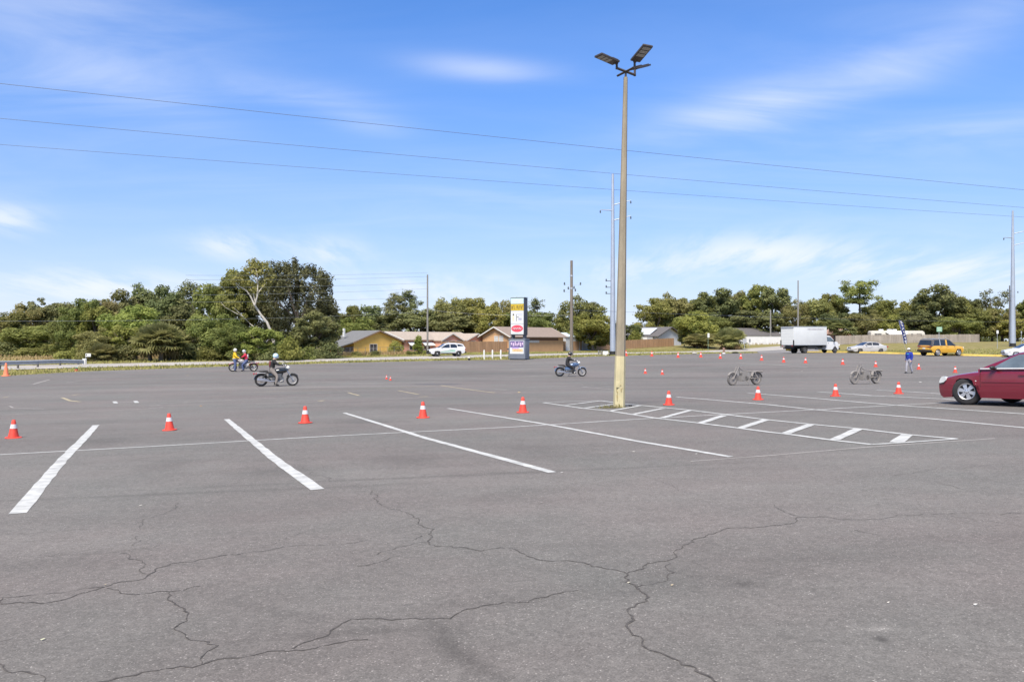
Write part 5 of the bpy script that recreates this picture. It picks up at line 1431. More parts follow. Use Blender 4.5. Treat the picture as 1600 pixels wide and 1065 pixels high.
# ------------------------------------------------------------------ motorcycles
def motorcycle(name, label, pos, heading, pal, full=True, group=None):
    o = thing(name, label, 'motorcycle', pos, heading, group)
    T_, C_, B_, P_, S_ = pal['tyre'], pal['chrome'], pal['black'], pal['paint'], pal['seat']
    xr, xf, r = -.77, .78, .315
    def bw(x, r, w, spokes):
        t = MB(); t.lathe([(r - .105, -w * .35), (r - .03, -w * .5), (r - .004, -w * .25), (r, 0), (r - .004, w * .25), (r - .03, w * .5), (r - .105, w * .35)], 32, 'y', closed=True)
        w_ = t.build('wheel', T_, o, smooth=True, angle=50, loc=(x, 0, r))
        q = MB(); q.lathe([(r - .10, -w * .36), (r - .125, -w * .25), (r - .125, w * .25), (r - .10, w * .36)], 32, 'y', closed=True)
        q.lathe([(.055, -.06), (.055, .06)], 14, 'y'); q.lathe([(.11, .03), (.11, .036)], 20, 'y')
        for k in range(spokes):
            a = 2 * math.pi * k / spokes; b = a + (.35 if k % 2 else -.35)
            for s in (-.04, .04): q.tube([(math.cos(b) * .05, s, math.sin(b) * .05), (math.cos(a) * (r - .09), s * .3, math.sin(a) * (r - .09))], .0045, 4, cap=False)
        q.build('rim', pal.get('rim', C_), w_, smooth=True)
        return w_
    bw(xr, .325, .15, 18); bw(xf, .315, .10, 18)
    q = MB()
    for s in (-1, 1): q.tube([(xf, s * .085, r), (xf - .24, s * .085, .72), (xf - .37, s * .085, .96)], [.024, .022, .02], 8)
    q.box((xf - .30, 0, .82), (.05, .22, .05)); q.box((xf - .37, 0, .97), (.05, .22, .04))
    q.build('fork', C_, o, smooth=True)
    def fender(x, r, w, a0, a1, m, nm):
        q = MB(); n = 12; vs = []
        for k in range(n + 1):
            a = a0 + (a1 - a0) * k / n
            for s, d in ((-1, -.03), (-.7, 0), (.7, 0), (1, -.03)): vs.append((x + math.cos(a) * (r + d), s * w / 2, .32 + math.sin(a) * (r + d)))
        q.add(vs, [(k * 4 + i, k * 4 + i + 1, k * 4 + 5 + i, k * 4 + 4 + i) for k in range(n) for i in range(3)])
        q.build(nm, m, o, smooth=True, angle=60)
    fender(xf, .345, .12, R(35), R(150), pal['fender'], 'front_fender')
    fender(xr, .365, .19, R(20), R(172), pal['rear'], 'rear_fender')
    q = MB(); q.tube([(xf - .40, 0, .93), (xf - .55, 0, .42), (xf - .7, 0, .24), (-.25, 0, .22), (-.42, 0, .45), (-.35, 0, .66), (.1, 0, .72), (xf - .40, 0, .90)], .022, 8)
    for s in (-1, 1): q.tube([(-.28, s * .09, .34), (xr, s * .10, .33)], .022, 6); q.tube([(xr + .02, s * .12, .34), (-.52, s * .13, .68)], .03, 8)
    q.tube([(-.02, .12, .2), (-.02, .30, .19)], .014, 6); q.tube([(-.02, -.12, .2), (-.02, -.30, .19)], .014, 6)
    q.build('frame', B_, o, smooth=True)
    q = MB()
    q.box((.06, 0, .34), (.54, .30, .26)); q.box((.05, 0, .54), (.34, .22, .22)); q.lathe([(.12, -.15), (.12, .15)], 16, 'y', (-.02, 0, .34)); q.lathe([(.09, -.16), (.09, .16)], 16, 'y', (.2, 0, .32))
    for dx, ang in ((.16, .45), (-.05, -.35)):
        for k in range(5): q.lathe([(.085, -.006), (.085, .006)], 14, 'z', (.08 + dx * .5 + ang * .045 * k, 0, .46 + .035 * k))
        q.tube([(.08 + dx * .5, 0, .4), (.08 + dx * .5 + ang * .22, 0, .64)], .065, 10)
    q.build('engine', pal['engine'], o, smooth=True)
    for dz in (0, .07):
        q = MB(); q.tube([(.24, -.12, .44), (.30, -.16, .30), (.12, -.18, .24), (-.35, -.19, .25 + dz * .4), (-.50, -.19, .28 + dz), (-.98, -.20, .32 + dz)], [.02, .022, .024, .026, .04, .042], 10)
        q.build('exhaust_pipe', C_, o, smooth=True)
    if full:
        q = MB(); q.ball((.20, 0, .79), (.40, .17, .16), 16, 10, rot=Matrix.Rotation(R(-8), 3, 'Y')); q.ball((.40, 0, .82), (.16, .13, .11), 12, 8); q.build('fuel_tank', P_, o, smooth=True)
        q = MB(); q.lathe([(.05, .93), (.05, .945), (.02, .955)], 14, 'z', (.22, 0, 0)); q.build('filler_cap', C_, o, smooth=True)
        q = MB(); q.ball((-.26, 0, .70), (.26, .16, .075), 14, 8); q.ball((-.66, 0, .765), (.24, .11, .055), 14, 8); q.build('seat', S_, o, smooth=True)
        q = MB(); q.box((-.24, 0, .54), (.36, .24, .22)); q.build('side_cover', P_, o, bevel=.03)
        q = MB()
        for s in (-1, 1):
            q.tube([(xf - .37, 0, 1.0), (xf - .38, s * .10, 1.04), (xf - .44, s * .30, 1.12), (xf - .60, s * .38, 1.09)], .013, 8)
            q.tube([(xf - .47, s * .31, 1.12), (xf - .42, s * .34, 1.24)], .006, 6); q.ball((xf - .42, s * .36, 1.26), (.02, .06, .04), 8, 6)
        q.build('handlebar', C_, o, smooth=True)
        for s in (-1, 1):
            q = MB(); q.tube([(xf - .49, s * .335, 1.11), (xf - .62, s * .385, 1.088)], .018, 8); q.build('grip', B_, o, smooth=True)
        q = MB(); q.ball((xf - .22, 0, .94), (.09, .095, .095), 14, 10); q.build('headlight', pal['lamp'], o, smooth=True)
        q = MB(); q.lathe([(.05, -.02), (.06, 0), (.05, .02)], 14, 'x', (xf - .34, 0, 1.06)); q.build('speedometer', C_, o, smooth=True)
    q = MB(); q.ball((-1.13, 0, .64), (.05, .07, .045), 10, 6); q.build('tail_light', pal['red'], o, smooth=True)
    for s in (-1, 1):
        q = MB(); q.ball((-1.02, s * .17, .66), (.04, .035, .035), 8, 6); q.build('turn_signal', pal['red'], o, smooth=True)
        q = MB(); q.tube([(-.44, s * .13, .64), (-.7, s * .15, .68), (-1.05, s * .12, .67)], .018, 6); q.build('fender_rail', C_, o, smooth=True)
    q = MB(); q.tube([(-.05, .16, .24), (-.12, .24, .02)], .012, 6); q.build('kickstand', B_, o, smooth=True)
    return o
BKP = mat('glossy black tank paint', (.015, .017, .018), .25, var=.2, coat=1)
BLP = mat('blue grey tank paint', (.10, .16, .27), .3, metal=.3, var=.1, coat=.8)
RDP = mat('dark red tank paint', (.28, .02, .03), .3, var=.1, coat=.8)
WHP = mat('cream tank paint', (.60, .55, .50), .35, var=.05, coat=.6)
SEATM = mat('black seat vinyl', (.02, .019, .019), .6, var=.15)
ENG = mat('cast engine metal', (.17, .168, .165), .45, metal=.7, var=.2, scale=14)
base = dict(rim=mat('dull spoke metal', (.40, .39, .38), .45, metal=.35, var=.1), tyre=RUBBER, chrome=CHROME, black=BLACK, seat=SEATM, engine=ENG, lamp=LAMP_LENS, red=RED_LENS)
p = P(432.5, 603); b1 = motorcycle('motorcycle', 'black and chrome motorcycle ridden by the person in the pale blue helmet', p, R(21), dict(base, paint=BKP, fender=BKP, rear=BKP))
p = P(892, 588); b2 = motorcycle('motorcycle', 'silver blue motorcycle ridden by the person in black left of the lamp post', p, R(8), dict(base, paint=BLP, fender=BLP, rear=BLP))
p = P(380, 580); b3 = motorcycle('motorcycle', 'red motorcycle facing left beside the person in yellow', p, R(180 + 14), dict(base, paint=WHP, fender=RDP, rear=RDP))
FT = mat('faded grey tyre', (.125, .115, .108), .95, var=.1); FG = mat('dusty asphalt grey', (.235, .217, .202), .95, var=.06, spec=.1); FC = mat('dull pale metal', (.245, .226, .21), .9, var=.06, spec=.1)
fade = dict(tyre=FT, chrome=FC, black=FG, seat=FG, engine=mat('dusty mid grey', (.21, .194, .18), .95), lamp=FG, red=FG, paint=FG, fender=FG, rear=FG)
p = P(1163, 601.5); motorcycle('motorcycle', 'faint grey motorcycle frame on wheels, left of the other faint one', p, R(207), fade, False)
p = P(1352, 599.5); motorcycle('motorcycle', 'fainter grey motorcycle frame on wheels, left of the person in blue', p, R(207), dict(fade, tyre=mat('paler grey tyre', (.175, .161, .15), .95, var=.1), chrome=FG), False)

# ------------------------------------------------------------------ people
def body_mesh(name, J, bones, mats):
    """one continuous skinned surface grown on a skeleton of joints {name:(pos,radius)}; bones (a,b,material)"""
    names = list(J)
    idx = {n: i for i, n in enumerate(names)}
    me = bpy.data.meshes.new(name)
    me.from_pydata([J[n][0] for n in names], [(idx[a], idx[b]) for a, b, _ in bones], [])
    ob = bpy.data.objects.new(name, me); COL.objects.link(ob)
    ob.modifiers.new('skin', 'SKIN').use_smooth_shade = True
    sv = me.skin_vertices[0].data
    for n in names:
        rr = J[n][1]; sv[idx[n]].radius = rr if isinstance(rr, tuple) else (rr, rr); sv[idx[n]].use_root = (n == 'pelvis')
    ss = ob.modifiers.new('smooth', 'SUBSURF'); ss.levels = 1; ss.render_levels = 1
    dg = bpy.context.evaluated_depsgraph_get()
    out = bpy.data.meshes.new_from_object(ob.evaluated_get(dg))
    bpy.data.objects.remove(ob); 
    out.name = name; out.materials.clear()
    for m in mats: out.materials.append(m)
    segs = [(np.array(J[a][0]), np.array(J[b][0]), m) for a, b, m in bones]
    for f in out.polygons:
        c = np.array(f.center); best = (9, 0)
        for a, b, m in segs:
            ab = b - a; t = max(0, min(1, np.dot(c - a, ab) / (np.dot(ab, ab) + 1e-9)))
            d = np.linalg.norm(c - a - ab * t)
            if d < best[0]: best = (d, m)
        f.material_index = best[1]
    out.shade_smooth()
    return out
def person(label, pos, rz, pose, top, legs, shoe, hand=None, cat='person', extra=None):
    """materials: 0 top, 1 trousers, 2 skin, 3 shoes, 4 gloves"""
    o = thing('person', label, cat, pos, rz)
    V = lambda *a: tuple(a)
    J = {'pelvis': (pose['pelvis'], (.15, .12)), 'belly': (pose['belly'], (.18, .14)), 'chest': (pose['chest'], (.22, .16)), 'neck': (pose['neck'], .07), 'skull': (pose['head'], .10), 'crown': (tuple(np.array(pose['head']) + (0.01, 0, .09)), .075)}
    bones = [('pelvis', 'belly', pose.get('bm', 0)), ('belly', 'chest', 0), ('chest', 'neck', 0), ('neck', 'skull', 2), ('skull', 'crown', 2)]
    J['nose'] = (tuple(np.array(pose['head']) + np.array(pose.get('face', (1, 0, 0))) * .118 + (0, 0, -.01)), .018); bones.append(('skull', 'nose', 2))
    for sd, s in (('l', 1), ('r', -1)):
        sh, el, wr = [np.array(v, float) for v in pose['arm' + sd]]
        J['sh' + sd] = (tuple(sh), .10); J['el' + sd] = (tuple(el), .068); J['wr' + sd] = (tuple(wr), .045)
        d = (wr - el) / np.linalg.norm(wr - el)
        palm = wr + d * .08
        J['palm' + sd] = (tuple(palm), (.038, .022))
        hm = 4 if hand else 2
        bones += [('chest', 'sh' + sd, 0), ('sh' + sd, 'el' + sd, 0), ('el' + sd, 'wr' + sd, 0), ('wr' + sd, 'palm' + sd, hm)]
        side = np.cross(d, (0, 0, 1.0)); side = side / np.linalg.norm(side) if np.linalg.norm(side) > .2 else np.array((1.0, 0, 0))
        dn = np.array((0, 0, -1.0)) if abs(d[2]) < .7 else np.array((0.3, -s * .9, 0))
        for k, (off, ln) in enumerate(((-.03, .065), (-.01, .075), (.01, .07), (.03, .055))):
            f1 = palm + side * off + d * ln * .55 + dn * .008; f2 = f1 + d * ln * .2 + dn * ln * .5
            J['f%d%s' % (k, sd)] = (tuple(f1), .0095); J['g%d%s' % (k, sd)] = (tuple(f2), .008)
            bones += [('palm' + sd, 'f%d%s' % (k, sd), hm), ('f%d%s' % (k, sd), 'g%d%s' % (k, sd), hm)]
        th = wr + d * .04 - side * .045 * s; th2 = th + d * .035 - side * .012 * s
        J['t1' + sd] = (tuple(th), .012); J['t2' + sd] = (tuple(th2), .0095)
        bones += [('palm' + sd, 't1' + sd, hm), ('t1' + sd, 't2' + sd, hm)]
        hp, kn, an, to = [np.array(v, float) for v in pose['leg' + sd]]
        J['hip' + sd] = (tuple(hp), .125); J['kn' + sd] = (tuple(kn), .088); J['an' + sd] = (tuple(an), .06); J['to' + sd] = (tuple(to), (.045, .035))
        J['cf' + sd] = (tuple(kn * .62 + an * .38), .082)
        bones += [('pelvis', 'hip' + sd, 1), ('hip' + sd, 'kn' + sd, 1), ('kn' + sd, 'cf' + sd, 1), ('cf' + sd, 'an' + sd, 1), ('an' + sd, 'to' + sd, 3)]
    link('body', body_mesh('body', J, bones, [top, legs, SKIN, shoe, hand or SKIN]), o)
    if extra: extra(o, np.array(pose['head']))
    return o
def cloth(name, col): return mat(name, col, .9, var=.14, scale=9, bump=.25, bscale=30)
def helmet(m, visor=None, accent=None, f=1):
    def fn(o, h):
        q = MB(); q.ball((h[0] + .005 * f, h[1], h[2] + .045), (.142, .122, .14), 18, 12)
        hm = q.build('helmet', m, o, smooth=True)
        if visor:
            q = MB(); q.ball((h[0] + .04 * f, h[1], h[2] + .035), (.118, .112, .065), 16, 8); q.build('visor', visor, hm, smooth=True)
        if accent:
            q = MB(); q.ball((h[0] + .06 * f, h[1], h[2] - .035), (.105, .092, .05), 14, 8); q.build('chin_guard', accent, hm, smooth=True)
    return fn
JET = cloth('black jacket cloth', (.018, .017, .017)); TAUPE = cloth('taupe trousers', (.20, .175, .155)); BOOT = mat('black boot leather', (.02, .018, .017), .6)
MAROON = cloth('maroon panel', (.13, .03, .03)); DENIM = cloth('blue denim', (.075, .10, .20)); GREYTR = cloth('pale grey trousers', (.32, .31, .34)); ROYAL = cloth('royal blue shirt', (.010, .030, .26))
YELT = cloth('yellow shirt', (.72, .46, .02)); CRIM = cloth('crimson jersey', (.45, .02, .05)); WHT = cloth('white cloth', (.68, .66, .64)); BLKT = cloth('black trousers', (.02, .019, .022)); GLOVE = mat('black glove', (.02, .02, .02), .7)
ICE = mat('pale blue helmet shell', (.48, .66, .78), .25, var=.12, scale=14, coat=1); SMOKE = mat('smoked visor', (.05, .10, .16), .1, coat=1); SILV = mat('silver helmet shell', (.52, .53, .52), .3, metal=.3, coat=.8); BLKH = mat('black helmet shell', (.015, .015, .014), .3, coat=.7)

def seated(hx=.40, hz=1.10, lean=.10, foot='down', fz=.06, knee=.12):
    po = dict(pelvis=(-.26, 0, .80), belly=(-.25, 0, .96), chest=(-.25 + lean, 0, 1.17), neck=(-.23 + lean * 1.2, 0, 1.36), head=(-.18 + lean * 1.2, 0, 1.50))
    for sd, s in (('l', 1), ('r', -1)):
        po['arm' + sd] = [(-.26 + lean, s * .19, 1.27), (-.02 + lean * .5, s * .27, 1.12), (hx - .27, s * .33, hz)]
        if foot == 'down': po['leg' + sd] = [(-.24, s * .12, .78), (.02 + knee, s * .27, .50), (-.08 + knee, s * .30, .11), (.09 + knee, s * .32, fz - .02)]
        else: po['leg' + sd] = [(-.24, s * .12, .78), (.16, s * .22, .60), (.06, s * .24, .26), (.22, s * .25, .22)]
    return po
def on_bike(b, label, pose, *a, **k): return person(label, b.location, b.rotation_euler.z, pose, *a, **k)
def vest(o, h):
    helmet(ICE, SMOKE, WHT)(o, h)
    q = MB(); q.ball((-.335, 0, 1.12), (.06, .15, .20), 14, 8); q.build('vest_panel', MAROON, o, smooth=True)
on_bike(b1, 'person in black jacket and pale blue helmet riding the black motorcycle', seated(knee=.0), JET, TAUPE, BOOT, hand=GLOVE, extra=vest)
on_bike(b2, 'person all in black with a black helmet riding the silver blue motorcycle', seated(foot='peg'), JET, BLKT, BOOT, hand=GLOVE, extra=helmet(BLKH, BLKH))
def white_sleeve(o, h):
    helmet(SILV, BLKH)(o, h)
    q = MB(); q.ball((-.345, 0, 1.16), (.045, .15, .18), 14, 8); q.build('back_panel', WHT, o, smooth=True)
on_bike(b3, 'person in crimson jersey and silver helmet sitting on the red motorcycle', seated(knee=.05), CRIM, DENIM, BOOT, hand=GLOVE, extra=white_sleeve)
def standing(stride=.0, armf=.0, lean=0.0):
    po = dict(pelvis=(0, 0, .95), belly=(0, 0, 1.08), chest=(lean, 0, 1.30), neck=(lean * 1.2, 0, 1.48), head=(lean * 1.3 + .02, 0, 1.61))
    for sd, s in (('l', 1), ('r', -1)):
        po['arm' + sd] = [(lean, s * .20, 1.40), (-.03 + s * armf, s * .27, 1.12), (.06 + s * armf * 1.6, s * .27, .89)]
        po['leg' + sd] = [(0, s * .10, .90), (.05 - s * stride * .4, s * .115, .50), (-.02 - s * stride, s * .12, .09), (.13 - s * stride, s * .135, .035)]
    return po
def cap_(m, hairm):
    def fn(o, h):
        q = MB(); q.ball((h[0], h[1], h[2] + .03), (.108, .092, .105), 14, 8); q.build('hair', hairm, o, smooth=True)
        q = MB(); q.ball((h[0] + .015, h[1], h[2] + .075), (.112, .10, .075), 16, 8); q.ball((h[0] + .12, h[1], h[2] + .055), (.075, .07, .012), 12, 6); q.build('cap', m, o, smooth=True)
    return fn
def yellow_extra(o, h):
    helmet(mat('off white helmet shell', (.62, .60, .56), .35, coat=.5), None, None)(o, h)
    q = MB(); q.lathe([(.165, .93), (.175, .96), (.172, 1.02)], 16); q.build('shirt_hem', mat('pale hi vis band', (.62, .58, .35), .6), o, smooth=True)
ps = standing(.05, .03)
ps['armr'] = [(0, -.2, 1.40), (.16, -.26, 1.16), (.38, -.22, 1.04)]
p = P(367, 580.5)
person('person in yellow shirt and pale helmet standing by the red motorcycle', p, R(5), ps, YELT, DENIM, BOOT, extra=yellow_extra)
p = P(1420.5, 583)
def blue_extra(o, h):
    cap_(WHT, mat('dark hair', (.03, .02, .015), .8))(o, h)
    q = MB(); q.box((.135, 0, 1.34), (.012, .16, .07)); q.build('chest_print', mat('teal print', (.05, .30, .42), .8), o)
person('person in royal blue shirt and white cap walking across the car park', p, R(-150), standing(.15, .07), ROYAL, GREYTR, BOOT, extra=blue_extra)

# ------------------------------------------------------------------ shop sign
def shop_sign():
    Y = 99.0
    p = at(811, Y); o = thing('pylon_sign', 'tall grey shop sign with stacked lit panels standing at the lot edge', 'sign', p, R(-27))
    grey = mat('blue grey sign metal', (.155, .17, .20), .55, var=.1, scale=2); dark = mat('charcoal sign metal', (.055, .06, .075), .55, var=.1, scale=2)
    H = lambda py: zat(py, Y) - p.z
    z0, zl, zu0, zt = .10, H(530), H(523.5), H(465.5)
    w, d = 2.02, .95
    q = MB(); q.box((0, 0, (z0 + zl) / 2), (w + .16, d + .2, zl - z0)); q.box((0, 0, zl + .02), (w + .26, d + .3, .10)); low = q.build('lower_cabinet', grey, o, bevel=.02)
    q = MB()
    for i in (-1, 1): q.box((i * w * .38, 0, (zl + zu0) / 2 + .05), (.22, d * .6, zu0 - zl + .1))
    q.build('post', dark, o)
    q = MB(); q.box((0, 0, (zu0 + zt) / 2), (w - .22, d, zt - zu0)); up = q.build('upper_cabinet', dark, o, bevel=.02)
    q = MB(); q.box((0, 0, zt + .05), (w - .1, d + .04, .06)); q.tube([(-.6, 0, zt + .08), (-.2, 0, zt + .22), (.4, 0, zt + .16)], .03, 6); q.build('top_trim', mat('pale trim metal', (.35, .42, .42), .5), up)
    q = MB()
    for i in range(6): q.box((-.9 + i * .36, -.2 + .1 * (i % 2), .05), (.22, .5, .10))
    q.build('footing', BLACK, o)
    fy = -d / 2
    def panel(par, nm, za, zb_, m, y=fy, ww=w - .34):
        q = MB(); q.box((0, y - .012, (za + zb_) / 2), (ww, .024, abs(zb_ - za))); return q.build(nm, m, par)
    def marks(par, boxes, m, y=fy - .026, nm='lettering'):
        q = MB()
        for x, z, ww, hh in boxes: q.box((x, y, z), (ww, .006, hh))
        return q.build(nm, m, par)
    wh = mat('white sign face', (.58, .59, .59), .4, var=.05); yl = mat('mustard sign face', (.50, .35, .03), .4, var=.12); bk = mat('dark sign lettering', (.07, .05, .02), .6, var=.2); rd = mat('red sign oval', (.58, .07, .10), .4, var=.15)
    tq = mat('pale aqua sign face', (.50, .66, .66), .4, var=.15); pu = mat('violet sign face', (.13, .10, .22), .4, var=.4, scale=8); og = mat('peach sign face', (.66, .46, .25), .4, var=.15); pk = mat('pink sign lettering', (.60, .45, .58), .5)
    a = H(475); b = H(485.5); c = H(506); e = H(522)
    pn = panel(up, 'sign_panel', zt - .06, a + .03, tq); marks(pn, [(0, zt - .3, .9, .10), (-.45, zt - .42, .5, .08), (.4, zt - .45, .5, .09)], wh)
    pn = panel(up, 'sign_panel', a, b + .03, yl)
    zz = (a + b) / 2
    L = []
    for i, x in enumerate((-.70, -.52, -.34, .0, .18, .36, .54, .70)):
        L += [(x - .055, zz, .045, .36), (x + .02, zz + .16 * (1 if i % 2 else -1), .12, .05)]
        if i % 3 == 0: L.append((x + .06, zz, .04, .3))
    marks(pn, L, bk)
    pn = panel(up, 'sign_panel', b, c + .03, wh)
    zz = (b + c) / 2
    marks(pn, [(-.10, zz - .05, .06, .8), (.08, zz + .02, .26, .07)], bk)
    marks(pn, [(-.52, zz - .12, .24, .62)], mat('cream figure', (.60, .54, .38), .6), nm='picture'); marks(pn, [(-.50, zz + .32, .16, .2)], bk, nm='picture')
    marks(pn, [(.42, zz + .22, .6, .05), (.38, zz - .2, .44, .28), (.30, zz + .38, .8, .04)], mat('grey lettering', (.35, .35, .42), .6))
    pn = panel(up, 'sign_panel', c, e, wh)
    zz = (c + e) / 2 + .06
    q = MB(); n = 28
    for k, (rx, rz, y, m) in enumerate(((.78, .42, fy - .027, rd),)):
        vs = [(rx * math.cos(6.2832 * i / n), y, zz + rz * math.sin(6.2832 * i / n)) for i in range(n)]; vs += [(v[0], y + .01, v[2]) for v in vs]
        q.add(vs, [tuple(range(n)), tuple(range(2 * n - 1, n - 1, -1))] + [(i, (i + 1) % n, (i + 1) % n + n, i + n) for i in range(n)])
    q.build('sign_oval', rd, pn)
    q = MB(); q.tube([(-.55, fy - .035, zz - .05), (-.42, fy - .035, zz + .12), (-.34, fy - .035, zz - .1), (-.2, fy - .035, zz + .08), (-.08, fy - .035, zz - .08), (.05, fy - .035, zz + .08), (.18, fy - .035, zz - .06), (.3, fy - .035, zz + .1), (.42, fy - .035, zz - .08), (.58, fy - .035, zz + .03)], .045, 6); q.build('lettering', wh, pn)
    marks(pn, [(0, zz - .56, 1.2, .07)], mat('soft green lettering', (.45, .55, .48), .6))
    ly = -(d + .2) / 2
    pn = panel(low, 'sign_panel', H(531.5), H(552.5), wh, ly, w - .2)
    marks(pn, [(0, H(537.5), w - .26, .78)], pu, ly - .026, 'banner'); marks(pn, [(-.2, H(543.5), .9, .18)], mat('lilac strip', (.42, .30, .55), .5), ly - .028, 'banner')
    marks(pn, [(.1, H(547), 1.4, .34)], og, ly - .026, 'banner')
    marks(pn, [(-.68 + .24 * i, H(537.3) + .05 * (-1) ** i, .14, .30 + .08 * (i % 3)) for i in range(7)], pk, ly - .032)
    marks(pn, [(-.3 + .2 * i, H(547), .1, .12) for i in range(5)], mat('brown lettering', (.38, .25, .12), .6), ly - .032)
    q = MB(); q.tube([(-1.35, -.1, 0), (-1.32, -.1, 1.15)], .035, 8); q.box((-1.34, -.12, 1.25), (.28, .16, .2)); q.build('meter_post', dark, o)
shop_sign()

# ------------------------------------------------------------------ poles, wires
WOOD = mat('weathered pole wood', (.17, .145, .12), .9, var=.25, scale=4, bump=.3, stretch=(1, 1, .15))
WOODG = mat('grey pole wood', (.21, .20, .185), .9, var=.2, scale=4, bump=.3, stretch=(1, 1, .15))
GALV = mat('dull galvanised pole', (.36, .40, .47), .55, metal=.35, var=.08, scale=1.5)
INSUL = mat('grey insulator', (.10, .115, .135), .5)
def pole(label, px, top, Y, wpx, m=WOOD, extra=None, tp=.7):
    p = at(px, Y); h = zat(top, Y) - p.z; r = wpx / F * Y / 2
    o = thing('utility_pole', label, 'utility pole', p)
    q = MB(); q.tube([(0, 0, -.4), (0, 0, h * .5), (0, 0, h)], [r, r * (1 + tp) / 2, r * tp], 12); q.build('shaft', m, o, smooth=True)
    if extra: extra(o, p, h, Y)
    return o
def ins(o, c, s=1.0, nm='insulator'):
    q = MB(); q.lathe([(.05 * s, -.22 * s), (.14 * s, -.16 * s), (.06 * s, -.1 * s), (.15 * s, -.02 * s), (.06 * s, .05 * s), (.13 * s, .12 * s), (.04 * s, .2 * s)], 10, 'z', c); q.build(nm, INSUL, o, smooth=True)
def ex_wood(o, p, h, Y):
    for px, py in ((882, 444), (907, 444), (881.5, 455), (888, 451), (897, 450), (899, 454)):
        x = (px - CX) / F * Y - p.x; z = zat(py, Y) - p.z
        q = MB(); q.tube([(0, 0, z - .1), (x, 0, z - .1)], .012, 6); q.build('bracket', STEEL, o); ins(o, (x, 0, z + .1), .9)
    for z in (h * .83, h * .70): 
        q = MB(); q.lathe([(.21, z), (.215, z + .02), (.215, z + .2), (.21, z + .22)], 12); q.build('band', STEEL, o)
    q = MB(); q.tube([(.14, -.1, 0), (.13, -.1, h * .6)], .02, 6); q.build('conduit', STEEL, o)
pole('brown wooden utility pole standing at the lot edge left of the lamp post', 893, 407, 113, 5.6, WOOD, ex_wood)
pole('bare grey utility pole behind the white patrol vehicle', 668, 429, 122, 3.2, WOODG)
pole('thin bare pole rising behind the white box truck', 1247, 438, 160, 2.6, WOODG)
pole('short grey pole behind the dark roof left of the truck', 1204, 484, 212, 2.6, WOODG)
def ex_steel(dirr):
    def fn(o, p, h, Y):
        q = MB(); q.lathe([(.62, -.1), (.62, .12), (.5, .14), (.5, .55), (.46, .58)], 16); q.build('base_collar', BLACK, o, smooth=True)
        for fz, sx, ln, tl in ((.83, 1, 2.6, .55), (.745, 1, 2.6, .55), (.80, -1, 1.9, 0)):
            z = h * fz
            q = MB(); q.tube([(sx * .15, 0, z), (sx * ln * .96, -ln * .2, z + tl)], [.09, .045], 8); q.build('arm', GALV, o); ins(o, (sx * ln * .96, -ln * .2, z + tl - .25), .9)
        for i, fz in enumerate((.41, .375, .34)):
            z = h * fz
            q = MB(); q.tube([(-.2, 0, z), (-1.0, -.1, z)], .05, 6); q.build('bracket', INSUL, o); ins(o, (-.95, -.1, z + .12), .9)
        ins(o, (.9, 0, h * .40), .8)
    return fn
pole('galvanised steel transmission pole just left of the lamp post', 957.5, 272, 119, 9.2, GALV, ex_steel(1), .42)
pole('galvanised steel transmission pole near the right edge', 1582.5, 329, 148, 8.6, GALV, ex_steel(1), .32)
pole('dark thin pole hugging the right hand steel pole', 1577.5, 446, 156, 2.4, mat('dark grey pole wood', (.11, .11, .115), .9))

WIRE = mat('dark wire', (.085, .10, .14), .6)
WIRE_L = mat('bright bare wire', (.34, .35, .33), .4, metal=.5)
def wire(label, a, b, sag, r=.04, m=WIRE, group='overhead wires'):
    (xa, ya, Ya), (xb, yb, Yb) = a, b
    A = Vector(((xa - CX) / F * Ya, Ya, zat(ya, Ya))); B_ = Vector(((xb - CX) / F * Yb, Yb, zat(yb, Yb)))
    pts = []
    for i in range(33):
        t = i / 32; q = A.lerp(B_, t); q.z -= sag * 4 * t * (1 - t); pts.append(q)
    mb = MB(); mb.tube(pts, r, 5, cap=False)
    tag(mb.build('power_line', m, None, smooth=True), label, 'power line', group)
wire('topmost of the three long wires crossing the sky', (-260, 102, 86), (1900, 324, 165), .55, .028)
wire('middle of the three long wires crossing the sky', (-260, 161, 86), (1900, 347, 170), .5, .024)
wire('lowest of the three long wires crossing the sky', (-260, 206, 86), (1900, 357, 175), .5, .021)
for i, (ya, yb, lb) in enumerate([(428, 430, 'highest pale wire crossing the crown of the huge cedar'), (435, 437, 'second pale wire from the top across the huge cedar'), (447, 448, 'third pale wire from the top across the huge cedar'), (459, 458, 'fourth pale wire from the top across the huge cedar'), (470, 472, 'fifth pale wire from the top across the huge cedar')]):
    wire(lb, (290, ya + 2, 92), (668, yb - 4 - i, 121), .15, .013, WIRE_L, 'pale wires before the cedar')
wire('long pale wire at mid height of the left hand trees', (-160, 501, 72), (668, 487, 121), .45, .013, WIRE_L)
wire('pale wire between the bare pole and the wooden pole', (668, 484, 121), (893, 492, 113), .35, .013, WIRE_L)
wire('thin wire before the right hand wood', (893, 484, 113), (1700, 503, 190), .5, .016, WIRE)
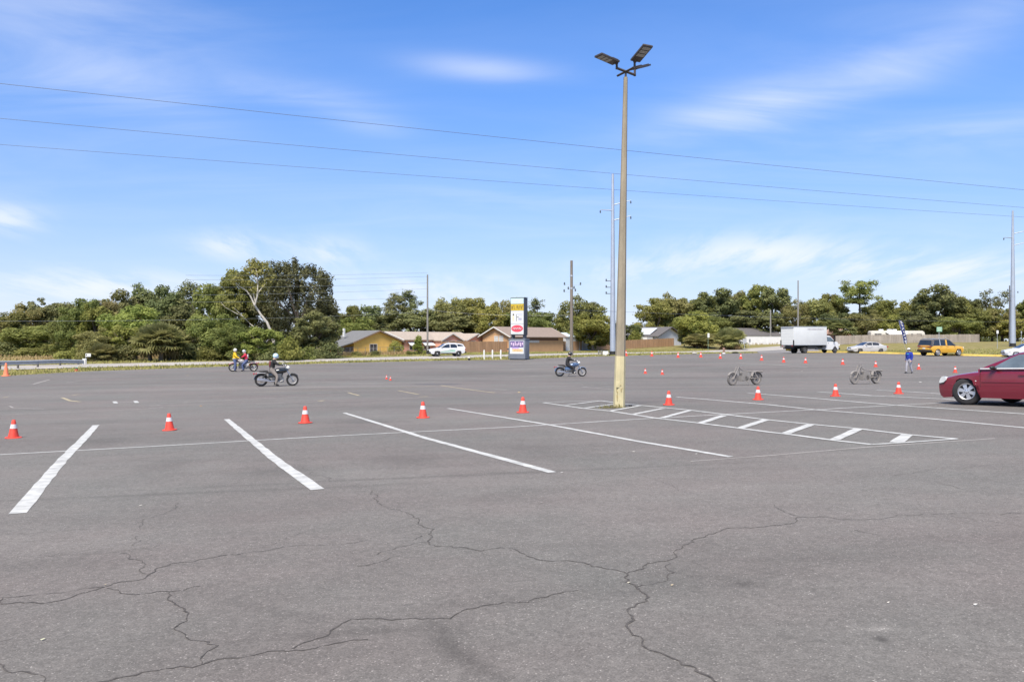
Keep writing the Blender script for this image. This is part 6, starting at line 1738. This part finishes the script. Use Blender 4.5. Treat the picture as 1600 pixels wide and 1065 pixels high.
# ------------------------------------------------------------------ houses, fences and roadside things
U = Vector((.66, .75, 0)).normalized()                               # along the road, away to the right
NR = Vector((-U.y, U.x, 0))                                          # away from the road
def roofmat(name, col): return mat(name, col, .95, var=.14, scale=2.5, bump=.3, bscale=12)
def wallmat(name, col): return mat(name, col, .9, var=.07, scale=1.2, bump=.12, bscale=18)
TRIM = mat('white house trim', (.56, .545, .51), .6, var=.05)
PANE = mat('house window pane', (.03, .035, .042), .12, var=.3, scale=2)
DARKW = mat('dark window shade', (.055, .045, .045), .5)
def oriented(mb, O, ax, ay, pts, th, outward):
    pass
class House:
    """built in a local frame: x along ax, y along ay (both horizontal), z up"""
    def __init__(s, label, O, ax, cat='house', name='house', zoff=0.0):
        s.o = thing(name, label, cat, (O[0], O[1], G(O[0], O[1]) + zoff), math.atan2(ax[1], ax[0]))
    def block(s, x0, x1, y0, y1, h, m, nm='wall'):
        q = MB(); q.box(((x0 + x1) / 2, (y0 + y1) / 2, h / 2 - .3), (x1 - x0, y1 - y0, h + .6)); return q.build(nm, m, s.o)
    def gable(s, x0, x1, y0, y1, h, rise, m, rm, ridge='y', ov=.45, trim=None, tm=TRIM, wall=True):
        """gabled block; ridge 'y': gable triangles on the y0 and y1 faces"""
        q = MB(); xc, yc = (x0 + x1) / 2, (y0 + y1) / 2
        if ridge == 'y': poly = [(x0, -.4), (x1, -.4), (x1, h), (xc, h + rise), (x0, h)]; q.prism(poly, y0, y1, plane='xz')
        else: poly = [(y0, -.4), (y1, -.4), (y1, h), (yc, h + rise), (y0, h)]; q.prism(poly, x0, x1, plane='yz')
        w = q.build('wall', m, s.o)
        half = (x1 - x0) / 2 if ridge == 'y' else (y1 - y0) / 2
        sl = rise / half; th = .14
        q = MB(); fs_ = []
        prof = [(-half - ov, h - sl * ov + .02), (0, h + rise + .02), (half + ov, h - sl * ov + .02), (half + ov, h - sl * ov + .02 + th), (0, h + rise + .02 + th), (-half - ov, h - sl * ov + .02 + th)]
        if ridge == 'y':
            q.prism([(a + xc, b) for a, b in prof], y0 - ov, y1 + ov, plane='xz')
            for yy in (y0 - ov - .02, y1 + ov + .02): fs_.append(MB().prism([(a + xc, b - .06 if i in (0, 1, 2) else b + .012) for i, (a, b) in enumerate(prof)], yy - .02, yy + .02, plane='xz'))
        else:
            q.prism([(a + yc, b) for a, b in prof], x0 - ov, x1 + ov, plane='yz')
            for xx in (x0 - ov - .02, x1 + ov + .02): fs_.append(MB().prism([(a + yc, b - .06 if i in (0, 1, 2) else b + .012) for i, (a, b) in enumerate(prof)], xx - .02, xx + .02, plane='yz'))
        rf = q.build('roof', rm, s.o)
        for f in fs_: f.build('roof_trim', tm, rf)
        return w, rf
    def window(s, par, c, w, h, face='y', d=.05, pm=PANE, fm=TRIM, mull=1):
        """framed window centred at c on a face whose outward normal is -face axis"""
        q = MB(); t = .08
        def bx(u, v, uw, vh, dep, off):
            if face == 'y': q.box((c[0] + u, c[1] - off, c[2] + v), (uw, dep, vh))
            else: q.box((c[0] - off, c[1] + u, c[2] + v), (dep, uw, vh))
        for u in (-w / 2, w / 2): bx(u, 0, t, h + t, .07, .03)
        for v in (-h / 2, h / 2): bx(0, v, w - t, t, .07, .03)
        for k in range(mull): bx(-w / 2 + w * (k + 1) / (mull + 1), 0, .04, h - t, .05, .025)
        bx(0, 0, w - t, .04, .045, .024)
        fr = q.build('window', fm, par)
        q = MB(); bx(0, 0, w - t * .5, h - t * .5, .02, .012); q.build('pane', pm, fr)
        return fr
    def plain(s, nm, c, d, m, par=None, bevel=0): q = MB(); q.box(c, d); return q.build(nm, m, par or s.o, bevel=bevel)

YW = wallmat('yellow house siding', (.74, .46, .12)); GR = roofmat('grey shingle roof', (.135, .135, .135))
# yellow house: gable toward the lot
Y0 = 138.0
p = at(553, Y0)
hs = House('yellow house with grey roof and screened side porch', p, U)
wd = 10.4
w_, rf = hs.gable(0, wd, 0, 6.6, zat(534, 143) - p.z, (zat(517.5, 143) - zat(534, 143)), YW, GR, 'y', .5, tm=mat('brown fascia', (.22, .15, .11), .8))
hw = zat(534, 143) - p.z
hs.window(w_, (4.1, 0, hw * .46), 1.55, 1.5, 'y', pm=DARKW, mull=1)
q = MB()
for k in range(9): q.box((1.2 * k + .35, -.004, hw * .5), (.02, .008, hw + .2))
q.build('siding_groove', mat('shadowed siding joint', (.62, .38, .10), .9), w_)
pr = MB(); pr.prism([(-.2, hw - .15), (-3.4, hw - .95), (-3.4, hw - .8), (-.2, hw + .03)], -.3, 5.8, plane='xz'); pf = pr.build('porch_roof', GR, hs.o)
q = MB(); q.box((-3.42, 2.7, hw - .88), (.06, 6.0, .2)); q.build('roof_trim', TRIM, pf)
for k in range(5): hs.plain('porch_post', (-3.2 + .75 * k, .0, hw * .42 - .3), (.10, .10, hw * .84 - .3), mat('dark porch frame', (.10, .085, .08), .7))
hs.plain('porch_screen', (-1.75, .12, hw * .42 - .3), (3.0, .03, hw * .8 - .3), mat('dusky porch screen', (.075, .06, .062), .6, var=.4, scale=1.5))
hs.plain('chimney', (1.0, 4.0, hw + 1.6), (.3, .3, 1.4), mat('pale vent pipe', (.6, .6, .58), .5), rf)
# grey roofed cottage behind
p = at(598, 178); hs = House('small cottage with pale grey roof between yellow and pink houses', p, U)
w_, rf = hs.gable(0, 6.5, 0, 6, zat(530, 180) - p.z, 1.7, wallmat('pale grey siding', (.30, .31, .33)), roofmat('pale shingle roof', (.36, .31, .27)), 'x')
hs.window(w_, (3, 0, 2.1), 1.2, 1.1)
hs.plain('carport_wall', (7.3, 1.2, 1.6), (1.5, 2, 3.2), wallmat('blue grey siding', (.25, .28, .33)))
# pink house with two front gables
PW = wallmat('salmon stucco', (.68, .34, .24)); TR = roofmat('tan shingle roof', (.33, .275, .225))
p = at(632, 146)
hs = House('long salmon pink house with tan roof and two front gables', p, U)
he = zat(530.5, 150) - p.z
def xs_at(px, y=0.0):                                               # distance along U at which the row of fronts crosses a photo column
    k = (px - CX) / F
    return (k * p.y - p.x) / (U.x - k * U.y)
L = xs_at(742)
w_, rf = hs.gable(0, L, 0, 9, he, zat(519.5, 156) - zat(530.5, 150), PW, TR, 'x', .5)
for a, b, dx in ((677, 708, 0), (716, 748, 0)):
    xa, xb = xs_at(a), xs_at(b)
    g_, r_ = hs.gable(xa, xb, -2.2, 4.0, he - .1, zat(521.5, 155) - zat(531, 155), PW, TR, 'y', .35)
    n = 3 if a == 677 else 2
    for k in range(n): hs.window(g_, (xa + (xb - xa) * (k + .6) / n, -2.2, he - .85), 1.25, 1.25, pm=DARKW)
for a in (640, 662):
    xa = xs_at(a + 5)
    hs.window(w_, (xa, 0, he - 1.15), 1.6, 1.2)
    q = MB(); q.prism([(-.02, he - .35), (-1.0, he - 1.0), (-1.0, he - 1.06), (-.02, he - .45)], xa - 1.3, xa + 1.3, plane='yz'); q.build('awning', WHITE, hs.o)
# tan house with long brown roof
p = at(797, 152)
hs = House('tan gabled house with long brown roof behind the shop sign', p, U)
BRR = roofmat('brown shingle roof', (.225, .175, .145)); TANW = wallmat('tan stucco', (.50, .30, .155))
he = zat(524.5, 152) - p.z
k = (880 - CX) / F; L = (k * p.y - p.x) / (U.x - k * U.y)
k = (754 - CX) / F; gw = (k * p.y - p.x) / (NR.x - k * NR.y)
w_, rf = hs.gable(0, L, 0, gw, he, zat(511.5, 155) - zat(524.5, 152), TANW, BRR, 'x', .7)
for dy in (-.62, .62): hs.window(w_, (0, gw * .40 + dy, he - .7), .95, 1.3, 'x', fm=TRIM, pm=mat('pale blind', (.45, .45, .44), .5))
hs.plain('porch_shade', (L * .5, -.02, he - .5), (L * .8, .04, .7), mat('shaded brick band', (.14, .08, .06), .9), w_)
hs.plain('porch_rail', (L * .35, -.06, he - 1.05), (L * .35, .05, .45), mat('pale porch rail', (.55, .53, .50), .7))
p = at(884, 166); hs = House('low pale shed with blue white roof behind the brown fence', p, U, 'shed', 'shed')
w_, rf = hs.gable(0, 8.5, 0, 4, zat(526, 168) - p.z, .7, wallmat('pale shed wall', (.50, .52, .55)), mat('blue white metal roof', (.55, .64, .74), .4, var=.06), 'x', .2)
p = at(940, 184); hs = House('tiny white roofed shed left of the steel pole', p, U, 'shed', 'shed')
w_, rf = hs.gable(0, 2.2, 0, 2.2, zat(524.5, 185) - p.z, .6, wallmat('dark shed wall', (.12, .11, .10)), mat('white metal roof', (.75, .74, .72), .5), 'x', .25)
p = at(978, 204); hs = House('blue grey house behind the palm right of the lamp post', p, U)
w_, rf = hs.gable(0, 9, 0, 8, zat(522, 206) - p.z, 1.6, wallmat('slate siding', (.23, .25, .28)), roofmat('slate roof', (.24, .24, .26)), 'x', .5)
hs.window(w_, (5, 0, 2.2), 1.3, 1.2)
# white gabled house
p = at(1027, 199)
hs = House('white gabled house with dark roof at the end of the brown fence', p, U)
WW = wallmat('white stucco', (.58, .575, .565)); DR = roofmat('dark shingle roof', (.10, .092, .09))
he = zat(524, 201) - p.z
k = (1064 - CX) / F; L = (k * p.y - p.x) / (U.x - k * U.y)
w_, rf = hs.gable(0, L, 0, 9, he, zat(511.5, 205) - zat(524, 203), WW, DR, 'y', .8, tm=mat('dark fascia', (.09, .08, .08), .8))
q = MB(); q.slab([(-.2, 2.0, he + .25), (L * .3, 2.0, he + 1.85), (L * .3, 6.5, he + 1.85), (-.2, 6.5, he + .25)], .05)
q.build('roof_panel', mat('pale solar sheet', (.52, .55, .58), .3), rf)
hs.plain('side_wall', (-1.6, 2.4, he * .5 - .3), (3.0, 3, he - .2), WW)
# dark roofed house behind white wall
p = at(1160, 214)
hs = House('low house with dark roof behind the white wall', p, Vector((.95, .31, 0)).normalized())
w_, rf = hs.gable(0, 11.5, 0, 9, zat(523.5, 216) - p.z, 1.75, wallmat('grey stucco', (.36, .35, .34)), DR, 'x', .5)
g_, r_ = hs.gable(7, 15, 9.5, 18, zat(517, 224) - p.z, .6, wallmat('terracotta wall', (.42, .24, .13)), roofmat('grey flat roof', (.30, .28, .28)), 'x', .4)
p = at(1308, 199)
hs = House('small brick house behind the truck cab', p, Vector((.97, .2, 0)).normalized())
w_, rf = hs.gable(0, 3.8, 0, 6, zat(521, 200) - p.z, zat(514, 200) - zat(521, 200), wallmat('red brick wall', (.27, .125, .085)), roofmat('rusty tile roof', (.33, .20, .15)), 'y', .3)
hs.plain('gable_panel', (1.9, -.02, zat(517.5, 200) - p.z), (1.6, .04, .7), mat('pale gable siding', (.46, .38, .34), .8), w_)

# fences and walls
def fence(label, A, B, h, m, board=.15, name='fence', cat='fence', post=2.4, gapv=.03):
    A, B = Vector(A), Vector(B)
    L = (B - A).length; d = (B - A) / L
    o = thing(name, label, cat, (A.x, A.y, G(A.x, A.y)), math.atan2(d.y, d.x))
    g0 = G(A.x, A.y); q = MB(); rs = random.Random(int(L * 10)); n = int(L / board)
    for i in range(n):
        x = (i + .5) * board; z = G(A.x + d.x * x, A.y + d.y * x) - g0
        hh = h + rs.uniform(-.04, .04)
        q.box((x, rs.uniform(-.008, .008), z + hh / 2 + .02), (board - gapv * rs.uniform(.3, 1), .022, hh))
    q.build('boards', m, o)
    n = int(L / post)
    for i in range(n + 1):
        x = L * i / n; z = G(A.x + d.x * x, A.y + d.y * x) - g0
        q = MB(); q.box((x, .06, z + h / 2), (.1, .09, h + .1)); q.build('post', m, o)
    q = MB()
    for zz in (.25, .85):
        pts = [(x, .03, G(A.x + d.x * x, A.y + d.y * x) - g0 + h * zz) for x in np.linspace(0, L, 12)]
        q.tube(pts, .045, 4)
    q.build('rail', m, o)
    return o
CED = mat('brown fence boards', (.36, .215, .12), .9, var=.3, scale=.8, bump=.2, stretch=(2.5, 1, .3))
A, B, Cc = at(690, 139.5), at(880, 160), at(1053, 198)
fence('long brown board fence running from the patrol vehicle to the white house', A, at(890, 167), 1.85, CED)
fence('farther stretch of brown board fence passing behind the lamp post', at(890.5, 167), Cc, 1.85, CED)
GRF = mat('weathered grey fence boards', (.27, .235, .20), .95, var=.25, scale=.8, bump=.2, stretch=(2.5, 1, .3))
fence('grey weathered board fence behind the silver sedan and camper', at(1306, 190), at(1440, 184), 1.95, GRF)
fence('grey weathered board fence behind the yellow vehicle', at(1440.5, 184), at(1530, 179), 1.75, GRF)
def wall(label, A, B, h, m):
    A, B = Vector(A), Vector(B); L = (B - A).length; d = (B - A) / L
    o = thing('garden_wall', label, 'wall', (A.x, A.y, G(A.x, A.y)), math.atan2(d.y, d.x))
    q = MB(); q.box((L / 2, 0, h / 2 - .3), (L, .2, h + .6)); w_ = q.build('masonry', m, o)
    q = MB(); q.box((L / 2, 0, h + .04), (L + .1, .3, .08)); q.build('coping', m, o)
    return o
wall('white masonry garden wall left of the box truck', at(1157, 203), at(1228, 205), zat(525, 204) - G(*at(1190, 204)[:2]), WW)
# low wire fence before the yellow house
o = thing('wire_fence', 'low wire fence with thin posts before the yellow house', 'fence', at(535, 119))
b = o.location; A, B = at(535, 119), at(688, 134); L = (B - A)
for i in range(15):
    q_ = A + L * i / 14; q = MB(); q.tube([(q_.x - b.x, q_.y - b.y, G(q_.x, q_.y) - b.z - .1), (q_.x - b.x, q_.y - b.y, G(q_.x, q_.y) - b.z + 1.15)], .03, 6); q.build('post', mat('dull fence post', (.20, .19, .17), .7), o)
for h in (1.12, .6):
    q = MB(); q.tube([(q_.x - b.x, q_.y - b.y, G(q_.x, q_.y) - b.z + h) for q_ in [A + L * i / 14 for i in range(15)]], .02, 4); q.build('wire', mat('dull fence wire', (.2, .19, .17), .7), o)

# camper behind the grey fence
p = at(1361, 194); hs = House('white camper with awning behind the grey fence', p, Vector((.99, -.1, 0)).normalized(), 'camper', 'camper')
cm = mat('cream camper body', (.52, .49, .43), .5, var=.06)
L = 12.2; zt = zat(516.5, 194) - p.z
q = MB(); q.prism([(0, .5), (L - .3, .5), (L, 1.2), (L - .25, zt - .35), (L - .7, zt - .02), (.3, zt), (0, zt - .3)], 0, 2.5, plane='xz'); q.build('body', cm, hs.o, bevel=.08)
for x, ww in ((1.1, .6), (1.9, .9), (7.6, 1.0), (9.2, .5), (10.7, 1.1)): hs.plain('window', (x, -.02, zt - 1.0), (ww, .05, .62), PANE)
for x in (2.2, 4.1, 5.2): hs.plain('roof_vent', (x + .4, 1.2, zt + .17), (.9, .8, .34), mat('white vent cover', (.74, .74, .72), .5), bevel=.08)
q = MB(); q.slab([(3.2, -.02, zt - .35), (8.2, -.02, zt - .15), (7.4, -2.0, zt - .95), (3.6, -2.0, zt - .95)], .05); q.build('awning', WHITE, hs.o)
for x in (1.5, 9.8):
    q = MB(); q.lathe([(.36, -.05), (.38, .0), (.38, .2), (.36, .25)], 20, 'y', (x, 0, .36)); q.build('wheel', RUBBER, hs.o, smooth=True)

# guardrail
def guardrail():
    pts = [at(px, Y) for px, Y in ((-120, 66), (0, 74), (60, 79), (98, 83))]
    zz = [zat(568.5, 66), zat(567.2, 74), zat(565.6, 79), zat(564.2, 83)]
    end = at(132, 86); pts.append(end); zz.append(zat(565, 86))
    o = thing('guardrail', 'grey steel guardrail with white end plate at the left edge', 'guardrail', pts[0]); b = o.location
    prof = [(-.03, -.20), (.05, -.13), (.05, -.08), (-.03, -.02), (-.03, .02), (.05, .08), (.05, .13), (-.03, .20)]
    q = MB(); vs = []
    P_ = [Vector((p.x, p.y, z)) for p, z in zip(pts, zz)]
    for i, p in enumerate(P_):
        d = (P_[min(i + 1, len(P_) - 1)] - P_[max(0, i - 1)]); d.z = 0; d.normalize(); nrm = Vector((d.y, -d.x, 0))
        for s, h in prof: vs.append(p - b + nrm * s + Vector((0, 0, h)))
    n = len(prof)
    q.add(vs, [(i * n + k, i * n + k + 1, (i + 1) * n + k + 1, (i + 1) * n + k) for i in range(len(P_) - 1) for k in range(n - 1)])
    q.build('rail', STEEL, o)
    for px in (-90, -60, -30, 0, 28, 59, 94, 122):
        Y = np.interp(px, [-120, 0, 60, 98, 132], [66, 74, 79, 83, 86]); p = at(px, Y + .1)
        q = MB(); z1 = np.interp(px, [-120, 0, 60, 98, 132], zz) - b.z
        g0 = G(p.x, p.y) - b.z - .1
        q.box((p.x - b.x, p.y - b.y, (z1 + g0) / 2), (.14, .12, z1 - g0)); q.build('post', mat('dark rail post', (.10, .09, .08), .8), o)
    e = P_[-1] - b
    q = MB(); q.box(e + Vector((.05, -.1, .02)), (.42, .06, .62)); q.build('end_plate', WHITE, o)
    q = MB(); q.box(e + Vector((.2, -.13, .0)), (.05, .02, .5)); q.build('end_stripe', BLACK, o)
guardrail()
def sign(label, px, base, top, Y, panel, m, post=STEEL, lines=None, rz=0.0, sz=None, name='road_sign'):
    p = at(px, Y); o = thing(name, label, 'sign', p, rz)
    H = lambda py: zat(py, Y) - p.z
    q = MB(); q.tube([(0, 0.04, -.2), (0, 0.04, H(top))], .035, 8); q.build('post', post, o)
    (x0, x1, ya, yb) = panel
    q = MB(); q.box((((x0 + x1) / 2 - px) / F * Y, 0, (H(ya) + H(yb)) / 2), ((x1 - x0) / F * Y, .03, H(ya) - H(yb))); pl = q.build('panel', m, o)
    for i, (u, v, w, h, mm) in enumerate(lines or []):
        q = MB(); q.box((((x0 + x1) / 2 - px) / F * Y + u, -.02, (H(ya) + H(yb)) / 2 + v), (w, .008, h)); q.build('lettering', mm, pl)
    return o
GS = mat('pale green sign face', (.22, .38, .27), .5, var=.08)
sign('square pale green road sign above the yellow vehicle', 1467.5, 536, 510, 128, (1463.5, 1472, 510.5, 518), GS, lines=[(0, .15, .6, .09, mat('pale sign lettering', (.5, .6, .52), .6)), (0, -.12, .5, .08, mat('pale sign lettering', (.5, .6, .52), .6))])
sign('small white sign on a thin post near the guardrail end', 134, 575, 552, 90, (133.5, 142, 552, 557), WHITE, lines=[(-.18, .02, .12, .12, BLACK)])
sign('narrow white and green street sign before the large roadside bush', 1106.5, 546, 520, 160, (1105.5, 1108.6, 520.5, 527), WHITE, mat('green sign post', (.16, .24, .17), .7))
sign('round grey backed road sign before the white wall', 1163.5, 545, 529, 172, (1160.5, 1166.5, 529, 536), mat('grey sign back', (.30, .31, .32), .6))
sign('little dark notice on the white wall side of the driveway', 1171.5, 543, 530, 190, (1170.5, 1172.8, 529.5, 534.5), mat('dark notice', (.12, .13, .15), .6))
sign('thin white marker post left of the right hand steel pole', 1558.5, 540, 516, 140, (1557, 1560.3, 516, 521), WHITE)
sign('thin grey marker post right of the right hand steel pole', 1596, 540, 517, 140, (1595.2, 1596.8, 517, 521), STEEL)
# bollards
for i, (px, lb) in enumerate([(756.5, 'white bollard leftmost of the three left of the shop sign'), (769.5, 'white bollard in the middle of the three left of the shop sign'), (782.5, 'white bollard nearest the shop sign')]):
    Y = 101 + i * .6; p = at(px, Y)
    q = MB(); q.lathe([(.10, -.1), (.10, 1.0), (.085, 1.06), (.04, 1.09), (0, 1.095)], 14); b_ = q.build('bollard', WHITE, None, smooth=True, loc=p)
    tag(b_, lb, 'bollard', 'white bollards by the shop sign')
# feather flag
def flag():
    Y = 97.0; p = at(1417, Y); o = thing('feather_flag', 'leaning blue and white feather flag by the yellow kerb', 'flag', p)
    W_ = lambda px, py: Vector(((px - CX) / F * Y - p.x, 0, zat(py, Y) - p.z))
    q = MB(); q.tube([Vector((.15, 0, 0)), W_(1413, 540), W_(1409, 520), W_(1404.5, 503), W_(1405, 500)], [.022, .02, .018, .014, .012], 8); q.build('pole', STEEL, o, smooth=True)
    nv = mat('navy flag cloth', (.025, .035, .13), .85, var=.15)
    Lp = [(1405.0, 500.2), (1404.8, 503), (1406, 508), (1408, 516), (1410, 524), (1412, 532), (1413.6, 537)]
    Rp = [(1407.0, 500.4), (1410.5, 503), (1412.5, 508), (1414.3, 516), (1416, 524), (1417, 532), (1416.6, 537)]
    q = MB(); vs = []
    for i, (a, b) in enumerate(zip(Lp, Rp)):
        for k in range(5):
            t = k / 4; v = W_(a[0] * (1 - t) + b[0] * t, a[1] * (1 - t) + b[1] * t); v.y = .05 * math.sin(i * 1.3 + t * 3); vs.append(v)
    vs2 = [v + Vector((0, .012, 0)) for v in vs]
    fs = [(i * 5 + k, i * 5 + k + 1, i * 5 + 6 + k, i * 5 + 5 + k) for i in range(6) for k in range(4)]
    q.add(vs, fs); q.add(vs2, [f[::-1] for f in fs]); cl_ = q.build('cloth', nv, o, smooth=True)
    q = MB()
    for i, t in enumerate((.12, .22, .33, .44, .54, .64, .74, .84, .92)):
        j = t * 6; a = int(j); f_ = j - a
        x = ((Lp[a][0] + Rp[a][0]) / 2 * (1 - f_) + (Lp[a + 1][0] + Rp[a + 1][0]) / 2 * f_); y = (Lp[a][1] * (1 - f_) + Lp[a + 1][1] * f_)
        c = W_(x, y); c.y = -.075
        rm = Matrix.Rotation(R(-13), 3, 'Y')
        q.box(c, (.16 + .05 * (i % 2), .008, .10), rm); q.box(c + Vector((.06 * (-1) ** i, 0, -.1)), (.05, .008, .16), rm)
    q.build('lettering', WHITE, cl_)
flag()
# small things along the verge
p = at(733, 97); o = thing('helmet', 'black and white helmet lying on the edge of the asphalt', 'helmet', p)
q = MB(); q.ball((0, 0, .16), (.17, .15, .17), 14, 10); q.build('shell', BLKH, o, smooth=True)
q = MB(); q.ball((-.02, 0, .27), (.17, .14, .08), 12, 8); q.build('top', mat('cream helmet shell', (.62, .58, .46), .5), o, smooth=True)
p = at(946, 118); o = thing('utility_box', 'white utility box at the foot of the steel pole', 'utility box', p); q = MB(); q.box((0, 0, .28), (.75, .5, .6)); q.build('cabinet', WHITE, o, bevel=.03)
q = MB(); q.box((0, 0, .60), (.8, .55, .05)); q.build('lid', WHITE, o, bevel=.015)
for px, lb in ((935.5, 'left of two grey posts beside the white utility box'), (939.5, 'right of two grey posts beside the white utility box')):
    p = at(px, 119.5); q = MB(); q.lathe([(.11, -.1), (.11, .5), (.13, .52), (.13, .62), (.05, .68), (0, .68)], 10)
    tag(q.build('utility_post', mat('grey utility post', (.20, .19, .17), .7), None, smooth=True, loc=p), lb, 'post', 'grey posts by the steel pole')
p = at(1131, 112); o = thing('hydrant', 'small brown hydrant with white base on the grass edge', 'hydrant', p)
q = MB(); q.lathe([(.14, .15), (.14, .6), (.17, .62), (.12, .78), (.0, .84)], 14); q.build('barrel', mat('brown hydrant paint', (.25, .15, .11), .7), o, smooth=True)
q = MB(); q.lathe([(.22, -.05), (.22, .12), (.14, .16)], 14); q.build('base', WHITE, o, smooth=True)
p = at(1149, 117); q = MB(); q.ball((0, 0, .12), (.5, .3, .16), 12, 6)
tag(q.build('dark_bush_stump', mat('dark stump', (.05, .05, .02), .9), None, smooth=True, loc=p), 'low dark stump on the strip of grass by the driveway', 'stump')
p = at(1085, 121); q = MB(); q.ball((0, 0, .1), (.38, .25, .12), 12, 6)
tag(q.build('pale_stone', mat('pale stone', (.38, .365, .33), .9), None, smooth=True, loc=p), 'pale flat stone lying on the grass edge', 'stone')
# litter and leaves on the asphalt
LEAF = mat('fallen leaf', (.52, .50, .30), .8, var=.2)
for i, (px, py, s, c, lb) in enumerate([(67, 1003, .022, (.62, .62, .44), 'pale yellow leaf lying in the near left corner'), (165, 915, .012, (.5, .42, .3), 'tan leaf scrap in a crack junction at left'), (982, 911, .016, (.6, .56, .46), 'pale leaf scrap in the crack junction below the lamp post'),
        (1050, 917, .016, (.55, .45, .3), 'tan leaf right of the crack junction'), (220, 790, .03, (.6, .58, .52), 'pale scrap between the first and second stall lines'), (1524, 946, .018, (.72, .7, .66), 'white scrap near the right edge'), (1388, 943, .012, (.7, .66, .6), 'tiny white scrap in the near right asphalt'),
        (878, 738.5, .03, (.6, .58, .55), 'pale scrap at the tip of the third stall line'), (1088, 709.5, .03, (.62, .6, .56), 'pale scrap beside the fourth stall line'), (990, 706, .04, (.55, .52, .46), 'tan scrap above the fourth stall line'), (293, 586.5, .14, (.55, .45, .3), 'tan scrap far left before the standing person'), (811, 613, .10, (.6, .45, .2), 'orange brown scrap behind the cone by the island tip'),
        (314, 634.5, .07, (.45, .26, .12), 'brown leaf clump right of the painted bar'), (1438, 597, .12, (.66, .64, .6), 'white scrap left of the red sedan'), (1253, 580, .10, (.64, .62, .58), 'white scrap between the two faint motorcycles')]):
    p = P(px, py); s *= .75; q = MB(); q.add([(-s, 0, .006), (-s * .2, -s * .55, .004), (s, -s * .1, .012), (s * .1, s * .6, .010), (-s * .1, 0, .03 * min(1, s * 14))], [(0, 1, 4), (1, 2, 4), (2, 3, 4), (3, 0, 4)])
    tag(q.build('leaf_scrap', mat('scrap %d' % i, tuple(v * .62 for v in c), .85, var=.15, scale=30), None, loc=p), lb, 'litter')
